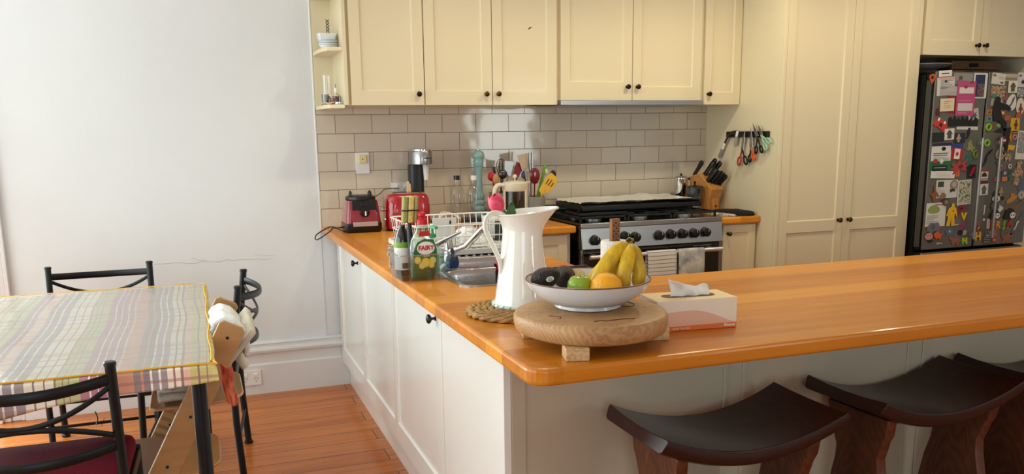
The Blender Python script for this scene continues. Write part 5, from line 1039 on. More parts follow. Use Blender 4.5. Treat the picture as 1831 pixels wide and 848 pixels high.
# plaid cloth material: stripes by x, weaker cross stripes by y
def plaid():
    m = bpy.data.materials.new('plaid_cotton'); m.use_nodes = True; N, L = nodes(m); b = N['Principled BSDF']; b.inputs['Roughness'].default_value = .85
    uv = N.new('ShaderNodeUVMap'); sp = N.new('ShaderNodeSeparateXYZ'); L.new(uv.outputs[0], sp.inputs[0])
    Y_, R1, PK, CR, PU, WH, PB, OG, MV, GN = H('c9bd45'), H('7d1f24'), H('e6b79c'), H('ece2cc'), H('836a78'), H('f4eee8'), H('6b4250'), H('c9703a'), H('a53a62'), H('b4b860')
    st = [(0, Y_), (.017, R1), (.020, Y_), (.040, R1), (.046, Y_), (.066, PK), (.086, R1), (.093, CR), (.107, R1), (.113, CR), (.130, PU), (.147, WH), (.153, PU), (.172, WH), (.178, PB), (.195, OG), (.203, PB), (.222, OG), (.265, PK), (.272, MV), (.290, WH), (.294, MV), (.315, WH), (.319, MV), (.336, WH), (.34, MV), (.365, GN)]
    st2 = [(0, GN), (.010, R1), (.013, GN), (.026, R1), (.029, GN), (.045, R1), (.050, CR), (.072, R1), (.077, CR), (.099, PB), (.104, CR), (.125, PU), (.150, WH), (.156, PU), (.178, WH), (.184, PU), (.20, PK), (.235, MV), (.25, WH), (.254, MV), (.275, GN), (.30, R1), (.305, GN), (.33, CR)]
    def chain(stops, span):
        r = ramp(N, [(min(p / span, 1), c) for p, c in stops], 'CONSTANT'); return r
    u = N.new('ShaderNodeMath'); u.operation = 'MODULO'; u.inputs[1].default_value = .72; L.new(sp.outputs[0], u.inputs[0])
    a = N.new('ShaderNodeMath'); a.operation = 'DIVIDE'; a.inputs[1].default_value = .38; L.new(u.outputs[0], a.inputs[0]); ra = chain(st, .38); L.new(a.outputs[0], ra.inputs[0])
    s = N.new('ShaderNodeMath'); s.operation = 'SUBTRACT'; s.inputs[1].default_value = .38; L.new(u.outputs[0], s.inputs[0]); a2 = N.new('ShaderNodeMath'); a2.operation = 'DIVIDE'; a2.inputs[1].default_value = .34; L.new(s.outputs[0], a2.inputs[0]); rb = chain(st2, .34); L.new(a2.outputs[0], rb.inputs[0])
    g_ = N.new('ShaderNodeMath'); g_.operation = 'GREATER_THAN'; g_.inputs[1].default_value = .38; L.new(u.outputs[0], g_.inputs[0])
    mx = N.new('ShaderNodeMix'); mx.data_type = 'RGBA'; L.new(g_.outputs[0], mx.inputs[0]); L.new(ra.outputs[0], mx.inputs[6]); L.new(rb.outputs[0], mx.inputs[7])
    # cross bands
    v = N.new('ShaderNodeMath'); v.operation = 'MODULO'; v.inputs[1].default_value = .62; L.new(sp.outputs[1], v.inputs[0]); d_ = N.new('ShaderNodeMath'); d_.operation = 'DIVIDE'; d_.inputs[1].default_value = .62; L.new(v.outputs[0], d_.inputs[0])
    K = (1, 1, 1); rc = ramp(N, [(0, K), (.12, H('f2c8a8')), (.2, K), (.26, H('d89aa0')), (.275, K), (.33, H('d89aa0')), (.345, K), (.42, H('f4e6a8')), (.5, K), (.58, H('e8a890')), (.61, K), (.70, H('caa0a8')), (.72, K), (.78, H('f0d0b0')), (.86, K)], 'CONSTANT'); L.new(d_.outputs[0], rc.inputs[0])
    m2 = N.new('ShaderNodeMix'); m2.data_type = 'RGBA'; m2.blend_type = 'MULTIPLY'; m2.inputs[0].default_value = 1.0; L.new(mx.outputs[2], m2.inputs[6]); L.new(rc.outputs[0], m2.inputs[7])
    # fine weave lightens the yarn a little
    m3 = N.new('ShaderNodeMix'); m3.data_type = 'RGBA'; m3.inputs[0].default_value = .2; L.new(m2.outputs[2], m3.inputs[6]); m3.inputs[7].default_value = (1, .96, .92, 1); L.new(m3.outputs[2], b.inputs['Base Color'])
    return m
def uvgrid(name, f, nu, nv, uvf, m, parent=None, solid=0, closed=False):
    "grid mesh that carries its cloth coordinates"
    me = bpy.data.meshes.new(name); vs_, uvs = [], []
    for i in range(nu + 1):
        for j in range(nv + 1): vs_.append(f(i / nu, j / nv)); uvs.append(uvf(i / nu, j / nv))
    fs = [(i * (nv + 1) + j, (i + 1) * (nv + 1) + j, (i + 1) * (nv + 1) + j + 1, i * (nv + 1) + j + 1) for i in range(nu) for j in range(nv)]
    me.from_pydata([tuple(v) for v in vs_], [], fs); l = me.uv_layers.new(name='UVMap')
    for p in me.polygons:
        for li, vi in zip(p.loop_indices, p.vertices): l.data[li].uv = uvs[vi]
    o = bpy.data.objects.new(name, me); COL.objects.link(o); me.materials.append(m); me.polygons.foreach_set('use_smooth', [True] * len(me.polygons)); o.parent = parent
    if solid: q = o.modifiers.new('s', 'SOLIDIFY'); q.thickness = solid; q.offset = 1
    return o
PLAID = plaid()
base = Vector((TX1, TY0, TZ)); LX, LY = TX1 - TX0, TY1 - TY0
t = thing('tablecloth', 'striped plaid cotton tablecloth in mauve, yellow and white hanging over the dining table', 'tablecloth', base)
HG = .16
def cl(s_, t_):
    "s_ distance from the right edge (x), t_ distance from the near edge (y); negative = hanging"
    x = -max(s_, 0); y = max(t_, 0); z = .0015
    if s_ < 0 and t_ < 0:
        d = max(-s_, -t_); x += .010 + .02 * (-s_) / HG; y -= .010 + .02 * (-t_) / HG; z -= d
    elif s_ < 0: x += .006 + .010 * sin(t_ * 24) * (-s_ / HG) + .012 * (-s_ / HG); z += s_
    elif t_ < 0: y -= .006 + .009 * sin(s_ * 21) * (-t_ / HG) + .01 * (-t_ / HG); z += t_
    z += .0012 * noise.noise(Vector((s_ * 9, t_ * 9, 0))) if s_ > .02 and t_ > .02 else 0
    return Vector((x, y, z))
def hang(s_): return .048 + .075 * min(1, max(0, (s_ - .12) / .75)) + .008 * sin(s_ * 12)
nx_, ny_ = 90, 110
def F(u, v):
    s_ = -.035 + (LX + .035) * u; hh = hang(max(s_, 0)); t_ = -hh + (LY + .03 + hh) * v
    # make sure the fold lies on the edge
    if v < .08: t_ = -hh * (1 - v / .08)
    else: t_ = (LY + .02) * (v - .08) / .92
    if u < .05: s_ = -.035 * (1 - u / .05)
    else: s_ = LX * (u - .05) / .95
    p = cl(s_, t_)
    if t_ > LY: p.y = LY + .004; p.z = -(t_ - LY)
    return p
def UV(u, v):
    s_ = -.035 * (1 - u / .05) if u < .05 else LX * (u - .05) / .95
    hh = hang(max(s_, 0)); t_ = -hh * (1 - v / .08) if v < .08 else (LY + .02) * (v - .08) / .92
    w = .007 * sin(t_ * 3.1) + .004 * sin(t_ * 9 + 1); return (max(s_ + w * min(1, max(0, t_ * 4)) + .002, .0005) if s_ > -.0349 else .0005, t_ + .2)
uvgrid('cloth', F, 100, 120, UV, PLAID, t, solid=.0012)
# yellow binding along the edge of the top and corner tail of the cloth
YB_ = mat('yellow_binding', H('e0a92a'), .7)
wv = lambda k: .0012 * sin(k)
M(base).tube([Vector((TX0 + LX * i / 60, TY0 + .004 + .003 * sin(i * .5), TZ + .006)) for i in range(60)] + [Vector((TX1 + .012, TY0 - .004, TZ + .004)), Vector((TX1 + .002, TY0 + .03, TZ + .006))] + [Vector((TX1 - .004 + .003 * sin(i * .4), TY0 + .03 + (LY - .06) * i / 50, TZ + .006)) for i in range(51)] + [Vector((TX1 - .03, TY1 - .006, TZ + .006))] + [Vector((TX1 - .05 - (LX - .05) * i / 40, TY1 - .004, TZ + .006)) for i in range(41)], .0032, 6).build('yellow_edging', YB_, t)
TAIL = mat('red_print_cloth', H('9a1f38'), .85, var=.5, vscale=25, vcol=H('c9703a'), stretch=(3, 3, 1))
pa, pb = at('y', TY0 + .0, 394, 652), at('y', TY0, 412, 722)
def tl(u, v): return Vector((TX1 + .020 + .034 * (u + .25 * v) + .002 * sin(v * 9), TY0 + .05 - .03 * u + .010 * sin(u * 6), TZ - .01 - .125 * v - .01 * sin(u * 3)))
M(base).grid(tl, 10, 20).build('hanging_corner', TAIL, t, solid=.002)
# loose thread
M(base).tube(crom([(TX1 - .33, TY0 - .012, TZ - .10), (TX1 - .325, TY0 - .014, TZ - .12), (TX1 - .33, TY0 - .013, TZ - .14)], 5), .0018, 5).build('ribbon_end', BLACKP, t)
# clear plastic cover with wrinkles
def plastic():
    m = bpy.data.materials.new('clear_vinyl'); m.use_nodes = True; N, L = nodes(m); N.remove(N['Principled BSDF']); out = N['Material Output']
    tr = N.new('ShaderNodeBsdfTransparent'); gl = N.new('ShaderNodeBsdfGlossy'); gl.inputs['Roughness'].default_value = .16; df = N.new('ShaderNodeBsdfDiffuse'); df.inputs[0].default_value = (.97, .97, .96, 1)
    tc = N.new('ShaderNodeTexCoord'); n = N.new('ShaderNodeTexNoise'); n.inputs['Scale'].default_value = 9; n.inputs['Detail'].default_value = 6; n.inputs['Distortion'].default_value = 1.2; L.new(tc.outputs['Object'], n.inputs[0]); bp = N.new('ShaderNodeBump'); bp.inputs['Strength'].default_value = .35; bp.inputs['Distance'].default_value = .01; L.new(n.outputs[0], bp.inputs['Height']); L.new(bp.outputs[0], gl.inputs['Normal'])
    f = N.new('ShaderNodeFresnel'); f.inputs[0].default_value = 1.6; L.new(bp.outputs[0], f.inputs['Normal']); a = N.new('ShaderNodeMath'); a.operation = 'MULTIPLY_ADD'; a.inputs[1].default_value = .75; a.inputs[2].default_value = .02; a.use_clamp = True; L.new(f.outputs[0], a.inputs[0])
    m0 = N.new('ShaderNodeMixShader'); m0.inputs[0].default_value = .24; L.new(tr.outputs[0], m0.inputs[1]); L.new(df.outputs[0], m0.inputs[2])
    m1 = N.new('ShaderNodeMixShader'); L.new(a.outputs[0], m1.inputs[0]); L.new(m0.outputs[0], m1.inputs[1]); L.new(gl.outputs[0], m1.inputs[2]); L.new(m1.outputs[0], out.inputs[0]); return m
def pz(x, y): return TZ + .0075 + .0018 * noise.noise(Vector((x * 7, y * 7, 5))) + (.004 * abs(noise.noise(Vector((x * 22, y * 22, 8)))) if x < -1.35 else 0)
o = M().grid(lambda u, v: Vector((TX0 + .005 + (LX - .012) * u, TY0 + .008 + (LY - .02) * v, pz(TX0 + LX * u, TY0 + LY * v))), 90, 90).build('plastic_cover', plastic()); tag(o, 'clear wrinkled plastic sheet lying over the plaid tablecloth', 'table cover')
# ================================================================ metal dining chairs
MAR = mat('maroon_cloth', H('6a1226'), .85, spec=.2, bump=.15, bscale=200)
def flatbar(b, pts, a, c_): b.tube(pts, 1, 10, flat=(a, c_), up=(0, 0, 1))
def metal_chair(label, loc, rz):
    t = thing('metal_chair', label, 'chair', loc, rz, 'black metal chairs around the dining table'); W_ = .222; ZT = .822
    def back(z): return -.205 - .05 * max(0, (z - .45)) / .4
    for s in (-1, 1):
        lg = M().tube([(s * W_, -.22, .012), (s * W_, -.207, .25), (s * W_, -.205, .45), (s * W_, back(.6), .6), (s * W_, back(ZT), ZT)], .0145, 14).build('rear_leg', BLACKM, t)
        M().lathe([(.0165, ZT - .002), (.0165, ZT + .006), (.013, ZT + .009), (.001, ZT + .009)], (s * W_, back(ZT), 0), 18).build('post_cap', BLACKM, lg); M().lathe([(.015, 0), (.020, .004), (.020, .012), (.014, .016)], (s * W_, -.22, 0), 18).build('foot', BLACKP, lg)
        lg = M().tube([(s * W_ * .98, .165, .012), (s * W_ * .98, .15, .445)], .0135, 14).build('front_leg', BLACKM, t); M().lathe([(.014, 0), (.019, .004), (.019, .012), (.013, .016)], (s * W_ * .98, .165, 0), 18).build('foot', BLACKP, lg)
    b = M()
    for s in (-1, 1): b.box(s * W_ - .008, -.2, .405, s * W_ + .008, .15, .44)
    b.box(-W_, .14, .405, W_, .158, .44).box(-W_, -.212, .405, W_, -.196, .44).build('seat_frame', BLACKM, t, bevel=.003)
    M().tube([(-W_, .163, .17), (W_, .163, .17)], .007, 10).build('stretcher', BLACKM, t); M().tube([(-W_, -.212, .17), (W_, -.212, .17)], .007, 10).build('stretcher', BLACKM, t)
    q = rrect(-.22, -.19, .22, .172, .045, 6); b = M(); b.rings([[Vector((x * s, y * s, z)) for x, y in q] for z, s in ((.44, .98), (.445, 1), (.468, 1), (.482, .97), (.488, .85), (.490, .4))]); b.build('seat', MAR, t, angle=60)
    def bow(z0, zm, dep, a=.013, c_=.0055, name='back_rail', n=18):
        pts = []
        for i in range(n + 1):
            k = -1 + 2 * i / n; z = z0 + (zm - z0) * (1 - k * k); pts.append((k * W_, back(z) - dep * (1 - k * k), z))
        b = M(); flatbar(b, pts, a, c_); b.build(name, BLACKM, t)
    bow(.782, .770, .085, .016); bow(.585, .573, .085, .015)
    bow(.765, .683, .078, .008, .0045, 'back_brace'); bow(.61, .677, .078, .008, .0045, 'back_brace')
    return t
# near chair (back to the camera), far chair against the wall, right-end chair seen from the side
n0 = at('z', .828, 195, 647)
metal_chair('black metal chair nearest the camera with maroon seat, its curved back towards us', (n0.x - .222 + .011, n0.y + .25, 0), rad(-2))
metal_chair('black metal chair on the far side of the table against the white wall', (-1.185, -.592, 0), rad(180))
metal_chair('black metal chair seen side-on behind the wooden high chair, back rails bulging right', (-.820, -1.0, 0), rad(84))
# ================================================================ wooden high chair
ZZ = Vector((-.80, -1.54, 0)); t = thing('high_chair', 'beech step high chair with slanted sides standing at the right end of the dining table', 'high chair', ZZ)
BEE2 = mat('beech_lacquer', H('b78a55'), .35, coat=.3, var=.14, vscale=5, stretch=(1, 1, 8)); BRN = mat('brown_grip_plate', H('8a6a52'), .5)
top_, bot_ = Vector((-.636, 0, .79)), Vector((-1.03, 0, .04)); d = (top_ - bot_).normalized(); nrm = Vector((-d.z, 0, d.x))
for yy, nm in ((-1.785, 0), (-1.325, 1)):
    poly = []
    w = .046
    L_ = (top_ - bot_).length; fl = [(0, -w), (L_ - .012, -w), (L_, -w + .012), (L_, w - .012), (L_ - .012, w), (0, w)]
    mt = Matrix(((d.x, nrm.x, 0, bot_.x), (0, 0, 1, yy), (d.z, nrm.z, 0, bot_.z), (0, 0, 0, 1)))
    sd = M(ZZ).prism(fl, -.011, .011, mt).build('side', BEE2, t, bevel=.003)
    b = M(ZZ)
    for k in (.07, .36, .585, .78, .94): 
        c = mt @ Vector((L_ * k, 0, 0)); b.cyl(c + Vector((0, -.0125, 0)), c + Vector((0, .0125, 0)), .0055)
    b.build('bolt', BLACKP, sd)
    b = M(ZZ)
    for k in range(14):
        c0 = L_ * .25 + k * .034; b.prism([(c0, -w + .004), (c0 + .012, -w + .004), (c0 + .012, w - .004), (c0, w - .004)], *((.0111, .0125) if nm == 0 else (-.0125, -.0111)), mt)
    b.build('slots', BRN, sd)
    M(ZZ).box(-1.06, yy - .011, .001, -.545, yy + .011, .042).build('base_runner', BEE2, t, bevel=.008, seg=3)
def plate_(name, x0, x1, z, r1=.09):
    q = [(x0 + .02, -1.80), (x0, -1.78), (x0, -1.33), (x0 + .02, -1.31)] ; q = rrect(x0, -1.772, x1, -1.338, .03, 5)
    q = arc(x1 - .09, -1.662, .10, -80, 0, 6) + arc(x1 - .09, -1.448, .10, 0, 80, 6) + [(x1 - .12, -1.338), (x0 + .02, -1.338), (x0, -1.36), (x0, -1.75), (x0 + .02, -1.772), (x1 - .12, -1.772)]
    M(ZZ).prism(q, z - .012, z).build(name, BEE2, t, bevel=.004); return q
q = plate_('footrest', -1.03, -.72, .27); M(ZZ).prism([(-1.022, -1.76), (-.90, -1.76), (-.90, -1.35), (-1.022, -1.35)], .2702, .2712).build('grip_pad', BRN, t)
plate_('seat_board', -.93, -.625, .515)
M(ZZ).box(-1.04, -1.774, .05, -1.0, -1.336, .07).build('cross_bar', BEE2, t, bevel=.004)
for z in (.64, .715):
    xb = bot_.x + (top_.x - bot_.x) * (z - .04) / .75; b = M(ZZ); b.grid(lambda u, v, xb=xb, z=z: Vector((xb + .02 + .05 * (1 - (2 * u - 1) ** 2), -1.773 + .436 * u, z - .028 + .056 * v)), 16, 4); b.build('backrest', BEE2, t, solid=.012)
# cushion and white towel hung on the chair
CUS = mat('oatmeal_cloth', H('c9c2b4'), .95, bump=.4, bscale=180)
b = M(); b.grid(lambda u, v: Vector((-.90 + .23 * v + (.10 * max(0, v - .6) / .4), -1.755 + .40 * u, .535 + .02 * sin(pi * u) + (.22 * max(0, v - .6) / .4) + .006 * sin(u * 12 + v * 5))), 20, 24)
o = b.build('chair_cushion', CUS, solid=.022); tag(o, 'oatmeal cloth seat cushion in the wooden high chair', 'cushion')
A0 = at('y', -1.45, 385, 552)
pth = [(-.725, .69), (-.712, .74), (-.695, .775), (-.668, .795), (-.635, .785), (-.606, .75), (-.594, .70), (-.598, .65)]
b = M(); 
def tw(u, v):
    k = v * (len(pth) - 1); i = min(int(k), len(pth) - 2); q = k - i; x = pth[i][0] * (1 - q) + pth[i + 1][0] * q; z = pth[i][1] * (1 - q) + pth[i + 1][1] * q
    return Vector((x + .004 * sin(u * 10), -1.725 + .34 * u + .02 * sin(v * 6), z + .004 * sin(u * 14 + v * 8) - .02 * u * v))
b.grid(tw, 18, 36); o = b.build('white_towel', mat('terry_white', H('dfe3e6'), .95, bump=.6, bscale=160), solid=.016); tag(o, 'rolled white towel draped over the backrest of the wooden high chair', 'towel')
b = M(); b.tube(crom([at('y', -1.52, 399, 590), at('y', -1.55, 412, 618), at('y', -1.58, 430, 642), at('y', -1.58, 440, 655)], 6), [.012] * 3 + [.017] * 8 + [.023] * 8, 14, flat=(1, .7)); o = b.build('cloth_strap', CUS); tag(o, 'pale cloth strap end hanging from the wooden high chair towards the wall', 'strap')
P = [at('y', -1.70, *q) for q in ((281, 706), (277, 686), (300, 688), (345, 680), (350, 700), (318, 712), (292, 716))]
b = M(); c = sum(P, Vector()) / len(P); 
cc = crom(P + [P[0]], 4)[:-1]; b.rings([[c + (p - c) * s + Vector((.004 * sin(i * 1.3), dy, .005 * cos(i * 1.7))) for i, p in enumerate(cc)] for s, dy in ((.4, -.03), (.85, -.022), (1, 0), (.85, .02), (.4, .03))]); o = b.build('bib_cloth', CUS); tag(o, 'crumpled beige cloth hanging below the table edge in front of the high chair seat', 'cloth')
# ================================================================ fridge
FX0, FX1, FXM, YFR, FZT, FZB = 3.412, 4.262, 3.828, -.86, 1.745, .672
base = Vector((3.84, -.45, 0)); t = thing('fridge', 'grey French-door fridge covered in magnets, with black sides and vertical handles', 'fridge', base)
FG = mat('fridge_grey_steel', H('6b6963'), .38, metal=.3, var=.05, vscale=3, stretch=(1, 1, 30)); FB = mat('fridge_black', H('0c0c0c'), .4, spec=.2)
M(base).box(FX0, -.79, .02, FX1, -.06, FZT - .015).build('cabinet_body', FB, t, bevel=.003)
for x0, x1, hx in ((FX0, FXM - .004, 3.792), (FXM + .004, FX1, 3.945)):
    dr = M(base).box(x0, -.848, FZB + .012, x1, -.795, FZT).build('door_core', FB, t, bevel=.003)
    M(base).box(x0 + .004, YFR, FZB + .013, x1 - .003, -.8485, FZT - .001).build('door_skin', FG, dr, bevel=.004)
    hb = M(base); hb.tube([(hx, YFR - .034, .735), (hx, YFR - .034, 1.355)], .011, 12, flat=(1, .8)); hb.box(hx - .008, YFR - .03, .75, hx + .008, YFR, .775).box(hx - .008, YFR - .03, 1.31, hx + .008, YFR, 1.335); hb.build('handle', mat('handle_alu', H('9a9a98'), .35, metal=.8), dr, bevel=.002)
M(base).box(FX0, -.845, .06, FX1, -.795, FZB - .004).build('freezer_core', FB, t, bevel=.003); M(base).box(FX0 + .004, YFR, .065, FX1 - .003, -.8455, FZB - .006).build('freezer_drawer', FG, t, bevel=.004)
M(base).box(FX0 + .03, YFR - .035, FZB - .07, FX1 - .03, YFR - .02, FZB - .045).build('drawer_handle', mat('handle_alu', H('9a9a98'), .35, metal=.8), t, bevel=.003)
M(base).box(FX0 - .002, -.84, FZB + .03, FX0, -.80, FZT - .05).build('side_strip', mat('dark_grey_trim', H('3c3c3c'), .3), t)
# things on the fridge top
o = M().lathe([(.03, 0), (.06, .002), (.15, .02), (.165, .028), (.163, .030), (.06, .006), (.001, .005)], (3.58, -.55, FZT - .013), 40).build('serving_platter', mat('grey_glaze', H('8e8e8c'), .35)); tag(o, 'wide grey platter lying directly on top of the fridge at the left', 'platter')
o = M().lathe([(.03, 0), (.06, .002), (.15, .024), (.17, .034), (.168, .037), (.06, .006), (.001, .005)], (3.55, -.62, FZT + .018), 40).build('serving_platter', mat('grey_glaze', H('8e8e8c'), .35)); tag(o, 'wide grey dish resting on the platter on top of the fridge', 'platter')
CRT = mat('crate_wood', H('6a4a2c'), .6, var=.3, vscale=6, stretch=(1, 1, 12))
def crate(label, x0, x1, y0, y1, z0, h, hx):
    b0 = Vector(((x0 + x1) / 2, (y0 + y1) / 2, z0)); t = thing('wooden_crate', label, 'crate', b0); b = M(b0)
    b.box(x0, y0, z0, x1, y0 + .012, z0 + h); b.box(x0, y1 - .012, z0, x1, y1, z0 + h); b.box(x0, y0 + .012, z0, x0 + .012, y1 - .012, z0 + h); b.box(x1 - .012, y0 + .012, z0, x1, y1 - .012, z0 + h); b.box(x0 + .012, y0 + .012, z0, x1 - .012, y1 - .012, z0 + .01); b.build('body', CRT, t, bevel=.002)
    M(b0).prism(rrect(hx - .04, z0 + h / 2 - .012, hx + .04, z0 + h / 2 + .012, .011), -y0 , -y0 + .0015, FY).build('hand_hole', mat('hole_black', H('050505'), .9), t)
crate('lower of the two shallow wooden crates on top of the fridge', 3.74, 4.14, -.66, -.30, FZT - .013, .04, 3.90)
crate('upper of the two shallow wooden crates on top of the fridge', 3.75, 4.16, -.66, -.30, FZT + .03, .052, 3.93)
# ---------------------------------------------------------------- magnets, cards and pictures
YM = YFR - .0006; RM = random.Random(11)
def fr(u, v): p = at('y', YFR, u, v); return p.x, p.z
SH = {
 'oval': [(.5 + .5 * cos(2 * pi * i / 20), .5 + .5 * sin(2 * pi * i / 20)) for i in range(20)],
 'egg': [(.5 + (.5 - .12 * sin(2 * pi * i / 20)) * cos(2 * pi * i / 20), .5 + .5 * sin(2 * pi * i / 20)) for i in range(20)],
 'rect': [(0, 0), (1, 0), (1, 1), (0, 1)],
 'man': [(.12, 0), (.42, 0), (.48, .38), (.55, 0), (.85, 0), (.75, .42), (.82, .55), (1, .35), (1, .48), (.85, .78), (.68, .82), (.72, .93), (.6, 1), (.48, .96), (.45, .84), (.2, .75), (.05, .45), (.15, .42), (.25, .6)],
 'kick': [(.0, .55), (.02, .85), (.12, .98), (.25, 1), (.36, .93), (.38, .82), (.8, .76), (1, .66), (.96, .58), (.72, .62), (.42, .62), (.55, .42), (.85, .25), (.8, 0), (.7, .02), (.55, .2), (.3, .32), (.1, .3)],
 'boomer': [(0, .82), (.3, .95), (1, 1), (.95, .6), (.9, 0), (.72, .02), (.66, .55), (.6, .78), (.2, .78)],
 'fish': [(0, .5), (.2, .8), (.5, .92), (.75, .72), (1, 1), (.92, .5), (1, .05), (.75, .3), (.5, .08), (.2, .2)],
 'whale': [(0, 0), (.2, .06), (.45, .3), (.5, .6), (.95, .92), (1, 1), (.6, .88), (.3, .62), (.22, .35)],
 'shark': [(.0, .1), (.18, .16), (.3, .3), (.45, .38), (.42, .52), (.62, .62), (.78, .8), (.86, 1), (1, .92), (.92, .7), (.85, .62), (.75, .45), (.68, .28), (.5, .2), (.45, .08), (.3, .12), (.15, 0), (.1, .08)],
 'dino': [(0, .75), (.06, .9), (.16, .92), (.22, .78), (.35, .72), (.6, .8), (.85, .62), (1, .3), (.88, .35), (.82, .0), (.68, .0), (.66, .22), (.5, .2), (.46, 0), (.32, 0), (.3, .25), (.2, .45), (.12, .62)],
 'dino2': [(0, 1), (.06, .7), (.2, .5), (.42, .55), (.62, .7), (.85, .62), (1, .68), (.98, .5), (.8, .42), (.7, .2), (.72, 0), (.55, .02), (.5, .12), (.3, .0), (.2, .02), (.28, .22), (.1, .45)],
 'longneck': [(0, .1), (.1, .5), (.3, .62), (.6, .5), (.78, .75), (.9, 1), (1, .95), (.92, .7), (.8, .3), (.7, .18), (.7, 0), (.6, 0), (.55, .15), (.35, .2), (.32, 0), (.22, 0), (.18, .22)],
 'cat': [(.05, .05), (.3, 0), (.42, .12), (.6, .15), (.95, .45), (1, .7), (.8, .66), (.66, .9), (.55, .8), (.45, .98), (.36, .8), (.4, .62), (.3, .5), (.12, .35), (0, .18)],
 'kanga': [(.3, 1), (.5, .95), (.55, .75), (.7, .6), (1, .35), (.9, .3), (.65, .4), (.6, .2), (.75, 0), (.4, .02), (.25, .3), (0, .5), (.1, .58), (.3, .52), (.38, .7)],
 'bird': [(0, .1), (.3, .3), (.45, .7), (.8, 1), (1, .85), (.85, .5), (.6, .2), (.3, 0)],
 'eleph': [(0, .3), (.05, .7), (.25, 1), (.6, .95), (.85, 1), (1, .6), (.95, .2), (.8, .05), (.72, .3), (.5, .25), (.4, 0), (.2, .02), (.18, .3)],
 'truck': [(0, .1), (.02, .65), (.3, .7), (.36, 1), (.9, .95), (1, .55), (.98, .1), (.85, 0), (.7, .08), (.3, .1), (.18, 0)],
 'car': [(0, .2), (.05, .5), (.3, .6), (.45, .95), (.8, .95), (.9, .55), (1, .45), (1, .15), (.85, 0), (.7, .12), (.32, .12), (.18, 0)],
 'crowd': [(0, 0), (0, .7), (.08, .9), (.13, .5), (.2, 1), (.27, .55), (.34, .85), (.4, .5), (.47, .95), (.54, .55), (.62, .9), (.68, .5), (.75, .8), (.82, .5), (.9, .85), (1, .6), (1, 0)],
 'spider': [(.1, 0), (.2, .3), (0, .45), (.2, .55), (.05, .85), (.35, .7), (.5, 1), (.6, .7), (.95, .9), (.75, .55), (1, .4), (.75, .35), (.8, 0), (.5, .25), (.35, .05)],
 'dome': [(0, .15), (.12, .65), (.4, 1), (.7, .9), (.9, .5), (1, .15), (.9, 0), (.1, 0)],
 'heart': [(.5, 0), (1, .55), (.95, .85), (.7, 1), (.5, .82), (.3, 1), (.05, .85), (0, .55)],
 'pin': [(.5, 0), (.9, .55), (1, .8), (.75, 1), (.25, 1), (0, .8), (.1, .55)],
 'fig': [(.25, 0), (.75, 0), (.7, .35), (1, .3), (.95, .55), (.7, .68), (.72, .9), (.5, 1), (.28, .9), (.3, .68), (.05, .55), (0, .3), (.3, .35)],
 'arch': [(.2, 0), (.2, .5), (.0, .5), (.3, .85), (.5, 1), (.7, .85), (1, .5), (.8, .5), (.8, 0)],
 'bone': [(.0, .05), (.2, 0), (.5, .3), (.7, .7), (1, .9), (.8, 1), (.5, .95), (.35, .5)],
 'wedge': [(0, .3), (.2, .95), (1, .8), (.85, .1), (.4, .25), (.2, 0)],
}
def poly(shape, x0, z0, x1, z1, rot=0):
    cx, cz = (x0 + x1) / 2, (z0 + z1) / 2; P = [((x0 + (x1 - x0) * a) - cx, (z0 + (z1 - z0) * b_) - cz) for a, b_ in SH[shape]]; c, s = cos(rad(rot)), sin(rad(rot))
    return [(cx + x * c - z * s, cz + x * s + z * c) for x, z in P]
def mc(c): return c if not isinstance(c, str) else mat('print_' + c, H(c), .4)
LAY = [0.0]
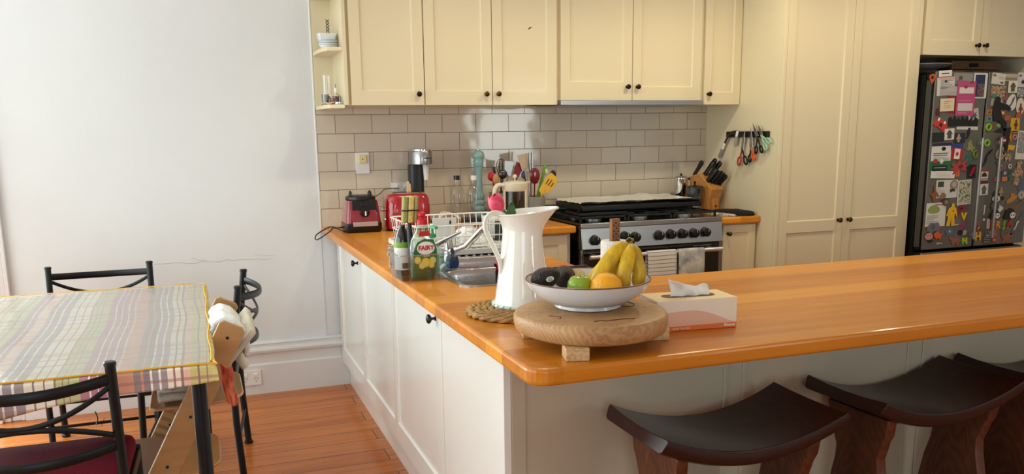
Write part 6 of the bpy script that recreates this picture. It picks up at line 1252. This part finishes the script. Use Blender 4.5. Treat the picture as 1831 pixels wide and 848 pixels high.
def put(name, label, cat, shape, bb, col, rot=0, lift=0, th=.003, extra=(), parent=None):
    "bb in photo pixels (u0,v0,u1,v1); a flat printed or moulded magnet on the fridge skin"
    u0, v0, u1, v1 = bb; xa, za = fr(u0, (v0 + v1) / 2)[0], fr((u0 + u1) / 2, v1)[1]; xb, zb = fr(u1, (v0 + v1) / 2)[0], fr((u0 + u1) / 2, v0)[1]
    d0 = .0006 + lift
    if shape == 'ring':
        b = M(); cx, cz, rx_, rz_ = (xa + xb) / 2, (za + zb) / 2, (xb - xa) / 2 * .72, (zb - za) / 2 * .72
        b.tube([(cx + rx_ * cos(2 * pi * i / 20), YFR - d0 - .004, cz + rz_ * sin(2 * pi * i / 20)) for i in range(20)], (xb - xa) * .15, 8, closed=True)
        o = b.build(name, mc(col))
    elif shape.startswith('L:'):
        me = text_mesh(shape[2:], (zb - za) * 1.35, Matrix.Translation(((xa + xb) / 2, YFR - d0 - .003, (za + zb) / 2)) @ Matrix.Rotation(rad(-rot), 4, 'Y') @ FY, depth=.003, bold=.0022)
        me.materials.clear(); me.materials.append(mc(col)); c = sum((v.co for v in me.vertices), Vector()) / len(me.vertices); me.transform(Matrix.Translation(-c)); o = bpy.data.objects.new(name, me); COL.objects.link(o); o.location = c
    else:
        P = poly(shape, xa, za, xb, zb, rot); P = P if sum(P[i - 1][0] * P[i][1] - P[i][0] * P[i - 1][1] for i in range(len(P))) > 0 else P[::-1]
        o = M().prism(P, -(YFR - d0), -(YFR - d0) + th, FY).build(name, mc(col), smooth=False, bevel=.0006 if th > .002 else 0, seg=1)
    tag(o, label, cat); top = YFR - d0 - th; loc = o.location.copy(); cx, cz = (xa + xb) / 2, (za + zb) / 2; c_, s_ = cos(rad(rot)), sin(rad(rot))
    for k, e in enumerate(extra):
        en, es, (a0, b0, a1, b1), ec = e[:4]; ex0, ex1 = xa + (xb - xa) * a0, xa + (xb - xa) * a1; ez0, ez1 = za + (zb - za) * b0, za + (zb - za) * b1
        P = poly(es, ex0, ez0, ex1, ez1, 0); P = [(cx + (x - cx) * c_ - (z - cz) * s_, cz + (x - cx) * s_ + (z - cz) * c_) for x, z in P]; P = P if sum(P[i - 1][0] * P[i][1] - P[i][0] * P[i - 1][1] for i in range(len(P))) > 0 else P[::-1]
        M(loc).prism(P, -top + .0001 + .0002 * k, -top + .0006 + .0002 * k, FY).build(en, mc(ec), o, smooth=False)
    return o
def lines(n, a0=.12, a1=.88, b0=.2, b1=.75, c='8a8a8a'): return [('printed_line', 'rect', (a0, b0 + (b1 - b0) * i / max(n - 1, 1), a1 - (.2 if i % 3 == 2 else 0), b0 + (b1 - b0) * i / max(n - 1, 1) + .03), c) for i in range(n)]
G = 'magnet'
PH1 = photo('photo_dark', ['1c1a22', '3a2f38', '7a5a50', '2a2832', 'b09a8a'], 55); PH2 = photo('photo_brown', ['4a3626', '8a6a4a', 'c9a880', '3a2a20', '7a8a90'], 45); PH3 = photo('photo_green', ['5a6048', '9aa080', 'c9c4b0', '3e4434', '8a7a60'], 45); PH4 = photo('photo_bw', ['1c1c1c', 'd8d8d6', '444444', 'a8a8a6', '222222'], 70)
# left door
put('letter_paper', 'white and grey letter pinned at the top left of the fridge door', 'paper', 'rect', (1675, 138, 1706, 171), 'cfccc8', 3, .001, .0006, lines(7, .2, .9, .2, .8) + [('pink_strip', 'rect', (.1, .9, .98, .99), 'd8a0a0'), ('black_disc', 'oval', (.42, .72, .56, .84), '101010')])
put('clear_sleeve', 'grey clear-plastic sleeve over the letter at the top left of the fridge', 'paper', 'rect', (1680, 154, 1718, 171), 'a9a7a8', -2, .002, .0006, lines(3, .3, .9, .55, .85, 'd8d8d8'))
put('white_card', 'small white card with one dark line at the very top left of the fridge', 'card', 'rect', (1678, 126, 1701, 137), 'dedbd6', 4, .003, .001, [('printed_line', 'rect', (.2, .42, .8, .58), '555555')])
put('newspaper_photo', 'grey newspaper clipping beside the white letter at the fridge top', 'paper', 'rect', (1705, 131, 1739, 151), '8b8886', -1, .0005, .0006, [('sketch', 'spider', (.25, .35, .5, .85), '4a4846')] + lines(3, .1, .9, .1, .3, '6a6866'))
put('pink_leaflet', 'bright pink folded leaflet on the left fridge door', 'leaflet', 'rect', (1709, 145, 1742, 207), 'b64a78', 0, .0035, .0012, [('white_panel', 'rect', (.12, .64, .9, .82), 'd8cfd0'), ('white_panel', 'rect', (.1, .14, .9, .36), 'ccc8c8'), ('magnet_dot', 'oval', (.35, .78, .55, .88), '7a4a3a'), ('magnet_dot', 'oval', (.65, .93, .85, 1.0), '7a4a3a'), ('printed_line', 'rect', (.12, .42, .8, .44), 'd890ac'), ('printed_line', 'rect', (.12, .07, .6, .09), 'd890ac')])
put('cream_card', 'cream invitation card with fine print left of the pink leaflet', 'card', 'rect', (1680, 176, 1705, 199), 'ddcfae', 2, .0035, .001, lines(4, .25, .75, .25, .75, '9a8a6a'))
put('red_card', 'red card showing behind the cream invitation and the pink leaflet', 'card', 'rect', (1693, 172, 1712, 202), '8a1628', 0, .0005, .001)
put('picture_frame_magnet', 'white-framed deep blue picture at the top right of the left fridge door', 'picture', 'rect', (1740, 131, 1764, 176), 'd8d5d0', 0, .0005, .002, [('blue_picture', 'rect', (.1, .06, .82, .94), '1c2c58')])
put('portrait_photo', 'small dark portrait photo overlapping the blue picture', 'photo', 'rect', (1746, 150, 1758, 173), PH1, 0, .004, .001)
put('octopus_magnet', 'dark red many-legged magnet left of the cream card', G, 'spider', (1672, 191, 1682, 208), '5c1a18')
put('fire_engine_magnet', 'tilted red fire engine magnet with white lamps near the left door edge', G, 'truck', (1669, 213, 1694, 232), 'c03a30', -28, 0, .004, [('white_lamp', 'oval', (.15, .6, .28, .95), 'f2efe8'), ('white_lamp', 'oval', (.62, .7, .75, 1.0), 'f2efe8'), ('window', 'rect', (.4, .3, .6, .6), '30181a')])
put('silhouette_magnet', 'row of black figure silhouettes under the pink leaflet', G, 'crowd', (1695, 206, 1748, 226), '0f0f10', 0, .001)
put('white_strip', 'white strip note under the black silhouettes', 'note', 'rect', (1710, 226, 1748, 232), 'd2cfc8', -2, .001, .0008)
put('scribbled_note', 'white note covered in scribbles right below the pink leaflet', 'note', 'rect', (1731, 195, 1749, 216), 'b9b7b2', 12, .002, .0008, [('scribble', 'spider', (.1, .1, .9, .8), '5a5856')])
put('dome_card', 'cream card with a grey domed building in the middle of the left fridge door', 'card', 'rect', (1688, 230, 1705, 250), 'ddd8cb', 3, .003, .0015, [('building', 'arch', (.15, .1, .85, .9), '4c4c4a')])
put('green_magnet', 'dark green square magnet left of the domed building card', G, 'rect', (1667, 237, 1688, 254), '15241c', 3)
put('saint_photo', 'dark blue souvenir magnet with a pale figure beside the domed building card', G, 'rect', (1705, 238, 1725, 256), '1e2733', 2, .001, .003, [('pale_figure', 'fig', (.2, .1, .6, .95), 'b09a7c')])
put('black_bird_magnet', 'black bird-shaped magnet right of the blue souvenir magnet', G, 'bird', (1723, 230, 1737, 247), '141416', 30)
put('navy_header_letter', 'white letter with a navy header band and a black round magnet', 'letter', 'rect', (1665, 256, 1700, 289), 'dad8d2', 1, .001, .0008, [('navy_band', 'rect', (0, .84, 1, 1), '1a2248'), ('round_magnet', 'oval', (.5, .58, .72, .80), '0c0c0c'), ('printed_line', 'rect', (.1, .42, .85, .47), '3a3a3a'), ('printed_line', 'rect', (.1, .32, .8, .36), '4a4a4a')] + lines(3, .1, .9, .08, .22, 'b0b0b0'))
put('blue_card', 'blue card peeking out above the Canadian flag magnet', 'card', 'rect', (1700, 256, 1721, 272), '22407c', 8, .001, .001)
put('flag_magnet', 'Canadian flag magnet, red bars with a maple leaf', G, 'rect', (1700, 265, 1720, 286), 'a81c2c', -4, .003, .002, [('white_field', 'rect', (.25, .08, .75, .95), 'e8e2da'), ('maple_leaf', 'spider', (.33, .3, .67, .75), 'a81c2c')])
put('crocodile_magnet', 'yellow-green crocodile magnet near the left door handle', G, 'dino2', (1725, 246, 1740, 276), '8a9050', 60)
put('teal_dress_magnet', 'small teal block magnet below the green crocodile', G, 'rect', (1727, 277, 1737, 293), '2a6a58', 0)
put('green_ring_magnet', 'olive green ring half hidden by the left door handle', G, 'ring', (1739, 267, 1747, 285), '6f7d38')
put('green_envelope', 'green card below the navy-header letter', 'card', 'rect', (1661, 288, 1702, 306), '1f6a3a', 0, .001, .001)
put('black_label', 'black name-plate magnet across the green card', G, 'rect', (1666, 296, 1692, 306), '1c1e20', 0, .003, .002, [('printed_line', 'rect', (.1, .55, .9, .65), 'b0b0b0')])
put('crab_magnet', 'tiny red and black crab magnet on the upper edge of the green card', G, 'dome', (1667, 284, 1676, 292), '9c3a2c', 0, .003)
put('robot_magnet', 'tiny white robot magnet on the upper edge of the green card', G, 'fig', (1679, 284, 1686, 293), 'dcdcd8', 0, .003)
put('curled_receipt', 'white receipt curling away below the black name plate', 'paper', 'rect', (1663, 306, 1706, 319), 'dfddd6', -2, .004, .0008, lines(3, .2, .8, .2, .7, 'b8b6b0'))
put('lobster_magnet', 'big salmon-red lobster magnet in the middle of the left fridge door', G, 'spider', (1697, 286, 1732, 309), 'b23c40', 10, .003, .004, [('dark_centre', 'oval', (.42, .3, .66, .62), '5a2428')])
put('letter_magnet', 'orange number magnet below the red lobster', G, 'L:8', (1704, 303, 1717, 317), 'd8701c')
put('red_dancer_magnet', 'black square magnet with a red figure near the left door handle', G, 'rect', (1729, 295, 1744, 319), '181214', 0, .001, .003, [('red_figure', 'bird', (.2, .15, .85, .9), 'b41c28')])
put('music_sheet', 'white sheet with a small dark photo and music notes', 'paper', 'rect', (1673, 322, 1711, 354), 'cfcdc8', 0, .001, .0008, [('dark_photo', 'rect', (.08, .62, .35, .92), '3a4038'), ('notes', 'spider', (.62, .3, .95, .55), '2c2c2c')] + lines(3, .08, .4, .3, .5, 'a0a0a0'))
put('glass_magnet', 'round clear glass magnet on the upper right of the music sheet', G, 'oval', (1698, 322, 1711, 338), '8a8078', 0, .003, .004, [('face', 'oval', (.2, .2, .8, .8), 'b8a898')])
put('kangaroo_magnet', 'orange-brown kangaroo magnet at the left edge of the music sheet', G, 'kanga', (1662, 332, 1679, 362), '8a5226', 0, .003)
put('shell_magnet', 'brown sea shell magnet at the lower edge of the music sheet', G, 'egg', (1679, 345, 1690, 356), '8a6850', 20, .003)
put('glass_magnet', 'dark round glass magnet between the music sheet and the map sheet', G, 'oval', (1684, 355, 1696, 368), '4c4038', 0, .005, .004, [('face', 'oval', (.2, .2, .8, .8), '8a7a6c')])
put('framed_painting', 'narrow white-framed picture of a green landscape on the left fridge door', 'picture', 'rect', (1711, 322, 1735, 366), 'c8c4ba', 3, .002, .003, [('painting', 'rect', (.08, .05, .92, .95), PH3)])
put('map_sheet', 'white sheet with a green map printed on it, lower left of the fridge', 'paper', 'rect', (1655, 363, 1690, 405), 'd6d3ce', 0, .001, .0008, [('printed_map', 'egg', (.08, .55, .68, .92), '8f9a4e'), ('red_line', 'rect', (.45, .9, .85, .94), 'b0402c')] + lines(5, .05, .6, .12, .45, 'a8a8a6'))
put('yellow_man_magnet', 'flat yellow walking man magnet', G, 'man', (1690, 363, 1710, 404), 'e0b012', 0, .004, .003, [('dark_badge', 'oval', (.55, .62, .66, .68), '3a2a10')])
put('racing_car_magnet', 'dark red racing car magnet tilted beside the yellow man', G, 'car', (1708, 368, 1726, 381), '8c1a30', 28, .002, .003, [('window', 'rect', (.4, .45, .7, .7), '2a1014')])
put('letter_magnet', 'yellow letter V magnet on the left fridge door', G, 'L:V', (1717, 381, 1728, 395), 'dcb41c')
put('hat_magnet', 'grey bowler hat magnet below the racing car', G, 'dome', (1701, 390, 1716, 403), '6a6a6c', 0, .001, .003, [('white_text', 'rect', (.2, .02, .8, .14), 'c8c8c8')])
put('magenta_bird_magnet', 'magenta bird magnet below the yellow V', G, 'bird', (1713, 399, 1725, 412), 'a82468')
put('eye_magnet', 'black blob magnet with white specks below the magenta bird', G, 'oval', (1712, 411, 1721, 421), '121214')
put('small_lettering_magnet', 'small pale scrap magnet right of the black blob', G, 'wedge', (1721, 411, 1728, 422), 'a8a49c')
put('elephant_magnet', 'grey-blue elephant magnet with pink outline at the lower left of the fridge', G, 'eleph', (1656, 398, 1679, 420), '6a6c78', 0, .004, .003, [('ear', 'oval', (.3, .4, .6, .85), '54565f')])
put('orange_fish_magnet', 'orange fish magnet right below the grey elephant', G, 'fish', (1667, 413, 1682, 429), 'd85a14', -20, .006)
put('pink_pig_magnet', 'pink pig face magnet below the elephant', G, 'oval', (1652, 417, 1666, 429), 'c98a88', 0, .006, .003, [('eye', 'oval', (.25, .55, .38, .7), '2a1a1a'), ('eye', 'oval', (.6, .55, .73, .7), '2a1a1a')])
put('black_dot_magnet', 'black round magnet below the pink pig face', G, 'oval', (1658, 428, 1667, 434), '101010', 0, .001)
put('blue_dial_magnet', 'blue-grey round magnet with a small dial at the bottom of the left door', G, 'oval', (1690, 407, 1703, 421), '566a80', 0, 0, .004, [('dial', 'oval', (.4, .35, .7, .65), 'a8b0b8')])
put('brown_dinosaur_magnet', 'rosy brown long-necked dinosaur magnet at the bottom of the left door', G, 'dino', (1695, 421, 1718, 439), '8c5a50', 0, 0, .004)
put('letter_magnet', 'lime green letter N magnet at the bottom of the left door', G, 'L:N', (1718, 426, 1730, 437), '9cc41e')
put('tweezers_magnet', 'thin silver clip magnet at the bottom left of the fridge', G, 'bone', (1675, 429, 1683, 441), 'b4aca0', 120)
# strip between the gap and the right handle
put('square_magnet', 'small orange square magnet beside the black kicking figure', G, 'rect', (1764, 196, 1773, 206), 'b07a34', 0, 0, .003, [('face', 'oval', (.25, .2, .75, .8), '6e4418')])
put('square_magnet', 'small blue-grey square magnet below the orange square', G, 'rect', (1763, 207, 1773, 218), '6c8484', 0, 0, .003, [('face', 'oval', (.25, .2, .75, .8), '3e5658')])
put('ring_magnet', 'lime green ring magnet, upper of the two on the right door', G, 'ring', (1761, 220, 1772, 235), '7fae2c')
put('ring_magnet', 'lime green ring magnet, lower of the two on the right door', G, 'ring', (1758, 249, 1769, 263), '7fae2c')
put('eye_magnet', 'tiny brown eye magnet just right of the upper green ring', G, 'oval', (1771, 222, 1779, 230), '7a4a28')
put('eye_magnet', 'tiny green and red oval magnet under the black kicking figure', G, 'oval', (1781, 221, 1789, 228), '8a9a6a', -10)
put('whale_magnet', 'long black whale magnet beside the right door handle', G, 'whale', (1756, 267, 1773, 299), '141416', 0, .001)
put('bear_card', 'small red-topped card with a black bear', 'card', 'rect', (1752, 304, 1766, 328), 'd0ccc4', 0, .001, .0015, [('red_band', 'rect', (0, .88, 1, 1), 'a82a20'), ('bear', 'dome', (.15, .5, .85, .82), '181818'), ('dark_band', 'rect', (0, 0, 1, .22), '5a1c1c'), ('red_stripe', 'rect', (0, .3, 1, .36), 'a8443c')])
put('dome_card', 'small white card with a grey domed building, below the bear card', 'card', 'rect', (1751, 329, 1766, 349), 'd2cfc6', 2, .001, .0015, [('building', 'arch', (.15, .1, .85, .9), '54564e')])
put('bone_magnet', 'white bone-shaped magnet below the small domed building card', G, 'bone', (1757, 367, 1763, 384), 'd4cfc6', 15)
put('pearl_magnet', 'tiny white bead magnet left of the right door handle', G, 'oval', (1757, 391, 1761, 395), 'd8d4cc')
put('button_magnet', 'small rust ring magnet on the strip left of the right handle', G, 'oval', (1744, 390, 1748, 397), '8a4a3a')
put('chilli_magnet', 'round dark red magnet with a yellow tick above the yellow H', G, 'oval', (1744, 403, 1753, 413), '7c2014', 0, 0, .003, [('yellow_tick', 'bone', (.3, .2, .8, .8), 'e8c860')])
put('letter_magnet', 'yellow letter H magnet at the foot of the right door', G, 'L:H', (1743, 416, 1752, 431), 'dcb01c')
put('pencil_magnet', 'white pencil-shaped magnet along the right door handle', G, 'rect', (1764, 391, 1769, 409), 'd0ccc2', 4)
put('bell_magnet', 'grey and white bell magnet above the striped magnet', G, 'dome', (1760, 411, 1770, 423), '6e7478', 0, .001, .003, [('white_patch', 'dome', (.3, .0, .9, .5), 'd4d0c8')])
put('striped_magnet', 'black and white striped magnet at the foot of the right door', G, 'rect', (1757, 423, 1771, 435), '1a1a1a', -3, .001, .003, [('stripe', 'rect', (0, .15, 1, .25), 'bcb8b0'), ('stripe', 'rect', (0, .45, 1, .55), 'bcb8b0'), ('stripe', 'rect', (0, .75, 1, .85), 'bcb8b0')])
# right door
put('map_postcard', 'white postcard with small drawings at the top of the right door', 'postcard', 'rect', (1773, 131, 1797, 151), 'cfccc8', -4, .001, .001, [('drawing', 'egg', (.05, .65, .3, .95), '8a7a50'), ('drawing', 'oval', (.65, .08, .9, .28), '8a4a3a')] + lines(3, .5, .9, .5, .75, 'a0a0a0'))
put('beige_photo', 'beige photo card behind the domed building card on the right door', 'photo', 'rect', (1796, 132, 1819, 145), 'b8ab90', 0, .0005, .001, [('skyline', 'crowd', (.05, .15, .95, .6), '8a7a60')])
put('dome_card', 'large cream card with a grey domed building on the right door', 'card', 'rect', (1802, 145, 1818, 166), 'dcd6c4', 0, .003, .0015, [('building', 'arch', (.15, .1, .85, .9), '50524a')])
o = put('speed_sign_card', 'white card printed with the number 40 at the right edge of the photo', 'card', 'rect', (1819, 130, 1841, 156), 'c6c6c4', -2, .001, .001, [('arrow', 'wedge', (.1, .7, .3, .85), '222222')])
x_, z_ = fr(1829, 147); put_text('number', '40', .035, Matrix.Translation((x_, YFR - .0042, z_)) @ FY, mat('print_111111', H('111111'), .5), o, off=o.location, bold=.001)
put('zebra_magnet', 'black and white patterned magnet below the number card', G, 'rect', (1818, 158, 1840, 173), PH4, 0, .001)
put('group_photo', 'brownish group photo behind the black kicking figure', 'photo', 'rect', (1772, 154, 1797, 178), PH2, 0, .0005, .001)
put('white_square', 'plain pale card behind the head of the black kicking figure', 'card', 'rect', (1772, 174, 1792, 189), 'a8a29a', 0, .0003, .001)
put('teal_blob_magnet', 'small teal magnet on the left of the group photo', G, 'oval', (1772, 168, 1781, 175), '3a7c88', 0, .003)
put('shrimp_magnet', 'pinkish-brown shrimp magnet on the right of the group photo', G, 'kanga', (1794, 164, 1803, 184), '8a5a4c', 0, .002)
put('footballer_silhouette', 'black kicking footballer silhouette on the right door', 'silhouette', 'kick', (1773, 172, 1805, 236), '0c0c0c', 0, .006)
put('bent_silhouette', 'separate black bent-leg silhouette below the kicking figure', 'silhouette', 'boomer', (1775, 228, 1804, 270), '0c0c0c', 0, .006)
put('penguin_magnet', 'white oval magnet with a grey bird on the right door', G, 'egg', (1799, 168, 1816, 198), 'd8d4cc', -12, .003, .003, [('grey_bird', 'bird', (.3, .2, .7, .9), '55565a')])
put('dog_magnet', 'white oval magnet with a brown dog on the right door', G, 'oval', (1816, 175, 1830, 206), 'd4cdc0', 4, .003, .003, [('brown_dog', 'fig', (.25, .05, .8, .7), '7c3c24')])
put('red_bowl_magnet', 'red-orange blob magnet under the brown dog magnet', G, 'dome', (1815, 200, 1824, 211), 'b44a38', 0, .005)
put('goldfish_magnet', 'orange and yellow fish magnet between the legs of the kicking figure', G, 'fish', (1786, 197, 1796, 207), 'c8801c', 0, .003, .003, [('white_patch', 'oval', (.4, .3, .7, .6), 'e8dcc0')])
put('toucan_magnet', 'small orange and green leaf magnet right of the kicking figure', G, 'wedge', (1795, 206, 1806, 218), 'b8562c', 0, .001)
put('dancer_card', 'yellow card with a brown dancer on the right door', 'card', 'rect', (1806, 211, 1822, 237), 'd0a428', 2, .001, .003, [('dancer', 'fig', (.35, .2, .8, .9), '5c2c1a'), ('dark_caption', 'rect', (.1, .04, .85, .12), '4a3010')])
put('letter_magnet', 'orange-yellow letter R magnet below the dancer card', G, 'L:R', (1800, 240, 1809, 253), 'd8961c')
put('letter_magnet', 'pale pink ring-shaped letter magnet right of the orange R', G, 'ring', (1809, 240, 1817, 251), 'b87a78')
put('london_sign_magnet', 'maroon round magnet with a white bar on the right door', G, 'oval', (1783, 243, 1796, 260), '7c1628', 0, .009, .003, [('white_bar', 'rect', (.1, .42, .45, .62), 'ded6cc'), ('white_bar', 'rect', (.55, .42, .95, .62), 'ded6cc')])
put('owl_magnet', 'tan patterned owl magnet below the maroon round magnet', G, 'egg', (1780, 260, 1795, 287), PH2, -10, .003)
put('cheese_magnet', 'yellow cheese wedge magnet on the right door', G, 'wedge', (1797, 258, 1814, 271), 'd8a818', 0, .002)
put('dogs_magnet', 'brown and white dogs magnet below the yellow cheese', G, 'dino', (1791, 269, 1809, 289), PH2, 0, .003)
put('polaroid_photo', 'black and white portrait polaroid at the right edge of the photo', 'photo', 'rect', (1817, 234, 1836, 285), 'd4cfc6', -2, .001, .001, [('portrait', 'rect', (.1, .22, .95, .95), PH4)])
put('couple_magnet', 'magnet of a couple in black and white clothes at the right edge', G, 'fig', (1809, 286, 1829, 331), PH2, -8, .002)
put('small_dark_magnet', 'small dark round magnet between owl and pink skull', G, 'oval', (1780, 288, 1786, 295), '4a4844', 0, .001)
put('skull_magnet', 'pinkish skull magnet on the right door', G, 'egg', (1782, 293, 1792, 308), 'a06a68', 180, .001, .003, [('eye', 'oval', (.2, .4, .42, .6), '3a2024'), ('eye', 'oval', (.58, .4, .8, .6), '3a2024')])
put('mermaid_magnet', 'pink doll magnet below the pink skull', G, 'fig', (1777, 306, 1788, 333), 'a85a68', 0, .001)
put('bus_magnet', 'orange and blue upright card magnet right of the pink doll', G, 'rect', (1790, 303, 1801, 325), '4a4c5e', 2, .001, .003, [('orange_patch', 'rect', (.1, .05, .9, .4), 'd07a2c'), ('head', 'oval', (.3, .55, .7, .85), 'a8b0b8')])
put('round_eye_magnet', 'small white and black round magnet above the teal figure', G, 'oval', (1801, 293, 1808, 302), 'c0bcb4', 0, .003, .003, [('pupil', 'oval', (.3, .3, .7, .7), '202020')])
put('teal_figure_magnet', 'dull teal figure magnet right of the orange and blue card', G, 'fig', (1801, 304, 1810, 324), '2f5c54', 0, .001)
put('blue_blob_magnet', 'slate blue magnet at the right edge beside the compass', G, 'dome', (1819, 326, 1834, 340), '4a6078', 0, .001)
put('compass_magnet', 'round silver compass-like magnet at the right edge', G, 'oval', (1819, 340, 1831, 357), '8c8880', 0, .001, .005, [('dial', 'oval', (.18, .18, .82, .82), 'bcb8b0'), ('face', 'oval', (.35, .3, .6, .7), '5c4a40')])
put('orange_cat_magnet', 'orange cat magnet with a long tail on the right door', G, 'cat', (1799, 343, 1818, 364), 'b87a2c', 0, .001)
put('black_cow_magnet', 'black hand-shaped magnet at the left of the giraffe', G, 'dome', (1774, 339, 1788, 350), '111112', 10, .001)
put('giraffe_magnet', 'small tan giraffe magnet on the right door', G, 'fig', (1785, 334, 1793, 351), 'a8804a', 0, .002)
put('cow_magnet', 'black and white cow magnet below the black hand-shaped one', G, 'oval', (1773, 350, 1787, 361), 'c8c4bc', 0, .003, .003, [('patch', 'oval', (.3, .2, .7, .7), '181818')])
put('small_dark_magnet', 'black pill-shaped magnet right of the black and white cow', G, 'oval', (1787, 351, 1795, 358), '141414', 0, .001)
put('glass_magnet', 'round dark glass magnet above the left panda', G, 'oval', (1770, 360, 1783, 376), '4c4a46', 0, .001, .004, [('face', 'oval', (.2, .2, .8, .8), '7c7468')])
put('white_rabbit_magnet', 'white leaping magnet between the glass magnet and the pandas', G, 'cat', (1780, 366, 1792, 381), 'd0ccc4', 0, .005)
put('brachiosaurus_magnet', 'brown long-necked dinosaur magnet above the right panda', G, 'longneck', (1791, 358, 1829, 378), '6e5a44', 0, .001)
def panda(label, bb):
    o = put('panda_magnet', label, G, 'dome', bb, '111111', 0, .004, .006, [('white_face', 'oval', (.48, .06, .92, .62), 'dedad2'), ('eye', 'oval', (.56, .28, .66, .44), '121212'), ('eye', 'oval', (.74, .28, .84, .44), '121212')])
panda('black panda magnet with white face, left of the pair', (1768, 374, 1787, 392)); panda('black panda magnet with white face, right of the pair', (1793, 372, 1815, 392))
put('letter_magnet', 'dark red letter M magnet at the start of the letter row', G, 'L:M', (1770, 396, 1780, 410), 'a0261c')
put('letter_magnet', 'yellow letter R magnet in the letter row', G, 'L:R', (1778, 396, 1788, 409), 'd4a01c')
put('letter_magnet', 'green letter J magnet in the letter row', G, 'L:J', (1790, 394, 1799, 408), '7ea838')
put('letter_magnet', 'red letter A magnet at the end of the letter row', G, 'L:A', (1799, 394, 1809, 407), 'b42a24')
put('shark_magnet', 'grey and white shark magnet at the lower right of the fridge', G, 'shark', (1805, 377, 1828, 421), '5c5e62', 0, .001, .003, [('white_belly', 'bone', (.3, .22, .72, .6), 'c0bcb6')])
put('pig_magnet', 'pink snail magnet below the letter row', G, 'egg', (1771, 411, 1781, 424), 'b05a58', 0, .001)
put('ladybird_magnet', 'small red round magnet below the pink snail', G, 'oval', (1772, 424, 1782, 434), 'a83a28', 0, .001, .003, [('dot', 'oval', (.35, .35, .65, .65), 'd8c0a8')])
put('dinosaur_magnet', 'brown two-legged dinosaur magnet at the bottom of the right door', G, 'dino2', (1787, 407, 1811, 435), '8c5a34', 0, .001)
# one on the black side of the fridge
p = at('x', FX0, 1668, 141); o = M().prism([(p.y - .022, p.z + .022), (p.y - .024, p.z + .008), (p.y, p.z - .030), (p.y + .024, p.z + .008), (p.y + .022, p.z + .022), (p.y, p.z + .030)][::-1], 0, .003, Matrix(((0, 0, -1, FX0 - .0005), (1, 0, 0, 0), (0, 1, 0, 0), (0, 0, 0, 1)))).build('pin_magnet', mat('print_c04a30', H('c04a30'), .4)); tag(o, 'orange-red drop-shaped magnet on the black side of the fridge', G)
M(o.location).sphere((p.x - .0035, p.y, p.z + .008), (.0015, .011, .011)).build('dark_centre', mat('print_2a1210', H('2a1210'), .4), o)
